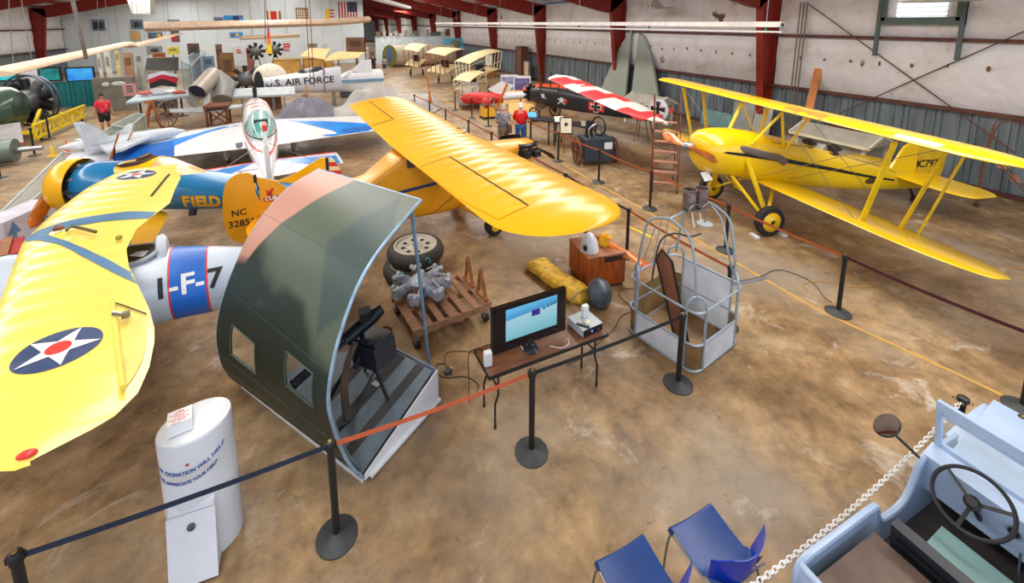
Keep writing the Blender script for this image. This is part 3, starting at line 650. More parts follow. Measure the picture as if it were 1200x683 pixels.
mb = MB(); mb.T = T; mb.bar((-2.4, 0, .75), (-2.55, 0, .1), .04); mb.lathe([(.06, -.03), (.08, 0), (.06, .03)], (-2.55, 0, .08), (0, 1, 0), 14); mb.build('tail_wheel', black, nb)
mb = MB(); mb.T = T; mb.prism(catmull([(-2.3, -.015, 1.05), (-2.6, -.015, 1.4), (-2.85, -.015, 1.45), (-3.02, -.015, 1.3), (-3.02, -.015, .75)], 5), (0, .03, 0)); mb.build('fin_and_rudder', silver, nb)
mb = MB(); mb.T = T
mb.prism(catmull([(-2.35, 0, .95), (-2.55, .7, .95), (-2.9, .75, .95), (-3.0, 0, .95), (-2.9, -.75, .95), (-2.55, -.7, .95)], 5, True), (0, 0, .03)); mb.build('tailplane', silver, nb)
# ------------------------------------------------------------------ blue trainer marked FIELD
O5 = (-4.5, 10.9, 0); T = PF(O5, (-.95, .30, 0)); P_ = lambda x, y, z: T @ Vector((x, y, z))
tr = thing('trainer_aircraft', 'blue fuselage of a trainer lettered FIELD with yellow cowling and striped rudder', 'aeroplane', O5)
mb = MB(); mb.T = T
mb.body([(-.34, 0, 1.42, .36, .36, .36), (-.40, 0, 1.42, .43, .42, .43), (-.65, 0, 1.42, .46, .44, .46), (-1.1, 0, 1.38, .47, .46, .48), (-1.6, 0, 1.34, .46, .44, .46), (-2.2, 0, 1.27, .43, .40, .43), (-3.0, 0, 1.17, .36, .34, .36), (-3.8, 0, 1.09, .27, .27, .28), (-4.5, 0, 1.05, .17, .19, .2), (-5.0, 0, 1.04, .06, .1, .12)], 32)
f5 = mb.build('fuselage', yb, tr, 50)
mb = MB(); mb.T = T
mb.T = T @ Matrix.Translation((-.22, 0, 0)); mb.body([(-.12, 0, 1.42, .50, .50, .50), (.0, 0, 1.42, .515, .515, .515), (.14, 0, 1.42, .50, .50, .50), (.24, 0, 1.42, .46, .46, .46), (.3, 0, 1.42, .38, .38, .38), (.27, 0, 1.42, .34, .34, .34), (.12, 0, 1.42, .40, .40, .40), (-.10, 0, 1.42, .46, .46, .46)], 36, cap=False); mb.build('cowling', gold, tr, 60)
mb = MB(); mb.T = T @ Matrix.Translation((-.22, 0, 0))
mb.cyl((-.1, 0, 1.42), (.3, 0, 1.42), .17, .12, 16)
for k in range(9):
    a = 2*PI*k/9
    for j in range(5): mb.cyl((.1, (.18+.045*j)*sin(a), 1.42+(.18+.045*j)*cos(a)), (.1, (.2+.045*j)*sin(a), 1.42+(.2+.045*j)*cos(a)), .085, None, 10)
    mb.cyl((.1, .15*sin(a), 1.42+.15*cos(a)), (.1, .4*sin(a), 1.42+.4*cos(a)), .06, None, 8)
for k in range(9): a = 2*PI*(k+.5)/9; mb.tube([(-.05, .3*sin(a), 1.42+.3*cos(a)), (-.16, .40*sin(a), 1.42+.40*cos(a)), (-.22, .455*sin(a), 1.42+.455*cos(a))], .035, 8)
mb.build('radial_engine', engm, tr)
pm, d5 = propeller('', P_(.18, 0, 1.42), T.to_3x3() @ Vector((1, 0, 0)), 1.8, R(0), propwood, .17)
# turn the propeller so that its near blade hangs down and forward
ax5 = T.to_3x3() @ Vector((1, 0, 0)); u5, w5 = frame(ax5)
ang5 = aim(P_(.18, 0, 1.42), ax5, (47, 203), (16, 256)); dwn = u5*cos(ang5)+w5*sin(ang5)
if dwn.z > 0: ang5 += PI
pm, _ = propeller('', P_(.18, 0, 1.42), ax5, 1.7, ang5, propwood, .2); keep = {i for i, v in enumerate(pm.v) if (v-P_(.18, 0, 1.42)).z < .06}
pm.f = [f for f in pm.f if all(i in keep for i in f)]; used_ = sorted({i for f in pm.f for i in f}); rem = {a: b for b, a in enumerate(used_)}; pm.v = [pm.v[i] for i in used_]; pm.f = [[rem[i] for i in f] for f in pm.f]; pm.mi = [0]*len(pm.f)
pp = pm.build('propeller_blade', propwood, tr)
mb = MB(); mb.T = T @ Matrix.Translation((-.22, 0, 0)); mb.cyl((.25, 0, 1.42), (.48, 0, 1.42), .07, .05, 14); mb.build('propeller_hub', black, pp)
# yellow turtledeck with cockpit
mb = MB(); mb.T = T
mb.body([(-.72, 0, 1.70, .03, .03, .1), (-.9, 0, 1.70, .22, .11, .14), (-1.15, 0, 1.66, .33, .19, .2), (-1.5, 0, 1.64, .36, .25, .2), (-1.75, 0, 1.62, .34, .30, .2), (-2.0, 0, 1.55, .30, .31, .2), (-2.4, 0, 1.45, .2, .22, .2), (-2.9, 0, 1.38, .05, .08, .1)], 28)
deck = mb.build('turtledeck', gold, tr, 50)
mb = MB(); mb.T = T
mb.body([(-1.78, 0, 1.62, .345, .31, .2), (-2.0, 0, 1.55, .31, .325, .2), (-2.4, 0, 1.45, .21, .235, .2), (-2.88, 0, 1.38, .055, .09, .1)], 28); mb.build('headrest_fairing', mat('peach_perspex', (238, 190, 130), .12, coat=.6), tr, 50)
e = [P_(-1.35+.34*cos(2*PI*i/28), .25*sin(2*PI*i/28), 1.93-.05*abs(sin(2*PI*i/28))-.10*(cos(2*PI*i/28) > 0)*cos(2*PI*i/28)) for i in range(28)]
mb = MB(); mb.prism([p-Vector((0, 0, .05)) for p in e], (0, 0, .05)); ckp = mb.build('cockpit_opening', mat('cockpit_interior', (74, 62, 54), .7), tr)
mb = MB(); mb.tube(e, .018, 6, closed=True); mb.build('coaming', mat('coaming_dark', (70, 54, 30)), tr)
mb = MB(); mb.T = T; mb.box((-1.5, 0, 1.9), (.1, .3, .12)); mb.build('seat_back', mat('seat_brown', (96, 66, 50)), tr)
for s, x in (('F', -2.42), ('I', -2.54), ('E', -2.65), ('L', -2.78), ('D', -2.92)):
    decal('marking', text_bm(s, .27, .014), gold, f5, f5, P_(x, 1.3, 1.44-.05*(-x-2.4)), T.to_3x3() @ Vector((-1, 0, -.07)), Vector((0, 0, 1))+(T.to_3x3() @ Vector((0, -1, 0)))*.35, .006, .1)
for s_, p in ((1, (-1.1, 1.3, 1.25)),): decal('marking', text_bm('U.S.ARMY', .07, .002), txtblk, f5, f5, P_(-.55, 1.3, 1.40), T.to_3x3() @ Vector((-1, 0, 0)), (0, 0, 1), .005, .2)
# support stands and gear
bars('cradle_leg', black, tr, T, [((-1.0, .2, .95), (-1.0, .3, 0), .07), ((-1.0, -.2, .95), (-1.0, -.3, 0), .07), ((-2.35, .12, .86), (-2.35, .16, .74), .1), ((-.6, .3, 1.02), (-.5, .75, .1), .07), ((-.6, -.3, 1.02), (-.5, -.75, .1), .07)])
for s_ in (1, -1): mb = MB(); mb.T = T; tyre(mb, (-.5, s_*.8, .24), (0, 1, 0), .24, .14); mb.build('main_wheel', rubber, tr)
# fin with striped rudder, tailplane
mb = MB(); mb.T = T
mb.prism(catmull([(-3.75, -.025, 1.28), (-4.2, -.025, 1.42), (-4.6, -.025, 1.66), (-4.8, -.025, 1.78), (-4.93, -.025, 1.80)], 5)+[Vector((-4.93, -.025, 1.0))], (0, .05, 0)); mb.build('fin', gold, tr, 30)
def rudz(x): t = (-x-4.96)/.30; return 1.79-.62*t**2.2
mb = MB(); mb.T = T; mb.bx((-4.99, -.03, .98), (-4.93, .03, 1.79)); mb.build('rudder_band', mat('rudder_navy', (28, 36, 60)), tr)
crm = mat('cream_fabric', (236, 220, 170), .5)
mb = MB(); mb.T = T; n = 9
for i in range(n):
    z0, z1 = .98+i*.09, .98+(i+1)*.09; mb.m = i % 2; zm = (z0+z1)/2; w0 = .30*max(0.05, (1-max(0, (z0-1.17)/.62)))**.45; w1 = .30*max(0.02, (1-max(0, (z1-1.17)/.62)))**.45
    mb.prism([(-4.99, -.02, z0), (-4.99-w0, -.02, z0), (-4.99-w1, -.02, z1), (-4.99, -.02, z1)], (0, .04, 0))
mb.build('striped_rudder', [crm, insr], tr, 20)
bars('tail_stand', black, tr, T, [((-4.6, 0, .9), (-4.6, 0, 0), .08)])
# ------------------------------------------------------------------ white and blue low-wing aerobatic aeroplane
O6 = (-1.4, 14.5, 0); T = PF(O6, (-.115, .993, 0)); P_ = lambda x, y, z: T @ Vector((x, y, z)); Ti = T.inverted()
wp = thing('aerobatic_aeroplane', 'white low-wing aeroplane with blue sunburst stripes and a teal bubble canopy', 'aeroplane', O6)
gw = mat('gloss_white', (236, 238, 242), .22, 0, .02, 1, coat=.4); skyb = mat('stripe_blue', (16, 136, 226), .3); edger = mat('edge_red', (222, 70, 56), .4)
ZW = .74
wle = lambda y: 4.55-.42*max(0, abs(y)-.5)*.8-(0 if abs(y) < 4.4 else .3*(1-math.sqrt(max(0, 1-((abs(y)-4.4)/.4)**2)))); wte = lambda y: .55+.08*abs(y)+(0 if abs(y) < 4.4 else .3*(1-math.sqrt(max(0, 1-((abs(y)-4.4)/.4)**2))))
mb = MB(); Tw6 = T @ Matrix.Translation((0, 0, ZW)); surface(mb, Tw6, [-4.79]+frange(-4.7, 4.7, 40)+[4.79], wle, wte, lambda y: 0, lambda y: .075, 12, 0, 1, .3); w6 = mb.build('wing', gw, wp, 60)
def L6(px, py, z=ZW+.12): p = Ti @ at(px, py, z); return (p.x, p.y)
def d6(name, pxs, m, off=.006, z=ZW+.12): return wing_decal(name, [[L6(*q, z) for q in poly] for poly in pxs], m, wp, w6, Tw6, off=off, L=.5)
d6('stripe', [[(335, 143), (385, 143), (440, 144), (440, 156), (402, 157), (392, 152)], [(195, 166), (262, 150), (270, 150), (240, 158), (205, 170), (203, 174), (180, 178), (160, 172)], [(268, 151), (283, 149), (276, 149)]], skyb)
for q_ in ([(127, 183), (148, 172), (203, 166), (205, 183), (172, 186), (140, 190)], [(400, 150), (440, 145), (447, 150), (440, 158), (402, 160)]): d6('aileron', [q_], mat('aileron_blue', (18, 104, 196), .3), .010)
mb = MB()
for s_ in (1, -1):
    ysl = frange(.5, 4.5, 12); pts = [Tw6 @ Vector((wle(s_*y)+.005, s_*y, .01)) for y in ysl]; mb = MB(); mb.tube(pts, .022, 6); mb.build('leading_edge_stripe', edger, wp)
d6('walkway', [[(276, 166), (284, 165), (284, 171), (276, 172)]], darkgrey, .008)
mb = MB(); mb.T = T
mb.body([(6.15, 0, .95, .30, .40, .30), (5.95, 0, .98, .42, .50, .40), (5.3, 0, 1.0, .47, .52, .48, 2.4), (4.0, 0, 1.0, .50, .50, .5, 2.4), (2.5, 0, 1.0, .50, .48, .5, 2.5), (1.0, 0, .98, .48, .46, .48, 2.4), (-.4, 0, .95, .40, .40, .42, 2.2), (-1.8, 0, .88, .26, .30, .3), (-3.0, 0, .82, .13, .18, .18), (-3.5, 0, .8, .05, .12, .1)], 32)
f6 = mb.build('fuselage', gw, wp, 50)
mb = MB(); mb.T = T
mb.body([(2.35, 0, 1.38, .04, .02, .05), (2.1, 0, 1.38, .22, .22, .05), (1.5, 0, 1.37, .36, .40, .05), (.8, 0, 1.34, .40, .50, .05), (.1, 0, 1.3, .36, .44, .05), (-.5, 0, 1.27, .24, .28, .05), (-.95, 0, 1.25, .05, .06, .05)], 28); mb.build('canopy', mat('teal_canopy', (120, 205, 196), .06, spec=.9, coat=.8, alpha=.55), wp, 60)
rimc = [P_(.72+1.68*cos(2*PI*i/32), .42*sin(2*PI*i/32), 1.36+.02*cos(2*PI*i/32)) for i in range(32)]
mb = MB(); mb.tube(rimc, .02, 6, closed=True); mb.build('canopy_frame', mat('canopy_dark_edge', (40, 52, 56)), wp)
mb = MB(); mb.T = T; mb.box((.2, 0, 1.42), (.5, .42, .25)); mb.box((-.05, 0, 1.55), (.1, .36, .35)); mb.build('seat', mat('seat_dark', (52, 62, 66)), wp)
# lettering read in the photo is blurred: a red curved banner with a star above and a small badge below
decal('nose_banner', poly_bm([seg((-.42+.042*i*2, .03*cos((i-5)/5)*4), (-.42+.042*i*2+.055, .03*cos((i-4.6)/5)*4), .20) for i in range(10)]), insr, f6, f6, P_(4.3, 0, 2.3), T.to_3x3() @ Vector((0, -1, 0)), T.to_3x3() @ Vector((1, 0, 0)), .006, .15)
decal('nose_badge', poly_bm([[(0, 0), a, b] for a, b in zip(star(.16), star(.16)[1:]+star(.16)[:1])]), insr, f6, f6, P_(5.1, 0, 2.3), T.to_3x3() @ Vector((0, -1, 0)), T.to_3x3() @ Vector((1, 0, 0)), .006, .15)
decal('nose_badge', poly_bm([circ(.22, 16, 0, 0, 1, .35)]), edger, f6, f6, P_(3.7, 0, 2.3), T.to_3x3() @ Vector((0, -1, 0)), T.to_3x3() @ Vector((1, 0, 0)), .006, .15)
for s_ in (1, -1):
    decal('side_pinstripe', poly_bm([seg((-3.3, .0), (5.9, .1), .035)]), edger, f6, f6, P_(0, s_*1.2, 1.12), T.to_3x3() @ Vector((-s_, 0, 0)), (0, 0, 1), .006, .3)
# tailplane (white with blue wedges), elevators, tall narrow fin
Tt = T @ Matrix.Translation((0, 0, .86)); sle = lambda y: -1.55-.08*abs(y)-(0 if abs(y) < 2.0 else .2*((abs(y)-2)/.3)**2); ste = lambda y: -3.0+.12*abs(y)
mb = MB(); surface(mb, Tt, frange(-1.78, 1.78, 24), sle, ste, lambda y: 0, lambda y: .06, 8, 0, 1, .1); t6 = mb.build('tailplane', gw, wp, 60)
for s_ in (1, -1):
    wing_decal('stripe', [[(-1.66, s_*.25), (-1.95, s_*1.2), (-2.1, s_*1.7), (-2.75, s_*1.7), (-2.8, s_*1.3), (-2.2, s_*.6)]], skyb, t6, t6, Tt, off=.006, L=.4)
    for q_ in (seg((-2.3, s_*.12), (-2.32, s_*.62), .03), seg((-2.32, s_*.62), (-2.85, s_*.3), .02)): wing_decal('elevator_gap', [q_], darkgrey, t6, t6, Tt, off=.009, L=.4)
    tubes('leading_edge_stripe', edger, wp, Tt, [[(sle(y)+.005, s_*y, .01) for y in frange(.2, 1.74, 6)]], .018, 6)
mb = MB(); mb.T = T
mb.prism([(-1.6, -.035, 1.12), (-2.0, -.035, 1.35), (-2.9, -.03, 2.15), (-3.35, -.03, 2.2), (-3.45, -.03, 1.3), (-3.45, -.035, .7), (-3.1, -.035, .7)], (0, .07, 0)); mb.build('fin', gw, wp, 30)
mb = MB(); mb.T = T
mb.bx((-3.62, -.05, .55), (-3.46, .05, 1.8)); mb.prism([(-3.47, -.03, 1.8), (-3.62, -.03, 1.8), (-3.56, -.03, 2.2), (-3.37, -.03, 2.2)], (0, .06, 0)); rd = mb.build('rudder', gw, wp)
mb = MB(); mb.T = T; mb.prism([(-2.95, -.045, 2.16), (-3.0, -.045, 2.23), (-3.55, -.045, 2.25), (-3.58, -.045, 2.12)], (0, .09, 0)); mb.build('fin_tip', insr, wp)
for s_ in (1, -1):
    mb = MB(); mb.T = T; mb.body([(2.5, s_*1.0, .35, .02, .02, .02), (2.3, s_*1.0, .33, .10, .14, .16), (2.0, s_*1.0, .32, .12, .2, .2), (1.6, s_*1.0, .32, .09, .16, .18), (1.2, s_*1.0, .34, .02, .04, .04)], 16); mb.bar((2.0, s_*1.0, .4), (2.1, s_*.9, .8), .28, .08); sp = mb.build('wheel_fairing', gw, wp)
    mb = MB(); mb.T = T; tyre(mb, (2.0, s_*1.0, .19), (0, 1, 0), .19, .12); mb.build('wheel', rubber, sp)
bars('tail_wheel_leg', black, wp, T, [((-3.2, 0, .7), (-3.4, 0, .08), .05)])
for s_ in (1, -1): tubes('bracing_wire', steel, wp, T, [[(-1.9, s_*.2, .75), (-2.2, s_*1.2, .88)], [(-2.2, s_*.1, 1.5), (-2.3, s_*1.1, .92)]], .008, 5)
mb = MB(); mb.T = T; mb.lathe([(.2, 0), (.17, .15), (.1, .3), (.01, .4)], (6.15, 0, .97), (1, 0, 0), 20); mb.build('spinner', gw, wp)
pm, _ = propeller('', P_(6.35, 0, .97), T.to_3x3() @ Vector((1, 0, 0)), 1.9, R(90), black, .15); pm.build('propeller', black, wp)
# ------------------------------------------------------------------ yellow biplane NC7976
O7 = (9.75, 6.6, 0); T = PF(O7, (-.968, .25, 0)); P_ = lambda x, y, z: T @ Vector((x, y, z)); Ti = T.inverted()
st = thing('biplane', 'yellow open-cockpit biplane with a black stripe and wooden propeller beside the steel wall', 'aeroplane', O7)
sy = mat('biplane_yellow', (244, 200, 12), .25, 0, .04, 1, coat=.5); sy2 = mat('strut_yellow', (240, 204, 20), .4)
mb = MB(); mb.T = T
mb.body([(2.0, 0, 1.74, .10, .10, .12), (1.95, 0, 1.74, .26, .28, .34), (1.8, 0, 1.70, .40, .42, .50), (1.5, 0, 1.66, .47, .49, .56, 2.2), (1.1, 0, 1.60, .47, .53, .56, 2.4), (.6, 0, 1.50, .45, .55, .60, 2.6), (.1, 0, 1.40, .44, .54, .60, 2.8), (-.6, 0, 1.26, .42, .50, .56, 2.8), (-1.3, 0, 1.10, .38, .46, .50, 2.8), (-2.3, 0, .88, .30, .36, .40, 2.6), (-3.4, 0, .68, .19, .26, .28, 2.4), (-4.4, 0, .54, .08, .18, .18), (-4.6, 0, .52, .03, .14, .14)], 36)
f7 = mb.build('fuselage', sy, st, 50)
side = T.to_3x3() @ Vector((-1, 0, 0)); upv = Vector((0, 0, 1))
# the near side is the plane's left (+y); the drop frame looks along -y
decal('black_stripe', poly_bm([[(-1.55, .32), (-.9, .20), (0, .02), (1.2, -.24), (2.4, -.52), (3.3, -.70), (3.3, -.66), (2.4, -.46), (1.2, -.16), (0, .12), (-.9, .28), (-1.5, .36)]]), txtblk, f7, f7, P_(0, 1.3, 1.38), side, upv, .006, .2)
decal('seam_line', poly_bm([seg((-.3, .48), (1.2, .22), .012), seg((1.2, .22), (3.4, -.5), .012)]), seamb, f7, f7, P_(0, 1.3, 1.38), side, upv, .006, .2)
decal('maker_emblem', poly_bm([circ(.2, 20, 0, 0, 1, .4)]), mat('emblem_brown', (86, 66, 24)), f7, f7, P_(-2.55, 1.3, .76), side, upv+side*-.15, .006, .2)
# exhaust slot cut in the cowl side
mb = MB(); mb.T = T; mb.tube(catmull([(1.15, .40, 1.78), (.95, .47, 1.74), (.55, .48, 1.62), (.2, .47, 1.53), (.05, .52, 1.42)], 5), 0.05, 8, flat=1.6); mb.build('exhaust_cover', mat('grey_cloth', (112, 100, 98), .8), st)
for n_, cx_, cz in ((0, -.75, 1.68), (1, -1.45, 1.50)):
    rim = [P_(cx_+.26*cos(2*PI*i/22), .25*sin(2*PI*i/22), cz+.06*cos(2*PI*i/22)*(-.0)+.04*cos(2*PI*i/22)+(.02 if abs(sin(2*PI*i/22)) < .5 else -.04)) for i in range(22)]
    mb = MB(); mb.prism([p-Vector((0, 0, .05)) for p in rim], (0, 0, .055)); c_ = mb.build('cockpit', leather, st)
    mb = MB(); mb.tube(rim, .03, 6, closed=True); mb.build('coaming', black, c_)
    mb = MB(); mb.T = T; mb.sheet(lambda u, v: (cx_+.28-.1*v+.08*sin(u*PI), (-.2+.4*u), cz+.02+.17*v), 8, 2, (.006, 0, 0)); mb.build('windscreen', glass, c_)
    mb = MB(); mb.T = T; mb.body([(cx_-.2, 0, cz+.02, .15, .08, .05), (cx_-.27, 0, cz+.02, .16, .10, .05), (cx_-.4, 0, cz, .08, .05, .05)], 14); mb.build('headrest', leather, c_)
def wingp(T, loc, tilt): return T @ Matrix.Translation(loc) @ Matrix.Rotation(R(-tilt), 4, 'Y')
Tu = wingp(T, (0, 0, 2.62), 7)
def tp(y, hs, L): a = abs(y); return 0 if a < hs-L else 1-math.sqrt(max(0, 1-((a-(hs-L))/L)**2))
HU = 4.55; ule = lambda y: .62-.45*tp(y, HU, .6); ute = lambda y: -.62+.62*tp(y, HU, .9)
mb = MB(); surface(mb, Tu, [-HU+.005, -HU+.03]+frange(-HU+.08, HU-.08, 110)+[HU-.03, HU-.005], ule, ute, lambda y: 0, lambda y: .135, 12, .05, .32, .5); w7 = mb.build('upper_wing', sy, st, 60)
orp = mat('orange_primer', (240, 136, 60), .4)
wing_decal('leading_edge_patch', [[(.62, .75), (.62, 1.9), (.40, 1.75), (.42, .9)]], orp, st, w7, Tu, off=.006, L=.2)
wing_decal('leading_edge_patch', [[(.6, 3.1), (.6, 3.75), (.50, 3.75), (.50, 3.1)]], wht, st, w7, Tu, off=.006, L=.2)
Tl7 = wingp(T, (0, 0, .86), 7); HL = 4.4
lle7 = lambda y: .55-.42*tp(y, HL, 1.5); lte7 = lambda y: -.52+.52*tp(y, HL, 1.9)
for s_ in (1, -1):
    mb = MB(); surface(mb, Tl7, [s_*y for y in [.30]+frange(.4, HL-.1, 50)+[HL-.04, HL-.008]], lle7, lte7, lambda y: abs(y)*.03, lambda y: .10, 12, .05, .32, .5)
    if s_ < 0:
        mb.f = [f[::-1] for f in mb.f]
    mb.build('lower_wing', sy, st, 60)
    z0 = lambda y: .90+.03*y
    bars('interplane_strut', sy2, st, T, [((.30, s_*2.55, z0(2.5)), (.42, s_*3.02, 2.6), .085, .03), ((-.30, s_*2.75, z0(2.7)-.04), (-.34, s_*3.22, 2.5), .085, .03), ((-.42, s_*2.95, z0(2.9)-.06), (-.45, s_*3.4, 2.5), .05, .02)])
    bars('cabane_strut', sy2, st, T, [((.85, s_*.42, 1.86), (.35, s_*.62, 2.6), .07, .03), ((.05, s_*.42, 1.72), (.35, s_*.62, 2.6), .05, .03), ((.0, s_*.42, 1.72), (-.36, s_*.6, 2.5), .07, .03)])
    tubes('flying_wire', steel, st, T, [[(.5, s_*.4, 1.1), (.4, s_*3.0, 2.58)], [(-.2, s_*.4, 1.0), (-.3, s_*3.2, 2.5)], [(.45, s_*.6, 2.6), (.35, s_*2.55, .95)], [(-.3, s_*.6, 2.5), (-.3, s_*2.7, .92)]], .006, 5)
    # landing gear
    bars('landing_gear_strut', sy2, st, T, [((.98, s_*.42, 1.62), (.74, s_*.9, .42), .11, .05), ((1.15, s_*.25, 1.1), (.78, s_*.93, .34), .08, .03), ((.1, s_*.3, .86), (.72, s_*.9, .36), .07, .03), ((1.1, s_*.25, 1.08), (.76, -s_*.1, .66), .05, .03)])
    mb = MB(); mb.T = T; tyre(mb, (.74, s_*.99, .33), (0, 1, 0), .33, .17); wv = mb.build('main_wheel', rubber, st)
    mb = MB(); mb.T = T; mb.lathe([(.245, -.05), (.2, -.09), (.06, -.12), (.06, .12), (.2, .09), (.245, .05)], (.74, s_*.99, .33), (0, 1, 0), 24); mb.build('wheel_disc', sy, wv)
    mb = MB(); mb.T = T; mb.box((.74+.32, s_*.99, .02), (.1, .22, .04)); mb.build('chock', white, st, label='white chock in front of the tyre')
mb = MB(); mb.T = T; mb.box((.74-.32, .99, .02), (.1, .26, .04)); mb.build('chock', white, st)
# tail: NC7976 on the fin and rudder
mb = MB(); mb.T = T
mb.prism(catmull([(-3.35, -.03, .88), (-3.5, -.03, 1.15), (-3.75, -.03, 1.5), (-4.1, -.03, 1.55)], 5)+[Vector((-4.1, -.03, .6))], (0, .06, 0)); fin7 = mb.build('fin', sy, st, 30)
mb = MB(); mb.T = T
mb.prism([Vector((-4.12, -.025, .45))]+[Vector((-4.12, -.025, 1.56))]+catmull([(-4.4, -.025, 1.62), (-4.75, -.025, 1.5), (-4.95, -.025, 1.15), (-4.9, -.025, .7), (-4.7, -.025, .42)], 5), (0, .05, 0)); rud7 = mb.build('rudder', mat('rudder_yellow', (220, 178, 30), .4), st, 30)
decal('registration', text_bm('NC7976', .26, .006), txtblk, rud7, rud7, P_(-4.42, .5, 1.0), side, upv, .006, 1)
Tt7 = T @ Matrix.Translation((0, 0, .78)); s7le = lambda y: -3.35-.3*tp(y, 1.62, .8); s7te = lambda y: -4.45+.35*tp(y, 1.62, .6)
mb = MB(); surface(mb, Tt7, [-1.61]+frange(-1.56, 1.56, 30)+[1.61], s7le, s7te, lambda y: 0, lambda y: .05, 8, 0, 1, .1); mb.build('tailplane', sy, st, 50)
bars('tail_brace', sy2, st, T, [((-3.9, .05, .5), (-3.9, 1.2, .78), .03), ((-3.9, -.05, .5), (-3.9, -1.2, .78), .03)])
mb = MB(); mb.T = T; mb.bar((-4.0, 0, .5), (-4.2, 0, .1), .04); mb.lathe([(.07, -.03), (.09, 0), (.07, .03)], (-4.2, 0, .09), (0, 1, 0), 16); mb.build('tail_wheel', black, st)
ax7 = T.to_3x3() @ Vector((1, 0, .08)); u7, w7_ = frame(ax7.normalized()); hub7 = P_(2.12, 0, 1.76)
want = atY(775, 152, hub7.y+.45)-hub7
d1 = (ray(852, 188)); d0 = ray(773, 150); n_ = d0.cross(d1).normalized()      # the blades lie in the plane through both tips
bd = n_.cross(ax7).normalized()
pm, _ = propeller('', hub7, ax7, 2.15, math.atan2(bd.dot(w7_), bd.dot(u7)), propwood, .18); pp = pm.build('propeller', propwood, st)
mb = MB(); mb.lathe([(.1, -.1), (.1, .03), (.07, .08), (.02, .14)], hub7, ax7, 18); mb.build('propeller_hub', steel, pp)
# ================================================================== FOREGROUND THINGS
# ---- stanchions with belts
brass = mat('worn_brass', (150, 120, 50), .4, .6); basem = mat('stanchion_base', (52, 56, 58), .55, 0, .2, 6)
belt_or = mat('belt_orange', (206, 98, 62), .6); belt_nv = mat('belt_navy', (26, 42, 66), .6); belt_bk = mat('belt_black', (30, 34, 36), .6); belt_mr = mat('belt_maroon', (74, 26, 34), .6); belt_br = mat('belt_rust', (176, 92, 48), .6)
def make_stanchion(label):
    t = thing('stanchion', label, 'barrier post', (0, 0, 0))
    mb = MB(); mb.lathe([(.178, 0), (.178, .012), (.165, .02), (.05, .045), (.032, .06)], n=40); mb.build('base', basem, t)
    mb = MB(); mb.cyl((0, 0, .05), (0, 0, .93), .032, None, 20); mb.build('pole', black, t)
    mb = MB(); mb.lathe([(.036, .90), (.04, .915), (.04, .975), (.034, .985), (.02, .99)], n=20); mb.box((0, 0, .945), (.1, .03, .05)); c = mb.build('belt_head', black, t)
    mb = MB(); mb.lathe([(.018, .988), (.014, .996), (.002, .999)], n=12); mb.build('cap_screw', brass, c)
    return t
st0 = make_stanchion('x'); used0 = [False]
def stanchion(x, y, label, group='barrier posts on the hangar floor'):
    if not used0[0]:
        used0[0] = True; st0.location = (x, y, 0); st0['label'] = label; st0['group'] = group; return st0
    return dup(st0, (x, y, 0), 0, label, group)
def belt(t, p, q, m, sag=.02, z=.945):
    mb = MB(); n = 14; P = Vector((*p, z)); Q = Vector((*q, z))
    pts = [P.lerp(Q, i/n)-Vector((0, 0, sag*4*(i/n)*(1-i/n))) for i in range(n+1)]; d = (Q-P).normalized(); s_ = Vector((-d.y, d.x, 0))*.002
    mb.sheet(lambda u, v: pts[round(u*n)]+Vector((0, 0, -.024+.048*v))-s_/2, n, 1, s_); mb.build('belt', m, t)
fr = [(-2.04, 3.57), (-.04, 3.57), (1.91, 3.57), (4.02, 3.62)]
fl = ['barrier post at the lower left edge of the photo', 'barrier post beside the green curved panel, blue belt to its left', 'barrier post standing alone in front of the television table', 'barrier post against the front of the tubular balloon basket']
F_ = [stanchion(x, y, l) for (x, y), l in zip(fr, fl)]
belt(F_[0], fr[0], fr[1], belt_nv); belt(F_[1], fr[1], fr[2], belt_or); belt(F_[2], fr[2], fr[3], belt_bk)
rr = [(7.47, 1.72), (7.38, 3.66), (7.41, 5.74), (7.43, 7.9), (7.38, 9.91), (7.33, 12.05), (7.22, 13.8), (7.1, 17.6), (7.03, 19.52), (6.86, 21.6)]
rl = ['barrier post with broad base at the right edge of the photo', 'barrier post in front of the yellow biplane lower wing', 'barrier post just behind the balloon burner', 'barrier post on the yellow line left of the rolling ladder', 'barrier post in front of the iron-wheeled generator', 'barrier post beside the black display tables', 'barrier post right of the man in the red shirt', 'barrier post in front of the little red and yellow engine', 'barrier post between the glass case and the red cowling', 'barrier post at the far left of the glass case']
R_ = [stanchion(x, y, l) for (x, y), l in zip(rr, rl)]
for i in range(9): belt(R_[i], rr[i], rr[i+1], [belt_mr, belt_br, belt_br, belt_br, belt_br, belt_br, belt_br, belt_br, belt_br][i], .03)
lr = [(5.5, 4.15), (5.47, 6.37), (5.43, 8.58), (5.38, 10.8), (5.35, 12.98), (5.26, 14.98), (5.1, 17.37), (4.95, 19.43), (4.75, 21.6), (4.07, 28.2)]
ll = ['barrier post inside the line of sight of the balloon basket, behind it', 'barrier post behind the wooden box with the propeller', 'barrier post at the leading edge of the big yellow wing', 'barrier post hidden at the nose of the yellow light aeroplane', 'barrier post beside the man in the patterned shirt', 'barrier post beyond the yellow wing root, next nearer the two men', 'barrier post behind the middle of the far yellow wing', 'barrier post beside the upright varnished propeller', 'barrier post behind the grey covered wing tip', 'barrier post on the aisle by the white vehicle']
L_ = [stanchion(x, y, l) for (x, y), l in zip(lr, ll)]
for i in range(8): belt(L_[i], lr[i], lr[i+1], belt_br if i not in (1,) else belt_bk, .03)
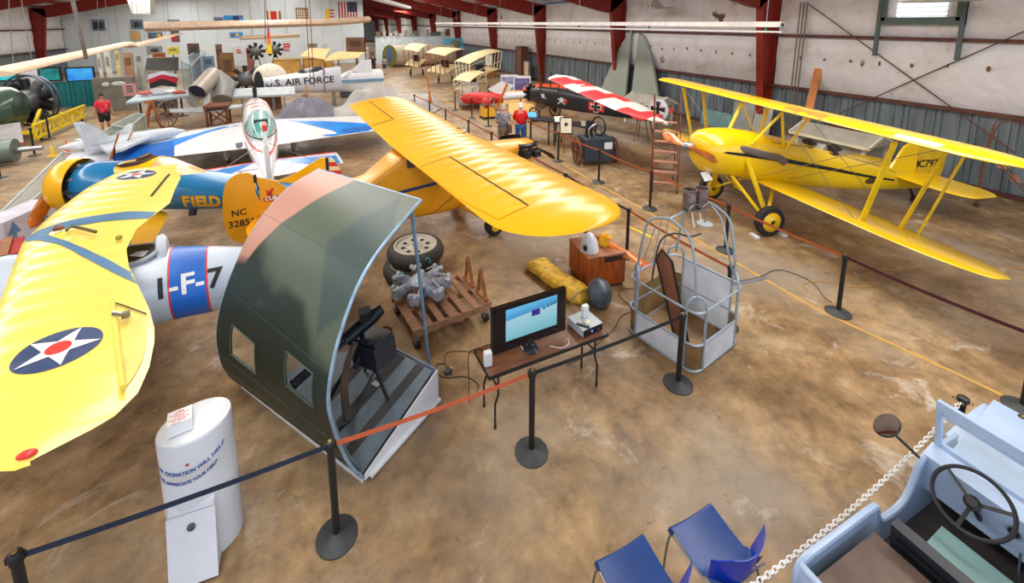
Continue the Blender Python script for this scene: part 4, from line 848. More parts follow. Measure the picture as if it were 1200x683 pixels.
for (x, y), l in (((-8.91, 20.0), 'barrier post in front of the yellow engine stand, left of two'), ((-9.59, 22.7), 'barrier post against the yellow engine stand, right of two'), ((-8.6, 17.4), 'barrier post at the left edge above the yellow cowling')): stanchion(x, y, l)

# ---- gunship fuselage panel exhibit
A = Vector((.23, 3.98, 0)); e1 = Vector((.823, .568, 0)); e2 = Vector((-.568, .823, 0)); LL = 2.2
Fp = [(0, .06), (-.12, .3), (-.23, .65), (-.30, 1.0), (-.31, 1.2), (-.25, 1.46), (-.14, 1.73), (.06, 2.05), (.3, 2.27), (.66, 2.46), (.98, 2.6)]
Bp = [(0, .06), (-.11, .22), (-.19, .45), (-.22, .78), (-.18, 1.05), (-.07, 1.35), (.15, 1.75), (.35, 2.0), (.58, 2.2), (.88, 2.37), (1.28, 2.47)]
def resamp(pts, n=60):
    P = catmull([(x, 0, z) for x, z in pts], 8); d = [0]
    for a, b in zip(P, P[1:]): d.append(d[-1]+(b-a).length)
    out = []; k = 0
    for i in range(n+1):
        t = d[-1]*i/n
        while k < len(d)-2 and d[k+1] < t: k += 1
        f = (t-d[k])/max(1e-9, d[k+1]-d[k]); p = P[k].lerp(P[k+1], f); out.append((p.x, p.z))
    return out
Fr, Br = resamp(Fp), resamp(Bp)
def SP(u, v, off=0):
    i = min(59.999, u*60); k = int(i); f = i-k
    g = lambda Q: (Q[k][0]*(1-f)+Q[k+1][0]*f, Q[k][1]*(1-f)+Q[k+1][1]*f)
    a, b = g(Fr), g(Br); c = (a[0]*(1-v)+b[0]*v, a[1]*(1-v)+b[1]*v)
    p = A+e1*c[0]+e2*LL*v+Vector((0, 0, c[1]))
    if off:
        du = SP(min(1, u+.01), v)-SP(max(0, u-.01), v); n = du.cross(e2).normalized(); p = p+n*off   # outward
    return p
gp = thing('fuselage_panel_exhibit', 'curved camouflage-green fuselage side with two square openings and a door gun inside', 'aircraft section', tuple(A))
gm = bpy.data.materials.new('camouflage_skin'); gm.use_nodes = True; N = gm.node_tree.nodes; L = gm.node_tree.links; b = N['Principled BSDF']
uvn = N.new('ShaderNodeUVMap'); sx = N.new('ShaderNodeSeparateXYZ'); nz = N.new('ShaderNodeTexNoise'); nz.inputs['Scale'].default_value = 2.2; nz.inputs['Detail'].default_value = 2
L.new(uvn.outputs[0], nz.inputs['Vector']); L.new(uvn.outputs[0], sx.inputs[0])
def M_(op, a, b_, c_=None):
    n = N.new('ShaderNodeMath'); n.operation = op
    for i, v in enumerate((a, b_)):
        if isinstance(v, (int, float)): n.inputs[i].default_value = v
        elif v is not None: L.new(v, n.inputs[i])
    return n.outputs[0]
def smooth(v, lo, hi):
    n = N.new('ShaderNodeMapRange'); n.interpolation_type = 'SMOOTHSTEP'; L.new(v, n.inputs[0]); n.inputs[1].default_value = lo; n.inputs[2].default_value = hi; return n.outputs[0]
def mixc(f, a, c):
    n = N.new('ShaderNodeMix'); n.data_type = 'RGBA'; L.new(f, n.inputs[0])
    for i, v in ((6, a), (7, c)):
        if isinstance(v, tuple): n.inputs[i].default_value = (*lin(v), 1)
        else: L.new(v, n.inputs[i])
    return n.outputs[2]
u_, v_ = sx.outputs[0], sx.outputs[1]; wob = M_('MULTIPLY', M_('SUBTRACT', nz.outputs['Fac'], .5), .35)
# tan patch: beyond the line from (u .57, v .93) over (.8, .72) to (1, .6)
tanf = smooth(M_('ADD', M_('ADD', M_('SUBTRACT', M_('ADD', v_, M_('MULTIPLY', u_, .72)), 1.30), M_('MULTIPLY', wob, .35)), 0), -.012, .012)
dark = smooth(M_('ADD', M_('SUBTRACT', M_('ADD', M_('MULTIPLY', u_, -1.0), M_('MULTIPLY', v_, .25)), -.46), wob), -.03, .05)
dark2 = smooth(M_('SUBTRACT', .22, M_('ADD', M_('ABSOLUTE', M_('SUBTRACT', M_('ADD', v_, M_('MULTIPLY', wob, .8)), .12), None), M_('MULTIPLY', M_('ABSOLUTE', M_('SUBTRACT', u_, .74), None), .8))), 0, .04)
n2 = N.new('ShaderNodeTexNoise'); n2.inputs['Scale'].default_value = 7; n2.inputs['Detail'].default_value = 8; L.new(uvn.outputs[0], n2.inputs['Vector'])
c = mixc(dark, (84, 96, 82), (26, 44, 40)); c = mixc(dark2, c, (62, 80, 78)); c = mixc(M_('MULTIPLY', tanf, smooth(M_('ADD', u_, M_('MULTIPLY', wob, .3)), .53, .58)), c, (190, 140, 122))
wear = smooth(n2.outputs['Fac'], .62, .80); wearm = M_('MULTIPLY', wear, .35); c = mixc(wearm, c, (120, 140, 140)); L.new(c, b.inputs['Base Color'])
b.inputs['Roughness'].default_value = .42; b.inputs['Specular IOR Level'].default_value = .5
hol = [(.24, .35, .60, .845), (.295, .405, .11, .33)]
us = sorted(set([i/48 for i in range(49)]+[h for q in hol for h in q[:2]])); vs_ = sorted(set([i/24 for i in range(25)]+[h for q in hol for h in q[2:]]))
nu, nv = len(us), len(vs_); cellin = lambda i, j: not any(a-1e-6 <= us[i] and us[i+1] <= b_+1e-6 and c_-1e-6 <= vs_[j] and vs_[j+1] <= d-1e-6+2e-6 for a, b_, c_, d in hol)
mb = MB(); V_ = []
for s_ in (0, 1):
    for j in range(nv):
        for i in range(nu): V_.append(SP(us[i], vs_[j], 0 if s_ == 0 else .018))
K = nu*nv; F2 = []
for j in range(nv-1):
    for i in range(nu-1):
        if not cellin(i, j): continue
        a = j*nu+i; F2.append((a, a+1, a+nu+1, a+nu)); F2.append((K+a, K+a+nu, K+a+nu+1, K+a+1))
        for di, dj, p, q in ((-1, 0, a+nu, a), (1, 0, a+1, a+nu+1), (0, -1, a, a+1), (0, 1, a+nu+1, a+nu)):
            i2, j2 = i+di, j+dj
            if i2 < 0 or j2 < 0 or i2 >= nu-1 or j2 >= nv-1 or not cellin(i2, j2): F2.append((q, p, K+p, K+q))
mb.add(V_, F2); skin = mb.build('curved_skin', gm, gp, 40)
uvl = skin.data.uv_layers.new(name='UVMap')
for p in skin.data.polygons:
    for li in p.loop_indices: k = skin.data.loops[li].vertex_index % K; uvl.data[li].uv = (us[k % nu], vs_[k//nu])
# which side is outward? rivets and trims follow the outer face
probe = SP(.5, .5, .1); outs = 1 if (probe-SP(.5, .5)).dot(-e1) > 0 else -1
if outs < 0:
    pass
bluealu = mat('weathered_blue_aluminium', (150, 180, 205), .4, .3, .2, 8); rivm = mat('rivet', (110, 128, 128), .4, .4)
def edge_pts(v, off): return [SP(i/40, v, off) for i in range(41)]
mb = MB(); mb.tube(edge_pts(0, .009), .017, 8); mb.build('edge_angle', bluealu, gp)
mb = MB(); mb.tube(edge_pts(1, .009), .012, 8); mb.build('edge_angle', bluealu, gp)
mb = MB(); mb.tube([SP(1, i/10, .009) for i in range(11)], .014, 8); mb.build('edge_angle', bluealu, gp)
mb = MB(); mb.bar(SP(.0, -.005, .01)-Vector((0, 0, .03)), SP(.0, 1, .01)-Vector((0, 0, .03)), .02, .05); mb.build('bottom_rail', white, gp)
for uu in (.13, .20, .44, .56, .72):
    mb = MB()
    for k in range(64):
        p = SP(uu, .01+k/64, outs*.022 if outs > 0 else -.004); mb.ball(p, .0045, 5, 3)
    rv = mb.build('rivet_row', rivm, gp); rv['kind'] = 'stuff'
for (a, b_, c_, d) in hol:
    mb = MB(); o_ = .02 if outs > 0 else -.002
    ring = [SP(a+(b_-a)*i/6, c_, o_) for i in range(7)]+[SP(b_, c_+(d-c_)*i/4, o_) for i in range(1, 5)]+[SP(b_-(b_-a)*i/6, d, o_) for i in range(1, 7)]+[SP(a, d-(d-c_)*i/4, o_) for i in range(1, 4)]
    mb.tube(ring, .008, 4, closed=True); mb.build('opening_trim', mat('green_trim', (66, 84, 76), .5), gp)
# ribs inside
for vv in (.03, .5, .97):
    mb = MB(); ins_ = -.03 if outs > 0 else .03
    mb.tube([SP(i/30, vv, ins_) for i in range(31)], .022, 6); mb.build('inner_frame', mat('inner_green', (96, 120, 124), .6), gp)
# sloping deck with grip strips, white side board
def DK(s, t, dz=0): return A+e1*s+e2*t+Vector((0, 0, .05+(.34*s/1.1)+dz))
deckm = mat('grey_blue_deck', (112, 128, 140), .5, 0, .15, 5); grip = mat('grip_strip', (74, 74, 76), .8)
mb = MB(); mb.prism([DK(-.0, .02), DK(1.1, .02), DK(1.1, .98), DK(.0, LL-.1)], (0, 0, .02)); dk_ = mb.build('deck', deckm, gp, 0)
for a, w_ in ((.14, .12), (.45, .14), (.83, .15)):
    mb = MB(); f = lambda s: min(1.0, .98+(1.1-s)*1.0)
    mb.prism([DK(.02, a+.1, .021), DK(1.09, a, .021), DK(1.09, a+w_, .021), DK(.02, a+w_+.1, .021)], (0, 0, .003)); mb.build('grip_strip', grip, dk_, 0)
mb = MB(); B0 = A+e1*1.13; mb.prism([A+Vector((0, 0, .03))-e2*.02, B0+Vector((0, 0, .07))-e2*.02, B0+Vector((0, 0, .43))-e2*.02, A+Vector((0, 0, .09))-e2*.02], e2*-.018); mb.bar(A-e2*.05+e1*.05+Vector((0, 0, .04)), B0-e2*.05+Vector((0, 0, .04)), .05, .03); mb.build('side_board', white, gp, 0)
mb = MB(); mb.prism([B0+Vector((0, 0, .07)), B0+e2*.97+Vector((0, 0, .07)), B0+e2*.97+Vector((0, 0, .40)), B0+Vector((0, 0, .42))], e1*.015); mb.build('side_board', mat('board_blue_grey', (150, 170, 190)), gp, 0)
mb = MB(); c_ = DK(.72, .55, .023); mb.prism([c_+e1*x+e2*y for x, y in ((-.06, -.05), (.06, -.05), (.06, .05), (-.06, .05))], (0, 0, .002)); tl = mb.build('deck_decal', mat('decal_grey', (196, 198, 196)), dk_, 0)
top = SP(.965, .03, -.02 if outs > 0 else .02); mb = MB(); mb.tube([Vector((1.17, 4.93, .1)), top], .02, 12); mb.build('support_pole', mat('pole_blue_grey', (120, 158, 186), .4, .3), gp)
for p in (A+e1*1.08+e2*.06, A+e1*1.08+e2*.9, A+e1*.05+e2*.25, A+e1*.1+e2*2.0):
    mb = MB(); mb.torus((p.x, p.y, .03), e1, .018, .012, 12, 6); mb.bar((p.x, p.y, .04), (p.x, p.y, .07), .03); mb.build('caster', black, gp)
# door gun: rotary barrels, breech, ammunition box, feed chute, stand
gun = thing('door_gun', 'black multi-barrel door gun poking through the square opening of the green panel', 'gun', (.25, 4.75, 0))
guncol = mat('gunmetal', (34, 38, 46), .35, .5, .2, 6)
mz = Vector((-.37, 4.50, .86)); gb = Vector((.40, 4.76, 1.17)); ga = (mz-gb).normalized(); gu, gw_ = frame(ga)
mb = MB(); Lg = (mz-gb).length
for k in range(6): a = 2*PI*k/6; o_ = gu*cos(a)*.036+gw_*sin(a)*.036; mb.cyl(gb+ga*.25+o_, mz+o_, .012, None, 8)
for f in (.45, .7, .97): mb.lathe([(.052, -.012), (.056, 0), (.052, .012)], gb+ga*Lg*f, ga, 18)
mb.build('barrel_cluster', guncol, gun)
mb = MB(); mb.cyl(gb-ga*.12, gb+ga*.26, .085, .075, 18); mb.cyl(gb-ga*.22, gb-ga*.12, .06, .08, 16); mb.box(gb+Vector((0, 0, .1)), (.12, .14, .1)); mb.build('receiver', guncol, gun)
mb = MB(); bxm = Matrix.Rotation(R(35), 3, 'Z') @ Matrix.Rotation(R(-8), 3, 'X'); mb.box((.47, 4.70, .86), (.30, .40, .26), M=bxm); mb.box((.47, 4.70, 1.01), (.25, .34, .05), M=bxm); mb.box((.38, 4.6, 1.05), (.05, .12, .03), M=bxm); mb.build('ammunition_box', mat('gun_box', (40, 44, 56), .45), gun)
mb = MB(); mb.tube([gb+Vector((-.05, -.06, -.05)), (.36, 4.72, .9), (.25, 4.6, .75)], .03, 8); mb.build('mount_arm', guncol, gun)
mb = MB()
ch = catmull([(.26, 4.60, 1.05), (.17, 4.52, .9), (.13, 4.50, .65), (.13, 4.52, .4), (.15, 4.56, .2)], 10)
for i, p in enumerate(ch): mb.box(p, (.08, .035, .012), R(35))
mb.tube([p+Vector((.035, .02, 0)) for p in ch], .005, 4); mb.tube([p-Vector((.035, .02, 0)) for p in ch], .005, 4); mb.build('ammunition_chute', mat('chute_brass', (128, 110, 96), .4, .5), gun)
Z1 = DK(.5, .25).z
mb = MB(); mb.tube([(.38, 4.72, .95), DK(.62, .28, .03)], .018, 8); mb.build('stand_leg', black, gun)
mb = MB(); mb.tube([(.5, 4.85, .9), DK(.75, .8, .03)], .018, 8); mb.build('stand_leg', black, gun)
mb = MB(); mb.tube([(.3, 4.7, .95), DK(.1, .85, .03)], .018, 8); mb.build('stand_leg', black, gun)
mb = MB(); mb.tube(catmull([(.62, 4.9, .95), (.72, 5.0, .8), (.66, 4.92, .65), DK(.5, .6, .04), DK(.3, .5, .04), DK(.15, .6, .04)], 6), .012, 6); mb.build('cable', black, gun)
# ---- donation column
dm = mat('enamel_white', (224, 228, 236), .32, 0, .04, 2, coat=.2)
DC = Vector((-1.08, 4.02, 0)); dn = thing('donation_box', 'tall white oval donation column with a hinged drawer box and a sign on top', 'donation box', tuple(DC))
mb = MB(); n = 40; da = R(22)
def oval(r, z, k=1): return [DC+Vector((cos(da)*r*.27*cos(a)-sin(da)*r*.21*sin(a), sin(da)*r*.27*cos(a)+cos(da)*r*.21*sin(a), z)) for a in [2*PI*i/n for i in range(n)]]
mb.loft([oval(1, 0), oval(1, 1.17), oval(.985, 1.195), oval(.95, 1.2)]); col_ = mb.build('column', dm, dn, 50)
mb = MB(); cz = 1.2; sR = Matrix.Rotation(R(10), 3, 'Z') @ Matrix.Rotation(R(-4), 3, 'X'); sc = DC+Vector((-.09, -.03, 1.255)); mb.box(sc, (.17, .17, .10), M=sR); sg = mb.build('sign_box', mat('sign_white', (240, 240, 240), .5), dn, 0)
su = sR @ Vector((1, 0, 0)); sv = sR @ Vector((0, 1, 0)); redt = mat('sign_red', (204, 50, 52))
for i, s in enumerate(('PLEASE PUT', 'YOUR', 'DONATION', 'IN HERE')): decal('sign_text', text_bm(s, .025, .0006), redt, sg, sg, sc+sv*(.035-.025*i)+Vector((0, 0, .2)), su, sv, .001, 1)
decal('sign_arrow', poly_bm([[(-.035, .0), (0, .02), (.035, .0), (.03, -.008), (0, .004), (-.03, -.008)]]), redt, sg, sg, sc+sv*.06+Vector((0, 0, .2)), su, sv, .001, 1)
decal('sign_script', text_bm('Howard', .02), mat('sign_blue', (40, 96, 180)), sg, sg, sc+sv*-.068-su*.02+Vector((0, 0, .2)), su, sv, .001, 1)
du = Vector((cos(R(2)), sin(R(2)), 0)); dn_ = Vector((0, -1, 0)); dtb = mat('sign_blue', (40, 96, 180))
def dcol(s, z, size, x=0, m=dtb, bm=None): decal('column_lettering', bm or text_bm(s, size, .0012), m, col_, col_, DC+du*x+dn_*1.0+Vector((0, 0, z)), du, Vector((0, 0, 1)), .003, .03)
def squash(s, z_, k=.80):
    bm = text_bm(s, z_, .0018)
    for v in bm.verts: v.co.x *= k; v.co.y -= .10*(1-(v.co.x/.3)**2)-.10
    return bm
dcol('', .93, 0, -.015, dtb, squash('YOUR DONATION WILL HELP', .048)); dcol('', .84, 0, -.015, dtb, squash('WE APPRECIATE YOUR HELP', .040))
dcol('', 1.0, 0, -.0, redt, poly_bm([[(0, 0), a, b] for a, b in zip(star(.022), star(.022)[1:]+star(.022)[:1])]))
mb = MB(); pr = lambda x, y, z: DC+Vector((x, y, z))
mb.prism([pr(-.20, -.10, .02), pr(-.20, -.34, .02), pr(-.20, -.20, .60), pr(-.20, -.08, .62)], (.32, -.02, 0)); hb = mb.build('drawer_box', dm, dn, 0)
mb = MB(); mb.prism([pr(-.212, -.352, .04), pr(-.212, -.222, .56), pr(.13, -.242, .56), pr(.13, -.372, .04)], (0, -.012, .003)); hb2 = mb.build('drawer_door', dm, dn, 0)
mb = MB(); mb.lathe([(.03, 0), (.03, .008), (.01, .012)], pr(-.04, -.27, .47), (0, -1, .2), 18); mb.build('lock', mat('lock_grey', (90, 100, 112), .4, .4), hb2)
# ---- folding table with the television and its small things
ft = thing('folding_table', 'folding table with wood-grain top and black folding legs', 'table', (2.36, 4.16, 0), R(1.5))
tw = mat('table_woodgrain', (112, 72, 50), .45, 0, .25, 3, stretch=(1, 8, 1))
TT = Matrix.Translation((2.36, 4.16, 0)) @ Matrix.Rotation(R(1.5), 4, 'Z')
mb = MB(); mb.T = TT; mb.box((0, 0, .735), (1.58, .45, .012)); mb.build('table_top', tw, ft, 0)
mb = MB(); mb.T = TT
for s_ in (-1, 1): mb.box((0, s_*.226, .722), (1.6, .012, .04)); mb.box((s_*.796, 0, .722), (.012, .45, .04))
mb.build('edge_band', black, ft, 0)
for s_ in (-1, 1):
    for t_ in (-1, 1):
        mb = MB(); mb.T = TT; mb.tube([(s_*.66, t_*.16, .72), (s_*.66, t_*.16, .42), (s_*.70, t_*.16, .30), (s_*.70, t_*.16, .012)], .013, 8); lg = mb.build('leg', black, ft)
        mb = MB(); mb.T = TT; mb.cyl((s_*.70, t_*.16, 0), (s_*.70, t_*.16, .04), .016, None, 10); mb.build('rubber_foot', rubber, lg)
    mb = MB(); mb.T = TT; mb.tube([(s_*.66, -.16, .5), (s_*.66, .16, .5)], .011, 8); mb.build('crossbar', black, ft)
    mb = MB(); mb.T = TT; mb.tube([(s_*.66, 0, .5), (s_*.35, 0, .70)], .009, 8); mb.build('brace', black, ft)
def tpt(x, y, z): return TT @ Vector((x, y, z))
tv = thing('television', 'flat black television showing a bright blue-white picture', 'television', (2.16, 4.12, .74))
tc = Vector((2.17, 4.14, .74)); tvw, tvh = .98, .56; mb = MB(); rzt = R(2)
Mt = Matrix.Translation(tc) @ Matrix.Rotation(rzt, 4, 'Z'); mb.T = Mt
mb.box((0, 0, .08+tvh/2), (tvw, .05, tvh)); mb.box((0, .035, .1+tvh/2), (tvw*.7, .05, tvh*.7))
tb = mb.build('housing', mat('tv_black', (22, 22, 26), .18, coat=.3), tv, 0)
mb = MB(); mb.T = Mt; mb.box((0, -.0255, .085+tvh/2+.02), (tvw-.05, .002, tvh-.09)); mb.build('bezel_screen', mat('screen_off', (16, 12, 20), .25), tv, 0)
scm = bpy.data.materials.new('screen_picture'); scm.use_nodes = True; N = scm.node_tree.nodes; L = scm.node_tree.links; bb = N['Principled BSDF']; tcn = N.new('ShaderNodeTexCoord'); sp = N.new('ShaderNodeSeparateXYZ'); L.new(tcn.outputs['Generated'], sp.inputs[0])
ad = N.new('ShaderNodeMath'); ad.operation = 'MULTIPLY_ADD'; L.new(sp.outputs[0], ad.inputs[0]); ad.inputs[1].default_value = -.12; L.new(sp.outputs[2], ad.inputs[2])
rp = N.new('ShaderNodeValToRGB'); e = rp.color_ramp.elements; e.new(.5); e.new(.6); e.new(.8)
for k, (p, cc) in zip(e, [(0, (120, 190, 205)), (.35, (150, 205, 222)), (.62, (168, 212, 226)), (.68, (60, 150, 210)), (.9, (96, 190, 236))]): k.position = p; k.color = (*lin(cc), 1)
L.new(ad.outputs[0], rp.inputs[0]); L.new(rp.outputs[0], bb.inputs['Emission Color']); bb.inputs['Emission Strength'].default_value = .85; bb.inputs['Base Color'].default_value = (.02, .02, .02, 1); bb.inputs['Roughness'].default_value = .3
mb = MB(); mb.T = Mt; mb.box((.02, -.0275, .085+tvh/2+.03), (.68, .002, .39)); scr = mb.build('screen', scm, tv, 0)
inkm = mat('screen_ink', (46, 36, 120), .4, emit=.5); ink2 = mat('screen_teal', (40, 110, 140), .4, emit=.6)
mb = MB(); mb.T = Mt; mb.box((.07, -.029, .45), (.11, .001, .075)); mb.build('screen_image', inkm, scr, 0)
for x in (.18, .235, .285, .33): mb = MB(); mb.T = Mt; mb.box((x, -.029, .475+(x-.18)*.15), (.042, .001, .035)); mb.build('screen_image', ink2, scr, 0)
mb = MB(); mb.T = Mt; mb.box((0, -.027, .105), (.06, .002, .008)); mb.build('badge', steel, tv, 0)
mb = MB(); mb.T = Mt; mb.lathe([(.13, 0), (.13, .008), (.11, .018), (.03, .03)], (0, .0, 0), (0, 0, 1), 30, sx=1, sy=.75); mb.bar((0, .02, .02), (0, .02, .12), .1, .04); mb.build('stand', mat('stand_gloss', (40, 44, 50), .15), tv)
# player, router on it, remote, disc
pl = thing('disc_player', 'grey disc player with black front on the right end of the table', 'disc player', (2.97, 4.17, .741)); Mp = Matrix.Translation((2.97, 4.17, .741)) @ Matrix.Rotation(R(6), 4, 'Z')
mb = MB(); mb.T = Mp; mb.box((0, 0, .055), (.31, .3, .09)); mb.build('case', mat('light_grey_case', (176, 190, 196), .4), pl, 0)
mb = MB(); mb.T = Mp; mb.box((0, -.152, .055), (.30, .006, .082)); fpn = mb.build('front_panel', mat('glossy_black', (18, 22, 32), .15), pl, 0)
mb = MB(); mb.T = Mp; mb.cyl((-.02, -.155, .055), (-.02, -.162, .055), .014, None, 16); mb.build('knob', mat('led_blue', (110, 150, 255), .3, emit=.3), fpn)
mb = MB(); mb.T = Mp; mb.cyl((.08, -.155, .05), (.08, -.16, .05), .01, None, 14); mb.build('knob', steel, fpn)
for s_ in ((-.13, -.12), (.13, -.12), (-.13, .12), (.13, .12)): mb = MB(); mb.T = Mp; mb.cyl((*s_, 0), (*s_, .012), .015, None, 10); mb.build('foot', rubber, pl)
def gadget(name, label, cat, loc, rz, w, d, h, m, extra=None):
    t = thing(name, label, cat, loc, rz); Mg = Matrix.Translation(loc) @ Matrix.Rotation(rz, 4, 'Z'); mb = MB(); mb.T = Mg
    mb.body([(-w/2, 0, h/2, d*.4, h*.45, h*.45, 6), (-w/2+.006, 0, h/2, d/2, h/2, h/2, 8), (w/2-.006, 0, h/2, d/2, h/2, h/2, 8), (w/2, 0, h/2, d*.4, h*.45, h*.45, 6)], 24); mb.build('body', m, t); 
    if extra: extra(t, Mg)
    return t
whp = mat('white_plastic', (226, 230, 236), .35)
def ant(t, Mg): mb = MB(); mb.T = Mg; mb.box((0, -.024, .12), (.05, .003, .05)); mb.build('label_plate', mat('label_grey', (180, 186, 196)), t)
gadget('speaker', 'small white loudspeaker standing on the grey disc player', 'speaker', (3.0, 4.22, .842), R(10), .09, .06, .16, whp, ant)
gadget('speaker', 'small white loudspeaker standing at the left end of the table', 'speaker', (1.62, 4.08, .742), R(-5), .09, .07, .17, whp, ant)
gadget('remote_control', 'black remote control on the grey player', 'remote control', (2.88, 4.08, .842), R(-50), .16, .04, .02, black, lambda t, Mg: [(lambda mb: (setattr(mb, 'T', Mg), mb.box((-.05+.03*k, 0, .021), (.015, .02, .003)), mb.build('button_row', steel, t)))(MB()) for k in range(4)])
ms = thing('computer_mouse', 'cream computer mouse beside the remote control on the player', 'computer mouse', (2.97, 4.12, .842)); mb = MB(); mb.body([(2.92, 4.12, .842, .01, .01, .001), (2.93, 4.12, .842, .03, .022, .001), (2.97, 4.12, .842, .036, .032, .001), (3.0, 4.12, .842, .03, .02, .001), (3.01, 4.12, .842, .01, .008, .001)], 16); mb.build('shell', mat('cream_plastic', (232, 226, 200), .4), ms); mb = MB(); mb.box((2.945, 4.12, .866), (.02, .004, .008)); mb.build('scroll_wheel', darkgrey, ms)
def cable(name, pts, m, label, r=.006, k=8, z=.007): return single(MB().tube(catmull([(x, y, zz[0] if (zz := q[2:]) else z) for q in pts for x, y in (q[:2],)], k), r, 6), name, m, label, 'cable')
cabm = mat('olive_cable', (92, 84, 66), .6)
cable('white_cable', [(2.4, 4.05, .748), (2.5, 3.97, .748), (2.62, 3.99, .748), (2.66, 4.08, .748)], white, 'short white wire looped on the table top by the television', .004)
cable('floor_cable', [(2.9, 4.45), (3.2, 4.5), (3.6, 4.65), (3.88, 4.75), (4.2, 4.95), (4.43, 4.99), (4.5, 5.15), (4.5, 5.35), (4.62, 5.5), (4.9, 5.45), (5.1, 5.3)], cabm, 'olive extension cord curving from the table towards the balloon basket', .008)
cable('power_lead', [(1.66, 4.3, .75), (1.5, 4.36, .72), (1.5, 4.38, .3), (1.52, 4.45, .01), (1.7, 4.6), (1.6, 4.8), (1.35, 4.9), (1.28, 5.03), (1.32, 5.15), (1.42, 5.1), (1.39, 4.95), (1.45, 4.92)], black, 'thin black power lead dropping from the left end of the table to a coil')
cable('floor_cable', [(1.45, 5.0), (1.42, 5.12), (1.5, 5.3), (1.7, 5.25), (1.95, 5.1), (2.2, 5.0), (2.4, 4.8)], cabm, 'olive cord running from the small adapter behind the television table', .007)
ad_ = thing('plug_adapter', 'small grey plug adapter lying on the floor by the green exhibit deck', 'plug', (1.41, 4.96, 0)); mb = MB(); mb.box((1.41, 4.96, .025), (.09, .06, .05), R(30)); mb.build('body', darkgrey, ad_, 0); mb = MB(); mb.cyl((1.45, 4.99, .025), (1.47, 5.0, .025), .015, None, 10); mb.build('plug_tip', white, ad_)
# ---- balloon basket of bent tube
bk = thing('balloon_basket', 'open balloon basket of silver bent tube with white lower panels and arches overhead', 'balloon basket', (4.72, 4.3, 0))
tubm = mat('grey_blue_tube', (160, 176, 192), .35, .3, .12, 10); pnl = mat('basket_panel', (214, 222, 234), .45); brn = mat('suede_brown', (132, 104, 62), .8, 0, .25, 4)
bc = [Vector((4.33, 3.65, 0)), Vector((5.44, 3.98, 0)), Vector((5.10, 4.98, 0)), Vector((4.0, 4.42, 0))]
bc = [Vector((4.30, 3.62, 0)), Vector((5.40, 3.84, 0)), Vector((5.18, 4.92, 0)), Vector((4.08, 4.70, 0))]
def rounded(z, ins=0, r=.16, k=5):
    out = []
    for i in range(4):
        p, a, b_ = bc[i], bc[i-1], bc[(i+1) % 4]; ua = (a-p).normalized(); ub = (b_-p).normalized()
        for j in range(k+1):
            t = j/k; q = (p+ua*r)*(1-t)**2+p*2*t*(1-t)+(p+ub*r)*t*t; out.append(q+Vector((0, 0, z)))
    return out
for z, nm in ((.03, 'bottom_rail'), (.40, 'middle_rail'), (.86, 'top_rail')): mb = MB(); mb.tube(rounded(z), .016, 8, closed=True); mb.build(nm, tubm, bk)
for i in range(4):
    p, a, b_ = bc[i], bc[i-1], bc[(i+1) % 4]; ua = (a-p).normalized()*.17; ub = (b_-p).normalized()*.17
    top_ = (p+ua*.5+ub*.5); mb = MB()
    mb.tube([p+ua+Vector((0, 0, .02)), p+ua+Vector((0, 0, .88))]+[(p+ua).lerp(p+ub, .5-.5*cos(PI*j/8))*1+Vector((0, 0, .9+.15*sin(PI*j/8))) for j in range(1, 8)]+[p+ub+Vector((0, 0, .88)), p+ub+Vector((0, 0, .02))], .017, 8); mb.build('corner_hoop', tubm, bk)
pan = [(0, .03, .40), (1, .03, .84), (2, .03, .60), (3, .03, .40)]
for i, z0, z1 in pan:
    p, q = bc[i], bc[(i+1) % 4]; d = (q-p).normalized(); nrm = Vector((d.y, -d.x, 0)); mb = MB()
    mb.prism([p+d*.17+Vector((0, 0, z0)), q-d*.17+Vector((0, 0, z0)), q-d*.17+Vector((0, 0, z1)), p+d*.17+Vector((0, 0, z1))], nrm*-.008); mb.build('side_panel', pnl if i in (0, 1, 3) else brn, bk, 0)
for i in range(4):   # brown corner linings
    ro = rounded(0)[i*6:i*6+6]; c_ = (bc[0]+bc[1]+bc[2]+bc[3])/4; mb = MB(); zt = .40 if i != 2 else .6
    mb.sheet(lambda u, v: ro[round(u*5)]*.985+c_*.015+Vector((0, 0, .03+(zt-.05)*v)), 5, 1, (.003, .003, 0)); mb.build('corner_lining', brn, bk)
# criss-cross lacing at the left corner
for a, b_ in ((.45, .62), (.62, .8), (.5, .84)):
    mb = MB(); p = bc[3]; q = (bc[0]-p).normalized()*.17; mb.tube([p+(bc[2]-p).normalized()*.17+Vector((0, 0, a)), p+q+Vector((0, 0, b_))], .006, 6); mb.build('lacing', tubm, bk)
hz = 1.95; top0 = Vector((4.72, 4.28, 0))
def arch(p, q, h, spread=.25):
    p = Vector((p.x, p.y, .95)); q = Vector((q.x, q.y, .95)); m_ = (p+q)/2; P = []
    d = q-p
    return catmull([p, p+d*.06+Vector((0, 0, .45)), p+d*.16+Vector((0, 0, .82)), p+d*.32+Vector((0, 0, h-.95-.05)), p+d*.5+Vector((0, 0, h-.95)), p+d*.68+Vector((0, 0, h-.95-.05)), p+d*.84+Vector((0, 0, .82)), p+d*.94+Vector((0, 0, .45)), q], 5)
hc = [(bc[i]+(bc[i-1]-bc[i]).normalized()*.085+(bc[(i+1) % 4]-bc[i]).normalized()*.085) for i in range(4)]
for a, b_ in ((0, 3), (1, 2), (0, 1), (2, 3)):
    if (a, b_) in ((0, 1), (2, 3)): continue
    mb = MB(); mb.tube(arch(hc[a], hc[b_], 1.93), .017, 8); mb.build('arch_tube', tubm, bk)
for s_ in (0, 1):
    m0 = (hc[0]+hc[3])/2; m1 = (hc[1]+hc[2])/2
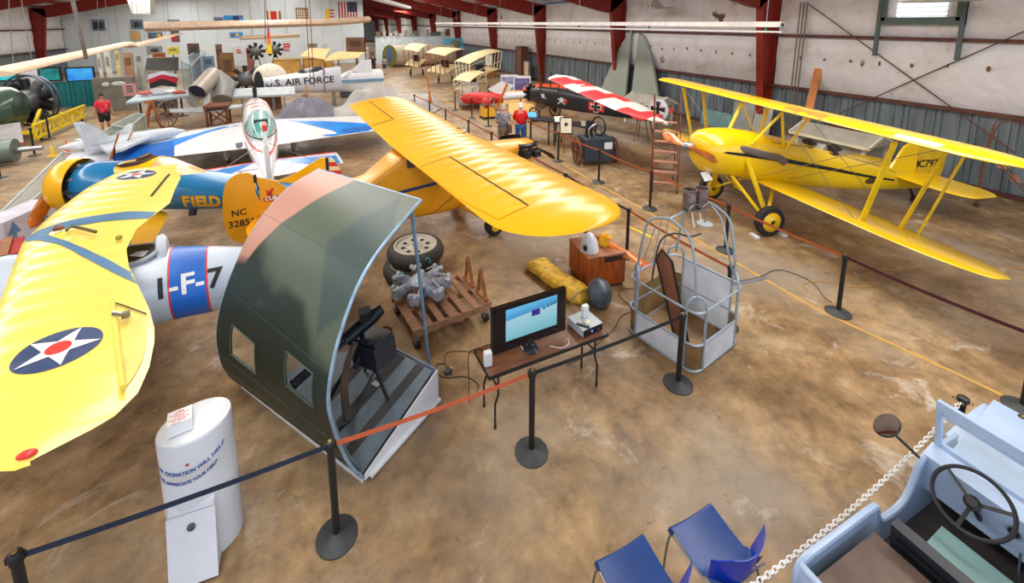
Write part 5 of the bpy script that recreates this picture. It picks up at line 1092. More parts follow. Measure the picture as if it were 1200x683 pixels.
mb = MB(); mb.tube(catmull([Vector((m0.x, m0.y, 1.93)), Vector((m0.x, m0.y, 1.93)).lerp(Vector((m1.x, m1.y, 1.93)), .5)+Vector((0, 0, .02)), Vector((m1.x, m1.y, 1.93))], 6), .016, 8); mb.build('cross_tube', tubm, bk)
mb = MB(); mb.tube(catmull([Vector((m1.x, m1.y, 1.93)), Vector((5.3, 4.2, 1.7)), Vector((5.2, 4.0, 1.4)), Vector((5.33, 3.98, 1.0))], 6), .014, 8); mb.build('brace_tube', tubm, bk)
for f, zt in ((.25, 1.62), (.7, 1.75), (.5, 1.9)):
    p = bc[3].lerp(bc[2], f); mb = MB(); mb.tube([Vector((p.x, p.y, .86)), Vector((p.x*.7+top0.x*.3, p.y*.7+top0.y*.3, zt))], .008, 6); mb.build('suspension_rod', tubm, bk)
mb = MB(); mb.tube(catmull([(4.15, 4.3, 1.0), (4.3, 4.35, 1.5), (4.5, 4.3, 1.62), (4.7, 4.2, 1.58), (4.85, 4.15, 1.62)], 6), .012, 6); mb.build('fuel_hose', black, bk)
bn = thing('balloon_burner', 'twin burner cans with coiled pipes on top of the balloon basket arches', 'burner', (4.72, 4.28, 1.93))
burnm = mat('scorched_steel', (150, 132, 126), .35, .7, .35, 9)
for k, (x, y) in enumerate(((4.68, 4.24), (4.86, 4.20))):
    mb = MB(); mb.lathe([(.085, 0), (.09, .05), (.09, .24), (.098, .25), (.098, .26), (.085, .26), (.082, .05), (.01, .04)], (x, y, 2.0), (0, 0, 1), 24, cap=False); mb.build('burner_can', burnm, bn)
    mb = MB()
    for j in range(4): mb.torus((x, y, 2.02+j*.03), (0, 0, 1), .06+.0*j, .008, 18, 6)
    mb.tube(catmull([(x, y, 1.94), (x-.1, y-.08, 1.98), (x-.05, y-.12, 2.08), (x+.08, y-.1, 2.05), (x+.09, y-.02, 1.95)], 6), .009, 6); mb.build('vaporiser_coil', steel, bn)
mb = MB(); mb.box((4.77, 4.22, 1.965), (.34, .12, .03), R(-12)); mb.build('mounting_plate', burnm, bn)
for s_ in (-.07, .07): mb = MB(); mb.tube([(4.77+s_, 4.2, 1.95), (4.77+s_, 4.16, 1.8), (4.77+s_, 4.14, 1.74)], .01, 6); mb.build('valve_handle', mat('valve_red_white', (226, 220, 220), .4), bn)
# board leaning inside the basket
sb = thing('leaning_board', 'dark-edged brown board leaning inside the balloon basket', 'board', (4.6, 4.35, 0)); mb = MB(); mb.prism([(4.66, 4.06, .03), (4.55, 4.2, .03), (4.36, 4.46, 1.2), (4.39, 4.4, 1.36), (4.5, 4.3, 1.2)], (.025, .02, 0)); mb.build('panel', mat('board_brown', (126, 76, 48), .5), sb, 0)
mb = MB(); mb.tube([(4.66, 4.06, .03), (4.5, 4.3, 1.2), (4.39, 4.4, 1.36), (4.36, 4.46, 1.2), (4.55, 4.2, .03)], .016, 6); mb.build('black_edging', black, sb)
sd = thing('round_foot_stand', 'pale steel pole on a round foot behind the balloon burner', 'stand', (6.0, 5.6, 0)); p0 = at(826, 262, .0); sd.location = (p0.x, p0.y, 0)
mb = MB(); mb.lathe([(.17, 0), (.17, .012), (.04, .03)], (p0.x, p0.y, 0), n=28); mb.build('foot', mat('pale_blue_grey', (170, 186, 196), .5), sd); mb = MB(); mb.cyl((p0.x, p0.y, .02), (p0.x, p0.y, 1.05), .016, None, 10); mb.build('pole', steel, sd)
mb = MB(); mb.prism([(p0.x-.12, p0.y-.02, 1.02), (p0.x+.12, p0.y-.02, 1.02), (p0.x+.12, p0.y+.12, 1.18), (p0.x-.12, p0.y+.12, 1.18)], (0, -.005, .008)); mb.build('sign_card', white, sd, 0)
# ---- wooden box, spinner, propeller, bundle, dome
ply = mat('varnished_plywood', (172, 84, 34), .35, 0, .35, 3, stretch=(6, 6, 1), coat=.2); plt = mat('box_top', (160, 104, 66), .5, 0, .2, 4)
wb = thing('wooden_box', 'varnished plywood box with a dark slot in its front edge', 'box', (4.5, 6.03, 0)); Mb = Matrix.Translation((4.5, 6.03, 0)) @ Matrix.Rotation(R(-7), 4, 'Z')
mb = MB(); mb.T = Mb; mb.box((0, 0, .305), (.72, .72, .53)); mb.build('carcass', ply, wb, 0); mb = MB(); mb.T = Mb; mb.box((0, 0, .585), (.74, .74, .03)); mb.build('lid', plt, wb, 0); mb = MB(); mb.T = Mb; mb.box((0, 0, .02), (.66, .66, .04)); mb.build('plinth', black, wb, 0)
mb = MB(); mb.T = Mb; mb.box((.12, -.362, .52), (.34, .006, .09)); mb.build('slot', mat('slot_dark', (58, 34, 26), .6), wb, 0)
spn = thing('propeller_spinner', 'white bullet-shaped propeller spinner standing on the plywood box', 'spinner', (4.28, 5.95, .601)); mb = MB(); mb.lathe([(.165, 0), (.165, .03), (.155, .1), (.125, .2), (.075, .28), (.03, .32), (.005, .33)], (4.28, 5.95, .601), n=32); mb.build('shell', mat('spinner_white', (230, 236, 244), .2, coat=.4), spn)
mb = MB(); mb.ball((4.14, 5.87, .70), (.035, .035, .055), 12, 8); mb.build('blade_opening', black, spn)
pr_ = thing('wooden_propeller', 'varnished wooden propeller with red tips lying across the plywood box', 'propeller', (4.62, 5.98, .6)); pc = Vector((4.62, 5.99, .66)); tipp = Vector((5.03, 5.33, .46)); pd = (tipp-pc)
ax_ = Vector((.2, .1, 1)); ax_ = (ax_-ax_.project(pd)).normalized(); u9, w9 = frame(ax_); a9 = math.atan2(pd.dot(w9), pd.dot(u9))
pm, _ = propeller('', pc, ax_, 1.7, a9, propwood, .15); pb = pm.build('blades', propwood, pr_)
mb = MB(); mb.lathe([(.09, -.06), (.10, .0), (.08, .08), (.095, .12), (.06, .12), (.055, .06)], pc, ax_, 24); mb.build('hub', gold, pr_)
mb = MB(); t_ = pd.normalized(); side_ = ax_.cross(t_)
mb = MB(); mb.tube([pc+t_*.72, pc+t_*.78, pc+t_*.84, pc+t_*.862], [.072, .07, .05, .01], 12, flat=.25); mb.build('red_tip', mat('tip_red', (232, 70, 20), .3, coat=.4), pr_)
bd = thing('covered_bundle', 'long lumpy bundle wrapped in cracked yellow cover lying on the floor', 'bundle', (3.74, 6.15, 0)); crk = mat('cracked_yellow', (222, 178, 52), .6, 0, .3, 9, bump=.9, bscale=14)
ba = Vector((3.62, 6.8, 0)); bb_ = Vector((3.86, 5.46, 0)); bdv = (bb_-ba).normalized(); bs = Vector((-bdv.y, bdv.x, 0)); rings = []
for i in range(19):
    t = i/18; w_ = .22*(1-max(0, (abs(t-.5)-.38)/.12)**3*.5)*(1+.04*sin(t*17)); h_ = .2*(1-max(0, (abs(t-.5)-.36)/.14)**2*.6)*(1+.08*sin(t*9+1)); c_ = ba.lerp(bb_, t)
    rings.append([c_+bs*w_*math.copysign(abs(cos(a))**.7, cos(a))+Vector((0, 0, max(0, h_*(.5+.5*math.copysign(abs(sin(a))**.8, sin(a)))))) for a in [2*PI*j/20 for j in range(20)]])
mb = MB(); mb.loft(rings); mb.build('cover', crk, bd)
for t in (.06, .95): mb = MB(); c_ = ba.lerp(bb_, t); mb.tube(catmull([c_-bs*.21+Vector((0, 0, .01)), c_-bs*.2+Vector((0, 0, .12)), c_+Vector((0, 0, .19)), c_+bs*.2+Vector((0, 0, .12)), c_+bs*.21+Vector((0, 0, .01))], 5), .012, 6); mb.build('tie_cord', mat('cord_tan', (170, 150, 100)), bd)
dmm = mat('scuffed_blue_grey', (92, 104, 116), .4, .3, .5, 5); dd = thing('metal_dome', 'scuffed grey dome with a cut-out resting against the plywood box', 'nose cone', (4.07, 5.32, 0)); mb = MB(); Md = Matrix.Rotation(R(-35), 3, 'X') @ Matrix.Rotation(R(15), 3, 'Y')
mb.ball((4.07, 5.34, .20), (.2, .2, .235), 28, 18, M=Md); mb.build('dome', dmm, dd)
mb = MB(); mb.ball((4.08, 5.2, .07), (.07, .04, .05), 12, 8); mb.build('cut_out', mat('dome_dark', (40, 36, 40), .6), dd)
# ---- pallet trolley with a small radial engine; two wheels behind it
wd = mat('weathered_pine', (146, 108, 82), .8, 0, .25, 3, stretch=(2, 9, 2), bump=.3); Mc = Matrix.Translation((1.63, 6.05, 0)) @ Matrix.Rotation(R(8), 4, 'Z')
tro = thing('pallet_trolley', 'slatted wooden pallet trolley on black castors with two upright wooden props', 'trolley', (1.63, 6.05, 0), R(8))
def tb_(*a): mb = MB(); mb.T = Mc; mb.box(*a); return mb
for i in range(7): x = -.56+i*.187; tb_((x, 0, .325), (.13 if i in (0, 3, 6) else .10, .98, .02)).build('deck_slat', wd, tro, 0)
for y in (-.46, 0, .46): tb_((0, y, .27), (1.24, .045, .09)).build('stringer', wd, tro, 0)
for i in (-.45, .1, .5): tb_((i, 0, .215), (.1, .98, .018)).build('bottom_slat', wd, tro, 0)
for x in (-.55, .55):
    for y in (-.42, .42):
        mb = MB(); mb.T = Mc; tyre(mb, (x, y, .075), (1, .3, 0), .075, .05); w__ = mb.build('castor', rubber, tro); mb = MB(); mb.T = Mc; mb.bar((x, y, .08), (x, y, .21), .06, .07); mb.build('castor_fork', steel, w__)
for x, y in ((.50, .12), (.50, -.3)):
    for dx in (-.13, .13): mb = MB(); mb.T = Mc; mb.bar((x+.06, y+dx, .34), (x+.04, y, .80), .05, .03); mb.build('prop_leg', wood, tro, 0)
    mb = MB(); mb.T = Mc; mb.box((x+.05, y, .37), (.05, .34, .04)); mb.build('prop_foot', wood, tro, 0)
rd_ = thing('small_radial_engine', 'pale seven-cylinder radial engine lying flat on the pallet trolley', 'engine', (1.42, 6.3, .336)); Me = Matrix.Translation((1.40, 6.32, .34)) @ Matrix.Rotation(R(20), 4, 'Z')
pe = mat('oxidised_aluminium', (176, 184, 196), .55, .2, .3, 14, bump=.5, bscale=30); rb = mat('rust_brown', (112, 74, 54), .8, 0, .3, 14)
mb = MB(); mb.T = Me; mb.lathe([(.15, 0), (.19, .05), (.19, .2), (.13, .26), (.08, .3), (.05, .36)], n=24); mb.build('crankcase', pe, rd_)
for k in range(7):
    a = 2*PI*k/7+.3; d = Vector((cos(a), sin(a), 0)); mb = MB(); mb.T = Me
    for j in range(7): mb.lathe([(.085, -.007), (.09, 0), (.085, .007)], d*(.2+j*.026)+Vector((0, 0, .13)), d, 16)
    mb.cyl(d*.17+Vector((0, 0, .13)), d*.4+Vector((0, 0, .13)), .065, None, 14); cy_ = mb.build('cylinder', rb if k % 3 == 1 else pe, rd_)
    mb = MB(); mb.T = Me; t = Vector((-d.y, d.x, 0)); mb.box(d*.41+Vector((0, 0, .14)), (.11, .13, .13), a); mb.ball(d*.43+t*.06+Vector((0, 0, .2)), .045, 10, 7); mb.ball(d*.43-t*.06+Vector((0, 0, .2)), .045, 10, 7); mb.tube([d*.43+t*.05+Vector((0, 0, .22)), d*.2+t*.05+Vector((0, 0, .27))], .012, 6); mb.build('cylinder_head', pe, cy_)
for k, cc in enumerate(((60, 190, 180), (60, 190, 180))):
    mb = MB(); mb.T = Me; mb.torus((.27*(1-2*k), .2-.1*k, .34), (1, .3, 0), .05, .007, 14, 6, .6); mb.build('tag_ring', mat('teal_ring', cc, .4), rd_)
wm = mat('wheel_paint', (188, 184, 172), .5, 0, .12, 6)
def aircraft_wheel(label, c, rz=0):
    t = thing('aircraft_wheel', label, 'wheel', c); mb = MB(); c = Vector(c); mb.lathe([(.30, .0), (.40, .0), (.475, .04), (.505, .11), (.51, .15), (.505, .19), (.475, .25), (.44, .28), (.40, .285), (.385, .27)], c, n=56, cap=False); mb.build('tyre', mat('old_tyre', (66, 64, 60), .75, 0, .2, 8, bump=.6, bscale=60), t)
    mb = MB(); mb.lathe([(.39, .02), (.395, .26), (.38, .285), (.35, .29), (.33, .25), (.13, .235), (.10, .26), (.055, .265), (.05, .24), (.01, .24)], c, n=48); rm = mb.build('rim', wm, t)
    for k in range(8):
        a = 2*PI*k/8+rz; p = c+Vector((cos(a), sin(a), 0))*.22+Vector((0, 0, .250)); mb = MB(); mb.prism([p+Matrix.Rotation(a, 3, 'Z') @ Vector((x, y, 0)) for x, y in ((.045, .0), (.03, .032), (-.01, .03), (-.045, 0), (-.01, -.03), (.03, -.032))], (0, 0, .002)); mb.build('vent_hole', black, rm)
    return t
aircraft_wheel('big treaded aircraft wheel lying flat, topmost of two beside the green panel', (1.56, 7.42, .30)); aircraft_wheel('big treaded aircraft wheel lying on the floor underneath the other one', (1.48, 7.40, 0), .2)
cable('floor_cable', [(5.9, 5.05), (6.69, 4.88), (7.2, 4.82), (7.5, 4.86), (7.75, 4.8), (7.86, 4.5), (7.8, 4.25), (7.6, 4.0), (7.55, 3.85)], mat('grey_cord', (80, 80, 78)), 'grey cord winding over the yellow line to the barrier post', .01)
cable('extension_cord', [(7.5, 4.1), (7.62, 4.35), (8.0, 4.3), (8.3, 4.0), (8.67, 3.85), (8.9, 4.0), (9.1, 4.1), (9.6, 4.0), (10.5, 3.7), (12, 3.0), (13.5, 2.2)], mat('ochre_cord', (176, 132, 50)), 'thin ochre extension cord snaking under the biplane lower wing', .008)
single(MB().bar((5.75, 4.98, .004), (7.25, 4.77, .004), .09, .006), 'floor_tape', mat('grey_tape', (104, 108, 112), .6), 'strip of grey tape on the floor behind the balloon basket', 'tape')
# ---- two blue shell chairs
cb = mat('chair_blue', (26, 64, 128), .35, 0, .1, 4); 
def shell_chair(label):
    t = thing('shell_chair', label, 'chair', (0, 0, 0), 0, 'blue shell chairs at the bottom of the photo')
    # local: faces +y; seat front lip at y=.22, back at y=-.25
    prof = [(.235, .40), (.245, .43), (.225, .452), (.17, .448), (.0, .425), (-.12, .425), (-.2, .45), (-.235, .50)]
    mb = MB(); P = [Vector((0, y, z)) for y, z in catmull_2(prof)]
    n = len(P)-1
    def fn(u, v): p = P[round(v*n)]; w_ = .225+.0*v; x = (u-.5)*2; return (x*w_, p.y, p.z+.018*x*x+(.03*abs(x)**4 if v > .7 else 0))
    mb.sheet(fn, 14, n, (0, 0, .008)); mb.build('seat', cb, t, 60)
    mb = MB()
    def fb(u, v):
        x = (u-.5)*2; z = .50+.27*v-.07*v*max(0, abs(x)-.6)/.4; wide = .225+.05*v; y = -.255+.12*abs(x)**2.2-.05*v
        return (x*wide, y, z+(.05*abs(x)**2 if v > .9 else .03*abs(x)*v))
    mb.sheet(fb, 16, 8, (0, -.008, 0)); mb.build('backrest', mat('chair_bright_blue', (8, 56, 178), .3), t, 60)
    mb = MB(); mb.sheet(lambda u, v: ((u-.5)*2*.225, -.225-.03*v, .46+.06*v), 6, 2, (0, -.008, 0)); mb.build('back_link', cb, t)
    for s_ in (-1, 1):
        mb = MB(); mb.tube(catmull([(s_*.215, .225, .42), (s_*.235, .24, .3), (s_*.25, .25, .012)], 5), .009, 8); mb.build('leg', steel, t)
        mb = MB(); mb.tube(catmull([(s_*.215, -.2, .43), (s_*.235, -.24, .25), (s_*.25, -.3, .012)], 5), .009, 8); mb.build('leg', steel, t)
        mb = MB(); mb.tube([(s_*.215, .225, .415), (s_*.215, -.2, .415)], .009, 8); mb.build('side_rail', steel, t)
        mb = MB(); mb.bar((s_*.21, .215, .42), (s_*.21, .245, .44), .03, .05); mb.build('seat_bracket', cb, t)
    return t
def catmull_2(pr): return [(p.y, p.z) for p in catmull([(0, a, b) for a, b in pr], 3)]
ch1 = shell_chair('blue plastic shell chair on thin steel legs, the right one, nearer the white chain'); ch1.location = (2.67, 1.95, 0)
dup(ch1, (1.985, 2.0, 0), 0, 'blue plastic shell chair on thin steel legs, the left one, cut by the bottom edge')
# ---- white jeep, chain and its post
jb = mat('jeep_pale_blue', (170, 192, 222), .35, 0, .08, 3, coat=.2); jd = mat('jeep_floor', (62, 56, 54), .8, 0, .3, 5); jt = mat('seat_teal', (112, 148, 148), .6, 0, .12, 4); jbk = mat('seat_black', (28, 34, 44), .4); jbr = mat('cushion_brown', (104, 86, 76), .7, 0, .25, 4)
je = thing('open_jeep', 'pale blue-white open jeep with black steering wheel and round mirror', 'car', (4.2, .7, 0))
YS, YN = 1.46, -.06
def jp(pts, d, name, m, sm=20): mb = MB(); mb.prism(pts, d); return mb.build(name, m, je, sm)
outl = catmull([(2.90, 0, .50), (2.88, 0, .70), (2.92, 0, .80), (3.05, 0, .82)], 4)+catmull([(3.70, 0, .82), (3.82, 0, .80), (3.86, 0, .70), (3.95, 0, .62), (4.2, 0, .62), (4.32, 0, .72), (4.42, 0, .92), (4.55, 0, .97)], 4)+[Vector((5.0, 0, .95)), Vector((5.0, 0, .40)), Vector((2.9, 0, .40))]
for y in (YS, YN):
    jp([p+Vector((0, y, 0)) for p in outl], (0, .03, 0), 'body_side', jb)
    mb = MB(); mb.tube([p+Vector((0, y+.015, 0)) for p in outl[:-3]], .025, 8); mb.build('body_rim', jb, je)
jp([(2.88, YN, .40), (2.88, YS, .40), (2.88, YS, .82), (2.88, YN, .82)], (.03, 0, 0), 'tailgate', jb); mb = MB(); mb.tube([(2.89, YN, .82), (2.89, YS, .82)], .025, 8); mb.build('tailgate_rim', jb, je)
mb = MB(); mb.bx((2.9, YN, .38), (5.0, YS, .41)); mb.build('floor_pan', jd, je, 0)
mb = MB(); mb.box((3.30, .70, .645), (.72, 1.40, .2)); mb.build('rear_cushion', jbr, je); 
mb = MB(); mb.box((3.74, .82, .74), (.08, 1.0, .36), M=Matrix.Rotation(R(-10), 3, 'Y')); sbk = mb.build('front_seat_back', jbk, je)
for k in range(3): mb = MB(); mb.bar((3.668-.0*k, .35, .66+k*.08), (3.668, 1.28, .66+k*.08), .015, .03); mb.build('seat_rib', mat('rib_black', (16, 18, 22), .3), sbk)
mb = MB(); mb.prism([(3.80, .25, .56), (3.80, 1.22, .56), (4.18, 1.22, .62), (4.18, .25, .62)], (0, 0, .12)); mb.build('front_seat_cushion', jt, je)
for y in (YN+.1, YS-.1): mb = MB(); tyre(mb, (3.25, y, .36), (0, 1, 0), .36, .17); mb.build('wheel', rubber, je); mb = MB(); tyre(mb, (5.55, y, .36), (0, 1, 0), .36, .17); mb.build('wheel', rubber, je)
# dashboard, cowl, hood and fender
mb = MB(); mb.prism([(4.50, YN, .66), (4.47, YN, .98), (4.62, YN, 1.02), (4.66, YN, .66)], (0, YS-YN+.03, 0)); dbd = mb.build('dashboard', jb, je)
for y, r_ in ((.95, .035), (.85, .035), (.72, .055), (.58, .035)):
    mb = MB(); mb.lathe([(r_, 0), (r_, .012), (r_*.85, .014)], (4.478, y, .86), (-1, 0, .1), 20); g_ = mb.build('gauge', steel, dbd); mb = MB(); mb.lathe([(r_*.84, .0145), (.001, .0146)], (4.478, y, .86), (-1, 0, .1), 20); mb.build('gauge_face', black, g_)
mb = MB(); mb.prism([(4.66, YN+.08, .75), (4.62, YN+.08, 1.02), (5.75, YN+.2, .98), (5.78, YN+.2, .7)], (0, YS-YN-.16, 0)); mb.build('bonnet', jb, je)
mb = MB(); mb.sheet(lambda u, v: (5.0+1.0*u, YS-.28+.36*v, .86+.06*sin(u*PI)-.30*max(0, u-.7)**1*2), 10, 2, (0, 0, .02)); mb.build('front_fender', jb, je)
mb = MB(); mb.lathe([(.09, 0), (.1, .03), (.1, .06)], (5.86, .95, .85), (1, 0, 0), 24); hl = mb.build('headlamp', black, je); mb = MB(); mb.ball((5.92, .95, .85), (.03, .085, .085), 16, 10); mb.build('lens', mat('lens_red_glass', (150, 60, 60), .1), hl)
jp([(5.78, YN+.25, .45), (5.78, YS-.3, .45), (5.78, YS-.3, 1.0), (5.78, YN+.25, 1.0)], (.03, 0, 0), 'grille', jb)
# windscreen frame (upright), leaning slightly back, wide along y
wsb = Vector((4.64, 0, 1.0)); wst = Vector((4.56, 0, 1.42)); fr_ = []
def WS(y, t): p = wsb.lerp(wst, t); return Vector((p.x, y, p.z))
mb = MB()
for a, b_ in ((WS(YS, -.03), WS(YS, 1)), (WS(YN, -.03), WS(YN, 1)), (WS(.70, 0), WS(.70, 1))): mb.bar(a, b_, .05, .035, up=(0, 1, 0))
mb.bar(WS(YN-.02, 1), WS(YS+.02, 1), .04, .07); mb.bar(WS(YN-.02, .0), WS(YS+.02, .0), .04, .09); mb.bar(WS(YN, .82), WS(YS, .82), .02, .03); wf_ = mb.build('windscreen_frame', jb, je, 20)
mb = MB(); mb.prism([WS(YN+.03, .08), WS(YS-.03, .08), WS(YS-.03, .9), WS(YN+.03, .9)], (.006, 0, 0)); mb.build('windscreen_glass', glass, wf_, 0)
# mirror on a long arm
mc = at(1040, 499, 1.33); ma = Vector((4.42, YS+.03, .96)); view = Vector((-.5, .48, .72)).normalized()
mb = MB(); mb.tube([ma, mc+Vector((.02, -.0, -.03))], .011, 8); arm = mb.build('mirror_arm', black, je)
mb = MB(); mb.lathe([(.01, -.03), (.07, -.022), (.1, -.002), (.104, .006), (.098, .010)], mc, view, 30); mr = mb.build('mirror_shell', black, je); mb = MB(); mb.lathe([(.096, .0115), (.001, .012)], mc, view, 30); mb.build('mirror_glass', mat('mirror', (205, 210, 216), .03, 1, .0), mr)
# steering wheel
sc_ = at(1139, 588, 1.0); sax = Vector((-.62, 0, .78)).normalized(); mb = MB(); mb.torus(sc_, sax, .215, .014, 40, 8); sw = mb.build('steering_wheel', black, je)
us_, ws_ = frame(sax)
for k in range(3): a = 2*PI*k/3+.5; mb = MB(); mb.bar(sc_-sax*.03, sc_+us_*.21*cos(a)+ws_*.21*sin(a), .022, .012, up=sax); mb.build('spoke', black, sw)
mb = MB(); mb.lathe([(.045, -.05), (.05, -.01), (.03, .005)], sc_, sax, 20); mb.build('horn_button', black, sw)
mb = MB(); mb.tube([sc_-sax*.04, sc_-sax*.45], .02, 8); mb.build('steering_column', black, je)
mb = MB(); mb.tube([(4.35, .62, .42), (4.28, .6, .72)], .01, 6); gl = mb.build('gear_lever', black, je); mb = MB(); mb.ball((4.28, .6, .735), .022, 10, 7); mb.build('lever_knob', steel, gl)
for y in (1.2, 1.0): mb = MB(); mb.box((4.4, y, .5), (.06, .09, .02), M=Matrix.Rotation(R(40), 3, 'Y')); mb.build('pedal', darkgrey, je)
for k in range(3): mb = MB(); mb.tube(catmull([(4.46, .9-.1*k, .75), (4.36, .86-.08*k, .6), (4.4, .8-.05*k, .5), (4.46, .7, .6)], 5), .007, 6); mb.build('loose_wiring', mat('wire_%d' % k, [(40, 60, 80), (120, 60, 150), (30, 30, 30)][k]), je)
# chain from its post to the left
cpt = Vector((5.5, 1.62, 0)); cp = thing('chain_post', 'short black chain post with hooks behind the jeep bonnet', 'barrier post', tuple(cpt)); mb = MB(); mb.cyl((cpt.x, cpt.y, .03), (cpt.x, cpt.y, .98), .028, None, 16); mb.build('pole', black, cp)
mb = MB(); mb.lathe([(.034, .94), (.045, .955), (.045, .99), (.03, 1.0)], cpt, n=20); mb.build('cap', black, cp); mb = MB(); mb.lathe([(.15, 0), (.15, .015), (.03, .04)], cpt, n=30); mb.build('base', basem, cp)
for k in range(4): a = PI/2*k+.4; mb = MB(); mb.torus(cpt+Vector((cos(a)*.055, sin(a)*.055, .955)), (sin(a), -cos(a), 0), .014, .004, 12, 5); mb.build('hook', brass, cp)
chm = mat('chain_white', (232, 232, 230), .4); ca = cpt+Vector((-.05, 0, .955)); cb_ = Vector((1.75, 1.5, .90)); mb = MB(); n = 92
for i in range(n):
    t = (i+.5)/n; pt = lambda t: ca.lerp(cb_, t)-Vector((0, 0, .30*4*t*(1-t)*.6)); p = pt(t); d = (pt(t+.005)-pt(t-.005)).normalized(); s1 = Vector((0, 0, 1)).cross(d).normalized(); s2 = d.cross(s1)
    w_ = (s1+s2).normalized() if i % 2 == 0 else (s1-s2).normalized(); link = [p+d*.026*cos(a)+w_*.0155*sin(a) for a in [2*PI*j/10 for j in range(10)]]; mb.tube(link, .0048, 5, closed=True)
cho = single(mb, 'chain', chm, 'white plastic chain sagging diagonally in front of the jeep', 'chain')
cp2 = dup(cp, (1.72, 1.5, 0), 0, 'short black chain post below the bottom edge at the end of the white chain')
stanchion(5.72, 1.30, 'barrier post close behind the jeep windscreen at the right edge')
# ================================================================== PEOPLE
def skinned(verts, edges, radii, root=0, sub=1):
    me = bpy.data.meshes.new('s'); me.from_pydata(verts, edges, []); o = bpy.data.objects.new('s', me); COL.objects.link(o)
    m = o.modifiers.new('skin', 'SKIN'); m.use_smooth_shade = True
    for i, d in enumerate(me.skin_vertices[0].data): r = radii[i]; d.radius = r if hasattr(r, '__len__') else (r, r); d.use_root = i == root
    s = o.modifiers.new('sub', 'SUBSURF'); s.levels = sub; s.render_levels = sub
    dg = bpy.context.evaluated_depsgraph_get(); dg.update(); r = bpy.data.meshes.new_from_object(o.evaluated_get(dg)); bpy.data.objects.remove(o); bpy.data.meshes.remove(me); return r
def mesh_to(mb, me, T):
    mb.add([T @ v.co for v in me.vertices], [tuple(p.vertices) for p in me.polygons])
def person(label, loc, rz, h, skinc, shirt, pants, hairc, shorts=False, pose='stand', shirtname='shirt', extra=None, long=False):
    t = thing('person', label, 'person', loc, rz); k = h/1.75; T = Matrix.Translation(loc) @ Matrix.Rotation(rz, 4, 'Z') @ Matrix.Scale(k, 4)   # faces +y
    J = {'pel': (0, 0, .95), 'wai': (0, .01, 1.10), 'che': (0, 0, 1.30), 'nec': (0, 0, 1.47), 'hd0': (0, .01, 1.55), 'hd1': (0, .015, 1.64), 'hd2': (0, .01, 1.71)}
    for s_, S in ((1, 'R'), (-1, 'L')):
        J['sh'+S] = (s_*.17, 0, 1.42)
        el, wr = {'stand': ((s_*.25, -.02, 1.13), (s_*.27, .06, .89)), 'forward': ((s_*.24, .05, 1.14), (s_*.16, .28, 1.10)), 'reach': ((s_*.25, .0, 1.15), ((.45, .22, 1.02) if s_ > 0 else (-.15, .2, 1.05)))}[pose]
        J['el'+S] = el; J['wr'+S] = wr; st_ = .12*s_ if pose != 'forward' else .05*s_
        J['hp'+S] = (s_*.09, 0, .90); J['kn'+S] = (s_*.11, .03+st_*.4, .50); J['an'+S] = (s_*.12, -.02+st_, .09); J['to'+S] = (s_*.14, .13+st_, .035)
    R0 = {'pel': (.15, .11), 'wai': (.14, .105), 'che': (.155, .11), 'nec': .055, 'hd0': (.068, .075), 'hd1': (.078, .092), 'hd2': (.06, .07)}
    for S in 'RL': R0.update({'sh'+S: .055, 'el'+S: .042, 'wr'+S: .026, 'hp'+S: .09, 'kn'+S: .058, 'an'+S: .038, 'to'+S: .03})
    names = list(J); ix = {n: i for i, n in enumerate(names)}; vs = [J[n] for n in names]; rad = [R0[n] for n in names]
    E_ = [('pel', 'wai'), ('wai', 'che'), ('che', 'nec'), ('nec', 'hd0'), ('hd0', 'hd1'), ('hd1', 'hd2')]
    for S in 'RL': E_ += [('che', 'sh'+S), ('sh'+S, 'el'+S), ('el'+S, 'wr'+S), ('pel', 'hp'+S), ('hp'+S, 'kn'+S), ('kn'+S, 'an'+S), ('an'+S, 'to'+S)]
    ed = [(ix[a], ix[b]) for a, b in E_]
    for s_, S in ((1, 'R'), (-1, 'L')):      # palm, four fingers and a thumb
        w = Vector(J['wr'+S]); d = (w-Vector(J['el'+S])).normalized(); side = Vector((0, 1, 0)); side = (side-d*side.dot(d)).normalized(); n_ = d.cross(side)
        vs.append(tuple(w+d*.05)); rad.append((.03, .018)); pm_ = len(vs)-1; ed.append((ix['wr'+S], pm_))
        for f in range(4):
            o_ = side*(.024-.016*f); L_ = (.07, .08, .075, .058)[f]; a = w+d*.085+o_; b_ = a+d*L_*.5+n_*.006*s_; c_ = b_+d*L_*.4+n_*.016*s_
            i0 = len(vs); vs += [tuple(a), tuple(b_), tuple(c_)]; rad += [.0085, .008, .0065]; ed += [(pm_, i0), (i0, i0+1), (i0+1, i0+2)]
        a = w+d*.03+side*.032; b_ = a+d*.035+side*.018; i0 = len(vs); vs += [tuple(a), tuple(b_)]; rad += [.011, .008]; ed += [(pm_, i0), (i0, i0+1)]
    sk = mat('skin_%d' % skinc[0], skinc, .55, 0, .06, 6)
    mb = MB(); mesh_to(mb, skinned(vs, ed, rad, 0, 1), T)
    hp = lambda x, y, z: T @ Vector((x, y, z))
    mb.T = T; mb.ball((0, .105, 1.622), (.013, .02, .02), 8, 6); mb.ball((.078, .01, 1.625), (.012, .02, .03), 8, 6); mb.ball((-.078, .01, 1.625), (.012, .02, .03), 8, 6); mb.T = None
    bo = mb.build('body', sk, t, 60)
    mb = MB(); mb.T = T
    for s_ in (-1, 1): mb.ball((s_*.03, .092, 1.64), (.013, .006, .006), 8, 5)
    mb.build('eyes', mat('eye', (40, 30, 28)), t); mb = MB(); mb.T = T; mb.ball((0, .098, 1.585), (.026, .006, .006), 8, 5); mb.build('mouth', mat('lips', (160, 90, 80)), t)
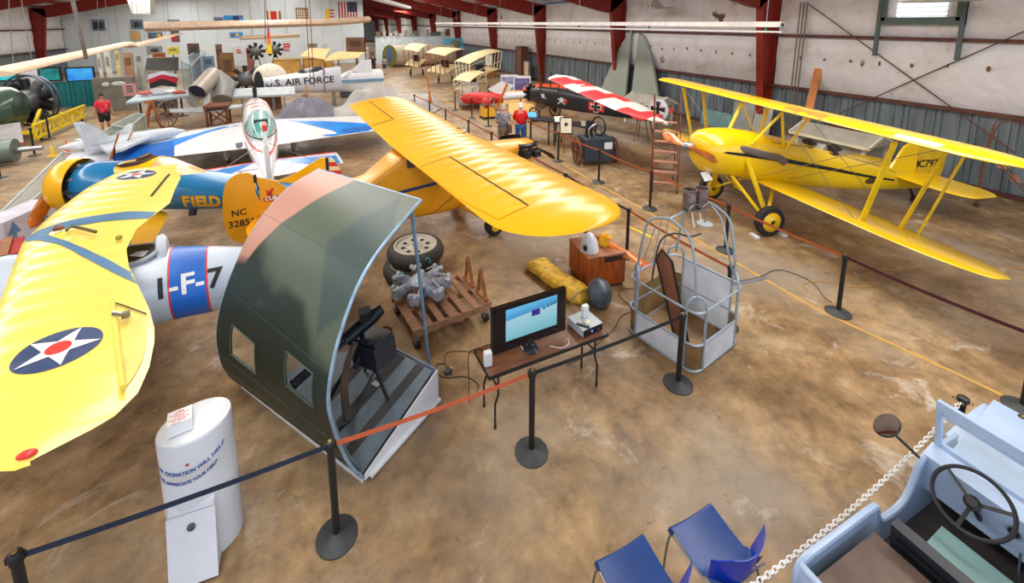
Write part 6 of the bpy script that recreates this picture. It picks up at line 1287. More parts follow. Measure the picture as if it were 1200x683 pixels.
    if hairc:
        mb = MB(); mb.T = T; mb.sheet(lambda u, v: (.088*cos(2*PI*u)*cos(v*1.25-.05), -.012+.105*sin(2*PI*u)*cos(v*1.25-.05)-(.0 if v > .3 else .01), 1.655+.085*sin(v*1.25-.05)*1.1-(.075*(1-v) if sin(2*PI*u) < .35 else 0)), 24, 8, (0, 0, .004)); mb.ball((0, -.01, 1.70), (.075, .09, .055), 16, 8); mb.build('hair', mat('hair_%d' % hairc[0], hairc, .8), t, 60)
    # shirt
    sv = ['pel', 'wai', 'che', 'shR', 'shL']; V = [J[n] for n in sv]; V[0] = (0, 0, .93); V += [tuple(Vector(J['sh'+S]).lerp(Vector(J['el'+S]), .98 if long else .8)) for S in 'RL']; V.append((0, 0, 1.44))
    Ed = [(0, 1), (1, 2), (2, 3), (2, 4), (3, 5), (4, 6), (2, 7)]; Rd = [(.185, .14), (.18, .138), (.185, .135), .078, .078, .068, .068, .07]
    if long: V += [tuple(Vector(J['wr'+S])) for S in 'RL']; Ed += [(5, 8), (6, 9)]; Rd += [.045, .045]
    mb = MB(); mesh_to(mb, skinned(V, Ed, Rd, 1, 1), T); mb.build(shirtname, shirt, t, 60)
    f = .92 if shorts else 2.0
    V = [(0, 0, .97), J['hpR'], J['hpL']]; Rd = [(.165, .125), .115, .115]; Ed = [(0, 1), (0, 2)]
    for j, S in ((1, 'R'), (2, 'L')):
        kn = Vector(J['kn'+S]); V.append(tuple(Vector(J['hp'+S]).lerp(kn, .85 if shorts else 1))); Rd.append(.1 if shorts else .08); Ed.append((j, len(V)-1))
        if not shorts: V.append(tuple(Vector(J['an'+S])+Vector((0, 0, .02)))); Rd.append(.06); Ed.append((len(V)-2, len(V)-1))
    mb = MB(); mesh_to(mb, skinned(V, Ed, Rd, 0, 1), T); mb.build('shorts' if shorts else 'trousers', pants, t, 60)
    for S in 'RL': mb = MB(); mb.T = T; a = Vector(J['an'+S]); mb.ball((a.x, a.y+.06, .045), (.05, .135, .045), 14, 8); mb.build('shoe', black if S == 'R' or True else black, t)
    if extra: extra(t, T)
    return t
reds = mat('tie_dye_red', (212, 24, 50), .8, 0, 0, 14, c2=(238, 130, 140), lo=.52, hi=.72); bshort = mat('black_cloth', (26, 26, 30), .8)
person('person in a red tie-dye T-shirt and black shorts walking by the yellow engine stand', (-7.72, 22.45, 0), R(-150), 1.74, (176, 120, 92), reds, bshort, (30, 24, 22), True, shirtname='t_shirt')
pat = mat('patterned_grey_cloth', (96, 100, 118), .8, 0, 0, 22, c2=(168, 164, 172), lo=.45, hi=.55)
def bag(t, T): 
    mb = MB(); mb.T = T; mb.tube(catmull([(-.16, .12, 1.40), (-.02, .16, 1.2), (.16, .12, 1.0), (.2, -.05, .98), (.05, -.17, 1.2), (-.14, -.1, 1.42), (-.16, .12, 1.40)], 5), .022, 6, flat=.4); mb.build('bag_strap', mat('strap_olive', (96, 84, 56)), t)
    mb = MB(); mb.T = T; mb.box((.2, -.14, .93), (.13, .30, .26)); mb.build('camera_bag', mat('bag_brown', (92, 66, 44), .8), t)
person('person in a grey patterned shirt with a shoulder bag leaning over the rope', (6.0, 13.5, 0), R(-20), 1.78, (214, 160, 136), pat, mat('khaki', (120, 104, 84), .8), (196, 170, 150), pose='reach', shirtname='shirt', extra=bag)
person('person with white hair in a bright red shirt and blue jeans', (6.78, 13.75, 0), R(-25), 1.73, (214, 160, 136), mat('bright_red_cloth', (214, 20, 26), .8), mat('blue_jeans', (40, 92, 160), .8), (226, 226, 226), pose='forward', shirtname='shirt', long=True)
person('person in dark clothes standing at the far end of the aisle', (5.3, 40.5, 0), R(170), 1.72, (196, 146, 120), bshort, bshort, (40, 30, 26), shirtname='t_shirt')
person('person in a grey top and dark blue shorts at the far end of the aisle', (6.1, 39.3, 0), R(10), 1.64, (206, 156, 130), mat('grey_top', (140, 146, 156), .8), mat('navy_shorts', (40, 54, 90), .8), (60, 44, 34), True, shirtname='t_shirt')
# ================================================================== SMALL KIT USED FURTHER BACK
def box_thing(name, label, cat, c, d, m, rz=0, group=None, trim=None, tm=None):
    t = thing(name, label, cat, (c[0], c[1], c[2]-d[2]/2), rz, group); mb = MB(); mb.box(c, d, rz); mb.build('body', m, t, 0)
    if trim:
        mb = MB(); Mz = Matrix.Translation(c) @ Matrix.Rotation(rz, 4, 'Z'); mb.T = Mz; x, y, z = [k/2 for k in d]; w = trim
        for a in (-1, 1):
            for b in (-1, 1): mb.box((a*x, b*y, 0), (w, w, 2*z+w)); mb.box((a*x, 0, b*z), (w, 2*y, w)); mb.box((0, a*y, b*z), (2*x, w, w))
        mb.build('frame', tm or wood, t, 0)
    return t
def easel(label, x, y, rz, pic=(236, 226, 200), ink=(70, 70, 70), hgt_=1.5, w=.42, ph=.55):
    t = thing('easel', label, 'easel', (x, y, 0), rz); M = Matrix.Translation((x, y, 0)) @ Matrix.Rotation(rz, 4, 'Z')   # faces -y
    for a, b in (((-.28, -.1, 0), (-.03, .06, hgt_)), ((.28, -.1, 0), (.03, .06, hgt_)), ((0, .5, 0), (0, .09, hgt_-.1))): mb = MB(); mb.T = M; mb.bar(a, b, .03); mb.build('leg', wood, t, 0)
    mb = MB(); mb.T = M; mb.bar((-.25, -.05, hgt_-ph-.12), (.25, -.05, hgt_-ph-.12), .04, .03); mb.build('ledge', wood, t, 0)
    p = thing('framed_picture', 'dark drawing on ' + label.replace('wooden easel', 'the wooden easel'), 'picture', M @ Vector((0, -.05, hgt_-ph-.1)), rz)
    mb = MB(); mb.T = M; mb.box((0, -.055, hgt_-ph/2-.1), (w, .02, ph), M=Matrix.Rotation(R(-8), 3, 'X')); f = mb.build('frame', black, p, 0)
    mb = MB(); mb.T = M; mb.box((0, -.069, hgt_-ph/2-.1), (w-.06, .006, ph-.06), M=Matrix.Rotation(R(-8), 3, 'X')); mb.build('paper', mat('paper_%d' % pic[0], pic, .7), p, 0)
    mb = MB(); mb.T = M; mb.ball((0, -.075, hgt_-ph*.42-.1), (w*.16, .006, ph*.12), 9, 5); mb.bar((-.05, -.072, hgt_-ph*.75-.1), (.05, -.072, hgt_-ph*.75-.1), .02, .01); mb.build('drawing', mat('ink_%d' % ink[0], ink), p)
    return t
def wheel_spoked(mb, c, ax, R_, n=14):
    ax = Vector(ax).normalized(); u, w = frame(ax); mb.torus(c, ax, R_, .035, 32, 6); mb.lathe([(.06, -.08), (.07, 0), (.06, .08)], c, ax, 14)
    for k in range(n): a = 2*PI*k/n; mb.tube([Vector(c), Vector(c)+(u*cos(a)+w*sin(a))*R_], .018, 5)
# ------------------------------------------------------------------ between aisle and right wall
ge = thing('generator_cart', 'dark old generator on iron spoked wheels with a blue information board', 'generator', (8.3, 11.4, 0)); gc = Vector((8.35, 11.45, 0))
mb = MB(); mb.box(gc+Vector((0, 0, .52)), (.95, .75, .7), R(-15)); mb.build('tank', mat('generator_blue_black', (44, 58, 70), .5), ge, 0)
for d in (Vector((-.62, .12, .42)), Vector((.62, -.12, .40))):
    mb = MB(); wheel_spoked(mb, gc+d, (1, -.25, 0), .40); mb.build('spoked_wheel', rust, ge)
mb = MB(); mb.cyl(gc+Vector((-.2, .1, .85)), gc+Vector((-.2, .1, 1.4)), .13, .1, 14); mb.build('cylinder', eng_dk, ge)
mb = MB(); mb.torus(gc+Vector((.15, .05, 1.2)), (1, .1, 0), .3, .03, 24, 6); mb.build('flywheel', eng_dk, ge)
mb = MB(); mb.tube(catmull([gc+Vector((-.35, -.2, .9)), gc+Vector((-.4, -.2, 1.2)), gc+Vector((-.1, -.25, 1.35)), gc+Vector((.1, -.2, 1.0))], 5), .03, 6); mb.build('pipe', steel, ge)
mb = MB(); mb.box(gc+Vector((.18, -.42, .62)), (.32, .02, .42), R(-15)); ib = mb.build('information_board', mat('board_blue', (28, 150, 200), .4), ge, 0); mb = MB(); mb.box(gc+Vector((.18, -.434, .66)), (.26, .01, .22), R(-15)); mb.build('board_text_panel', white, ib, 0)
easel('wooden easel left of the iron-wheeled generator', 7.75, 12.3, R(-25)); easel('wooden easel in front of the white rudder with the cross', 11.5, 12.9, R(-30), (230, 224, 210), (110, 110, 110))
for i, (x0, y0, z) in enumerate(((7.9, 14.6, 0), (8.7, 13.2, 0))):
    t = thing('display_table', ['black display table by the rope, farther one with leaflets', 'black display table by the rope, nearer one beside the easel'][i], 'table', (x0, y0, 0), R(28)); M = Matrix.Translation((x0, y0, 0)) @ Matrix.Rotation(R(-62), 4, 'Z')
    mb = MB(); mb.T = M; mb.box((0, 0, .88), (1.5, .6, .04)); mb.build('table_top', black, t, 0)
    for a in (-.7, .7):
        for b in (-.26, .26): mb = MB(); mb.T = M; mb.bar((a, b, 0), (a, b, .86), .04); mb.build('leg', black, t, 0)
for i, (x, y, c, l) in enumerate(((7.85, 14.9, (60, 170, 220), 'light blue card leaning on the farther black display table'), (8.4, 13.8, (220, 214, 200), 'cream card lying on the nearer black display table'), (8.9, 12.8, (196, 190, 176), 'grey leaflet lying on the end of the nearer black display table'))):
    single(MB().box((x, y, .96), (.34, .03, .26), M=Matrix.Rotation(R(-20), 3, 'Z') @ Matrix.Rotation(R(-50), 3, 'X')), 'information_card', mat('card_%d' % i, c, .5), l, 'card', sm=0)
# black parasol fighter with red and white striped wing
FO = Vector((9.9, 18.3, 0)); ff = Vector((-.36, .93, 0)).normalized(); T = PF((9.9, 18.0, 0), ff)
fk = thing('parasol_fighter', 'black-bodied old fighter with red and white striped wing and a cross on its side', 'aeroplane', (9.9, 18.0, 0)); bkf = mat('fuselage_black', (30, 30, 36), .35, 0, .2, 2)
mb = MB(); mb.T = T; mb.body([(.4, 0, 1.15, .30, .30, .34, 3), (0, 0, 1.15, .38, .38, .42, 3.5), (-1.2, 0, 1.15, .40, .42, .44, 4), (-2.4, 0, 1.1, .36, .36, .4, 4), (-4.0, 0, 1.0, .22, .26, .28, 4), (-5.6, 0, .92, .06, .16, .16, 3)], 28); ffus = mb.build('fuselage', bkf, fk, 40)
sN = T.to_3x3() @ Vector((-1, 0, 0)); oN = lambda x, z: T @ Vector((x, 1.0, z))
rq = decal('red_square', poly_bm([[(-.36, -.30), (.36, -.34), (.40, .27), (-.32, .30)]]), insr, ffus, ffus, oN(-3.25, 1.06), sN, (0, 0, 1), .01, .3)
def cross(s, k=.36): a = s; b = s*k*.6; c = s*k; return [[(-b*.7, 0), (-c, a), (c, a), (b*.7, 0)], [(-b*.7, 0), (b*.7, 0), (c, -a), (-c, -a)], [(0, -b*.7), (a, -c), (a, c), (0, b*.7)], [(0, -b*.7), (0, b*.7), (-a, c), (-a, -c)]]
decal('cross_white', poly_bm(cross(.24, .5)), wht, rq, ffus, oN(-3.25, 1.05), sN, (0, 0, 1), .016, .3); decal('cross_black', poly_bm(cross(.21, .38)), txtblk, rq, ffus, oN(-3.25, 1.05), sN, (0, 0, 1), .022, .3)
decal('skull', poly_bm([circ(.11, 16, 0, .05), seg((-.2, -.14), (.2, .1), .05), seg((.2, -.14), (-.2, .1), .05)]), mat('skull_grey', (186, 196, 206)), ffus, ffus, oN(-1.55, 1.1), sN, (0, 0, 1), .01, .3)
decal('skull_patch', poly_bm([circ(.09, 14, .22, .02)]), insr, ffus, ffus, oN(-1.55, 1.1), sN, (0, 0, 1), .014, .3)
decal('nose_badge', poly_bm([circ(.1, 12), seg((-.16, .1), (.16, -.1), .04)]), mat('skull_grey', (186, 196, 206)), ffus, ffus, oN(-.5, 1.2), sN, (0, 0, 1), .01, .3)
mb = MB(); mb.T = T
for k in range(9): a = 2*PI*k/9; mb.cyl((.62, .12*sin(a), 1.2+.12*cos(a)), (.62, .42*sin(a), 1.2+.42*cos(a)), .09, None, 10)
mb.cyl((.4, 0, 1.2), (.8, 0, 1.2), .14, .1, 14); mb.build('rotary_engine', eng_dk, fk)
# the wing is carried lengthwise above the body
wr_ = mat('wing_red', (206, 52, 58), .5); wg_ = mat('wing_grey_white', (206, 208, 200), .5); wa = at(652, 89, 2.35); wb_ = at(782, 146, 1.65); wd_ = (wb_-wa); wl = wd_.length; wu = wd_.normalized(); wv_ = Vector((wu.y, -wu.x, 0)).normalized(); wn = wu.cross(wv_)
if wn.z < 0: wn = -wn
mb = MB(); rings = []; NS = 36
for i in range(NS+1):
    t = i/NS; ch = .62*(min(1, (t/.06))**.5 if t < .06 else 1)*(1 if t < .72 else max(.08, 1-((t-.72)/.28)**1.6)); c_ = wa+wu*wl*t
    rings.append([c_+wv_*(-ch*cos(2*PI*j/14))+wn*(.075*sin(2*PI*j/14)*(1 if sin(2*PI*j/14) > 0 else .4)) for j in range(14)])
mb.loft(rings); 
for fi, f in enumerate(mb.f):
    c_ = sum((mb.v[i] for i in f), Vector())/len(f); s_ = (c_-wa).dot(wu)/wl; q = (c_-(wa+wu*wl*s_)).dot(wv_); mb.mi[fi] = 1 if (int(s_*6+(.5 if q > 0 else 0)) % 2 == 0) else 0
mb.build('striped_wing', [wr_, wg_], fk, 50)
for x, y in ((-.3, .35), (-.3, -.35), (-1.3, .35), (-1.3, -.35)): mb = MB(); mb.T = T; mb.bar((x, y, 1.4), (x-.1, y*.9, 2.2 if x > -1 else 2.08), .04); mb.build('cabane_strut', black, fk)
mb = MB(); mb.T = T; rdc = catmull([(-5.4, 0, .95), (-5.35, 0, 1.25), (-5.6, 0, 1.6), (-6.0, 0, 1.62), (-6.2, 0, 1.3), (-6.1, 0, .95), (-5.8, 0, .8)], 6, True); mb.prism([p-Vector((0, .03, 0)) for p in rdc], (0, .06, 0)); fr = mb.build('rudder', mat('rudder_white', (206, 208, 218), .5), fk, 30)
decal('rudder_cross', poly_bm(cross(.28, .34)), txtblk, fr, fr, oN(-5.8, 1.28), sN, (0, 0, 1), .01, 1)
mb = MB(); mb.T = T; mb.prism(catmull([(-4.9, 0, 1.05), (-5.3, 1.1, 1.05), (-5.9, 1.3, 1.05), (-6.0, 0, 1.05), (-5.9, -1.3, 1.05), (-5.3, -1.1, 1.05)], 5, True), (0, 0, .04)); mb.build('tailplane', wr_, fk)
for s_ in (-1, 1): mb = MB(); mb.T = T; wheel_spoked(mb, (-.3, s_*.75, .36), (0, 1, 0), .32, 10); mb.build('wheel', rubber, fk); mb = MB(); mb.T = T; mb.bar((-.3, s_*.68, .36), (.0, s_*.3, .85), .04); mb.bar((-.3, s_*.68, .36), (-.7, s_*.3, .85), .04); mb.build('gear_strut', black, fk)
mb = MB(); mb.T = T; mb.bar((-5.5, 0, .8), (-5.7, 0, 0), .05); mb.build('tail_skid', wood, fk)
# grey wing panels leaning against the column
gwp = mat('primer_grey_green', (156, 164, 152), .55, 0, .06, 1)
for lab, pts in (('tall grey-green pointed wing panel leaning left of the red column', [(698, 120), (704, 105), (714, 75), (722, 55), (731, 40), (731, 122)]), ('tall grey-green pointed wing panel leaning right of the red column', [(738, 124), (740, 37), (747, 42), (756, 62), (763, 88), (772, 124)])):
    lowY = at(735, 125, 0); P = []
    for (x, y) in pts: P.append(atX(x, y, lowY.x))
    mn = min(p.z for p in P); P = [Vector((p.x+(p.z-mn)*.12, p.y, max(0.0, p.z-mn))) for p in P]
    t = single(MB().prism(P, (.12, 0, 0)), 'detached_wing', gwp, lab, 'wing panel', sm=20)
# cream roofed cases
crw = mat('cream_paint', (222, 216, 192), .55); crd = mat('case_grey', (160, 158, 146), .6)
def roofed_case(label, x, y, rz, w, d, h, rh):
    t = thing('roofed_display_case', label, 'display case', (x, y, 0), rz); M = Matrix.Translation((x, y, 0)) @ Matrix.Rotation(rz, 4, 'Z')
    mb = MB(); mb.T = M; mb.box((0, 0, h*.5), (w*.9, d*.85, h)); mb.build('cabinet', crd, t, 0)
    for a in (-1, 1):
        for b in (-1, 1): mb = MB(); mb.T = M; mb.box((a*w*.45, b*d*.43, h*.5), (.1, .1, h)); mb.build('corner_post', crw, t, 0)
    mb = MB(); mb.T = M; x_, y_ = w/2+.08, d/2+.08; mb.prism([(-x_, -y_, h), (-x_, 0, h+rh), (-x_, y_, h)], (2*x_, 0, 0)); rf = mb.build('roof', mat('case_roof', (176, 172, 158), .6), t, 0)
    mb = MB(); mb.T = M
    for a in (-1, 1): mb.bar((a*x_, -y_, h), (a*x_, 0, h+rh), .05, .08); mb.bar((a*x_, y_, h), (a*x_, 0, h+rh), .05, .08); mb.bar((-x_, a*y_, h), (x_, a*y_, h), .05, .08)
    mb.build('roof_trim', crw, rf, 0)
    return t
p = at(1000, 215, 0); roofed_case('cream roofed display case between the yellow biplane and the steel wall', 15.0, 8.0, R(90), 2.1, 1.2, .95, .3)
roofed_case('small cream roofed case behind the white rudder with the cross', 13.9, 15.2, R(100), 1.7, 1.4, .95, .35)
for i, (px, py, z, w, h, c, l) in enumerate(((872, 118, 1.4, .9, 1.3, (150, 152, 146), 'grey board leaning on the steel wall, left of the column'), (895, 122, 1.3, .7, 1.3, (168, 170, 160), 'pale grey board leaning on the steel wall against the column'), (838, 150, .9, 1.5, .7, (110, 150, 150), 'teal panel lying tilted behind the biplane nose'), (850, 132, .9, 1.6, .5, (176, 146, 116), 'tan board lying tilted above the teal panel'), (990, 150, 1.75, 1.0, .14, (96, 58, 44), 'rusty iron bar fixed on the steel wall'))):
    p = atX(px, py, XR-.45 if i != 4 else XR-.12); mb = MB(); mb.box((p.x, p.y, max(h/2+.01, p.z) if i == 4 else h/2+(.0 if i < 2 else .02)), (.05, w, h), M=Matrix.Rotation(R(0 if i == 4 else 9), 3, 'Y')); o_ = single(mb, 'leaning_board' if i < 4 else 'wall_bar', mat('leanb_%d' % i, c, .7), l, 'board', sm=0)
p = atX(948, 115, XR-.5); single(MB().bar((p.x-.4, p.y-.1, 0), (XR-.14, p.y+.0, 2.9), .26, .05, up=(1, 0, 0)), 'timber_plank', mat('fresh_timber', (206, 130, 70), .6, 0, .2, 3), 'bright orange-brown timber plank leaning on the wall right of the column', 'plank', sm=0)
for k in range(3): p = atX(931+k*4, 60, XR-.35); single(MB().cyl((p.x, p.y, 0), (p.x+.08, p.y, 5.2), .022, None, 8), 'upright_pipe', mat('pipe_brown', (110, 96, 78)), ['thin upright pipe right of the big column, nearest it', 'thin upright pipe right of the big column, middle', 'thin upright pipe right of the big column, nearest the plank'][k], 'pipe')
# rolling ladder
def ladder(label, x, y, rz, steps, h, rails=True):
    t = thing('rolling_ladder', label, 'ladder', (x, y, 0), rz); M = Matrix.Translation((x, y, 0)) @ Matrix.Rotation(rz, 4, 'Z')
    for k in range(steps): z = .25+k*(h-.3)/(steps-1); yy = -.5+1.0*k/(steps-1); mb = MB(); mb.T = M; mb.box((0, yy, z), (.62, .16, .03)); mb.build('tread', mat('tread_wood', (172, 124, 104), .7), t, 0)
    for s_ in (-1, 1):
        mb = MB(); mb.T = M; mb.tube([(s_*.31, -.58, .08), (s_*.31, .5, h)], .016, 6); mb.build('stringer_tube', rust, t)
        mb = MB(); mb.T = M; mb.tube(catmull([(s_*.31, -.6, .2), (s_*.33, -.45, 1.0), (s_*.33, -.05, h+.6), (s_*.33, .15, h+.78), (s_*.33, .42, h+.7), (s_*.31, .52, h), (s_*.31, .55, .1)], 6), .016, 6); mb.build('handrail', rust, t)
        for b in (-.55, .55): mb = MB(); mb.T = M; mb.torus((s_*.31, b, .05), (1, 0, 0), .038, .016, 12, 6); mb.build('castor', rubber, t)
    for z in (.3, h*.6): mb = MB(); mb.T = M; mb.tube([(-.31, .54, z), (.31, .54, z)], .014, 6); mb.tube([(-.31, .54, z), (.31, .54, z-.25 if z > .5 else z+.5)], .01, 6); mb.build('cross_brace', rust, t)
    return t
ladder('rusty rolling ladder with wooden treads standing in front of the biplane propeller', 8.9, 9.0, R(-40), 7, 1.75)
ladder('rusty rolling ladder at the right edge in front of the steel wall', 15.35, 4.35, R(20), 5, 1.4)
# ------------------------------------------------------------------ early aeroplanes in tan fabric
tanf_ = mat('unbleached_fabric', (226, 206, 160), .7, 0, .07, 2); redw = mat('reddish_wood', (150, 70, 38), .5, 0, .2, 4)
def early(label, top, low, sm_, n=4, drop=1.3, wheels=True):
    # top: four corners (near left, far left, far right, near right) of the upper surface in place coordinates
    a, b, c, d = [Vector(q) for q in top]; ctr = (a+b+c+d)/4; t = thing('early_biplane', label, 'aeroplane', (ctr.x, ctr.y, 0))
    def quad(A_, B_, C_, D_, nm):
        mb = MB(); mb.sheet(lambda u, v: A_.lerp(D_, u).lerp(B_.lerp(C_, u), v)+Vector((0, 0, .12*sin(PI*v)+.03*sin(PI*u))), 10, 8, (0, 0, .04)); mb.build(nm, tanf_, t, 50)
    quad(a, b, c, d, 'upper_wing'); dn = Vector((0, 0, -drop)); lo = [q+dn for q in (a, b, c, d)]
    if low: lo = [q.lerp(sum(lo, Vector())/4, low) for q in lo]
    for q in lo: q.z = max(q.z, .42)
    quad(*lo, 'lower_wing')
    for P0, P1, Q0, Q1 in ((a, d, lo[0], lo[3]), (b, c, lo[1], lo[2])):
        for k in range(n): f = k/(n-1); mb = MB(); mb.bar(P0.lerp(P1, f), Q0.lerp(Q1, f), .05); mb.build('interplane_strut', sm_, t, 0)
    for P0, P1 in ((a, b), (d, c)): mb = MB(); mb.bar(P0+Vector((0, 0, -drop*.5)), P1+Vector((0, 0, -drop*.5)), .04); mb.build('boom', sm_, t, 0)
    m_ = sum(lo, Vector())/4
    for s_ in (-.5, .5): mb = MB(); wheel_spoked(mb, (m_.x+s_, m_.y-.2*s_, .3), (1, -.4, 0), .27, 10); mb.build('wheel', rubber, t); mb = MB(); mb.bar((m_.x+s_, m_.y-.2*s_, .3), (m_.x+s_*.7, m_.y, m_.z), .04); mb.build('gear_strut', sm_, t, 0)
    mb = MB(); mb.box(m_+Vector((0, 0, .3)), (.5, .4, .35)); mb.cyl(m_+Vector((-.3, 0, .5)), m_+Vector((.2, 0, .5)), .18, None, 12); mb.build('engine', eng_dk, t)
    return t
def Q4(*l): return [atY(*q) for q in l]
early('tan fabric aeroplane with reddish struts, leftmost and farthest of the early aeroplanes', Q4((473, 58, 36), (484, 51, 38.5), (502, 53, 38.5), (490, 61, 36)), .05, redw)
early('tan fabric aeroplane with reddish struts, middle one of the early aeroplanes', Q4((499, 62, 30.5), (518, 56, 33), (545, 58, 33), (521, 66, 30.5)), .0, redw, 5)
early('tan fabric aeroplane with cream struts, tallest, near the brown cabinet', Q4((533, 72, 24.5), (573, 58, 28), (588, 60.5, 28), (550, 75.5, 24.5)), .1, crw, 5, 1.2)
early('small low tan fabric aeroplane with cream struts behind the glass case', Q4((531, 94, 23.3), (554, 83, 25.3), (570, 85.5, 25.3), (550, 97, 23.3)), .1, crw, 3, .55)
# red racer cowling, white tube body, little engine, posters, orange body
rc = thing('red_microlight', 'red fuselage pod with white tail tube lying beyond the rope', 'aeroplane', (8.3, 20.9, 0)); T = PF((8.0, 21.2, 0), (-.8, .35, 0))
mb = MB(); mb.T = T; mb.body([(.9, 0, .6, .1, .1, .1), (.7, 0, .6, .28, .25, .25), (0, 0, .62, .36, .34, .32), (-.8, 0, .62, .32, .3, .3), (-1.3, 0, .6, .2, .2, .2)], 20); mb.build('red_pod', red, rc)
mb = MB(); mb.T = T; mb.body([(-1.2, 0, .7, .22, .22, .2), (-2.2, 0, .75, .2, .2, .18), (-3.6, 0, .78, .1, .1, .1)], 16); mb.build('tail_tube', white, rc)
mb = MB(); mb.T = T; mb.prism([(-1.2, -.02, .7), (-1.9, -.02, 1.3), (-1.2, -.02, 1.5), (-.5, -.02, 1.1)], (0, .04, 0)); mb.build('white_vane', white, rc)
for x in (.3, -2.2): mb = MB(); mb.T = T; mb.bar((x, 0, 0), (x, 0, .5 if x > 0 else .6), .08); mb.bar((x-.25, 0, .03), (x+.25, 0, .03), .05); mb.build('support', wood, rc, 0)
mb = MB(); mb.T = T; mb.bar((-1.0, .3, .2), (-1.5, .1, 1.4), .05, .12); mb.build('propeller_blade', propwood, rc)
en = thing('small_engine_stand', 'little red and yellow engine on a stand behind the rope', 'engine', (7.7, 19.2, 0)); mb = MB(); mb.box((7.7, 19.2, .3), (.55, .5, .4)); mb.build('yellow_base', gold, en, 0); mb = MB(); mb.ball((7.65, 19.2, .75), (.25, .22, .25), 14, 9); mb.build('red_crankcase', red, en); mb = MB(); mb.box((7.7, 19.2, .05), (.6, .55, .1)); mb.build('skid', black, en, 0)
mb = MB(); mb.torus((7.85, 19.0, .8), (.5, -1, 0), .18, .03, 18, 6); mb.cyl((7.5, 19.1, .7), (7.4, 19.0, .7), .1, None, 12); mb.build('fan_ring', steel, en)
for i, (px, py, rz_) in enumerate(((597, 117, -20), (611, 119, -35))):
    p = at(px, py, 0); t = thing('poster_board', ['pale poster board leaning beyond the red pod, left one', 'purple poster board leaning beyond the red pod, right one'][i], 'poster', tuple(p), R(rz_)); M = Matrix.Translation(p) @ Matrix.Rotation(R(rz_), 4, 'Z') @ Matrix.Rotation(R(-12), 4, 'X')
    mb = MB(); mb.T = M; mb.box((0, 0, .75), (1.0, .03, 1.5)); b_ = mb.build('board', mat('poster_white', (206, 210, 216)), t, 0); mb = MB(); mb.T = M; mb.box((0, -.018, .85), (.86, .005, 1.0)); mb.build('print', mat('poster_%d' % i, [(130, 124, 160), (84, 74, 124)][i], .5, 0, .5, 3), b_, 0); mb = MB(); mb.T = M; mb.bar((-.3, -.022, 1.05), (.3, -.022, 1.15), .05, .005); mb.build('print_figure', white, b_, 0)
for i, (px, py, l, dy) in enumerate(((604, 122, 'tan wooden rib panel lying in front of the posters', 0), (612, 140, 'larger tan wooden panel behind the two men by the rope', 0))):
    p = at(px, py, 0); mb = MB(); mb.box((p.x, p.y, .45), (1.3, .05, .9), M=Matrix.Rotation(R(-30), 3, 'Z') @ Matrix.Rotation(R(-38), 3, 'X')); o_ = single(mb, 'plywood_rib', mat('pale_plywood', (222, 178, 104), .6), l, 'panel', sm=0); o_.location.z = 0.0
og = thing('orange_fuselage', 'orange uncovered nose section with a wooden stripe behind the black engine', 'aeroplane', (10.9, 19.9, 0)); T = PF((11.6, 20.5, 0), (-.75, .5, 0))
mb = MB(); mb.T = T; mb.body([(1.2, 0, .8, .25, .25, .25, 3), (.9, 0, .8, .42, .42, .4, 3), (-.4, 0, .85, .42, .40, .4, 3), (-2.2, 0, .8, .25, .25, .3, 3)], 20); mb.build('body', mat('orange_paint', (226, 86, 36), .45), og)
mb = MB(); mb.T = T; mb.bx((.2, -.45, .4), (.32, .45, 1.28)); mb.build('band', redw, og, 0); 
for x in (.6, -1.4): mb = MB(); mb.T = T; mb.box((x, 0, .22), (.3, .9, .44)); mb.build('trestle', gold, og, 0)
# glass case on the aisle
gl_ = thing('glass_display_case', 'tall glass display case with brown base beside the aisle rope', 'display case', (7.75, 21.9, 0), R(-8)); M = Matrix.Translation((7.75, 21.9, 0)) @ Matrix.Rotation(R(-8), 4, 'Z')
mb = MB(); mb.T = M; mb.box((0, 0, .12), (.95, .85, .24)); mb.build('base', mat('case_brown', (92, 72, 46)), gl_, 0); mb = MB(); mb.T = M; mb.box((0, 0, .78), (.92, .82, 1.08)); mb.build('glass_box', glass, gl_, 0)
mb = MB(); mb.T = M
for a in (-1, 1):
    for b in (-1, 1): mb.box((a*.46, b*.41, .78), (.025, .025, 1.08)); mb.box((a*.46, 0, 1.32), (.025, .82, .025)); mb.box((0, b*.41, 1.32), (.92, .025, .025))
mb.build('frame', steel, gl_, 0); 
mo = thing('ship_model', 'pale model inside the tall glass display case', 'model', M @ Vector((0, 0, .24))); mb = MB(); mb.T = M; mb.body([(-.3, 0, .4, .03, .03, .03), (0, 0, .4, .08, .08, .06), (.3, 0, .4, .02, .02, .02)], 12); mb.bar((0, -.3, .42), (0, .3, .42), .1, .02); mb.build('aircraft_model', white, mo); mb = MB(); mb.T = M; mb.bar((0, 0, .24), (0, 0, .4), .03); mb.build('pin', steel, mo)
up = thing('propeller_stand', 'orange varnished propeller standing upright by the aisle', 'propeller', (5.62, 22.0, 0)); mb = MB(); p0 = Vector((5.62, 22.0, 0)); pm, _ = propeller('', p0+Vector((0, 0, 1.0)), (.3, -1, 0), 1.9, 0, propwood, .15); u, w = frame(Vector((.3, -1, 0))); a = math.atan2(w.z, u.z); pm, _ = propeller('', p0+Vector((0, 0, 1.0)), (.3, -1, 0), 1.9, a+.12, propwood, .15); pm.build('blades', propwood, up)
mb = MB(); mb.lathe([(.2, 0), (.2, .03), (.03, .05)], p0, n=20); mb.build('foot', black, up); mb = MB(); mb.cyl(p0+Vector((0, .08, .03)), p0+Vector((0, .08, 1.0)), .03, None, 8); mb.build('post', black, up)
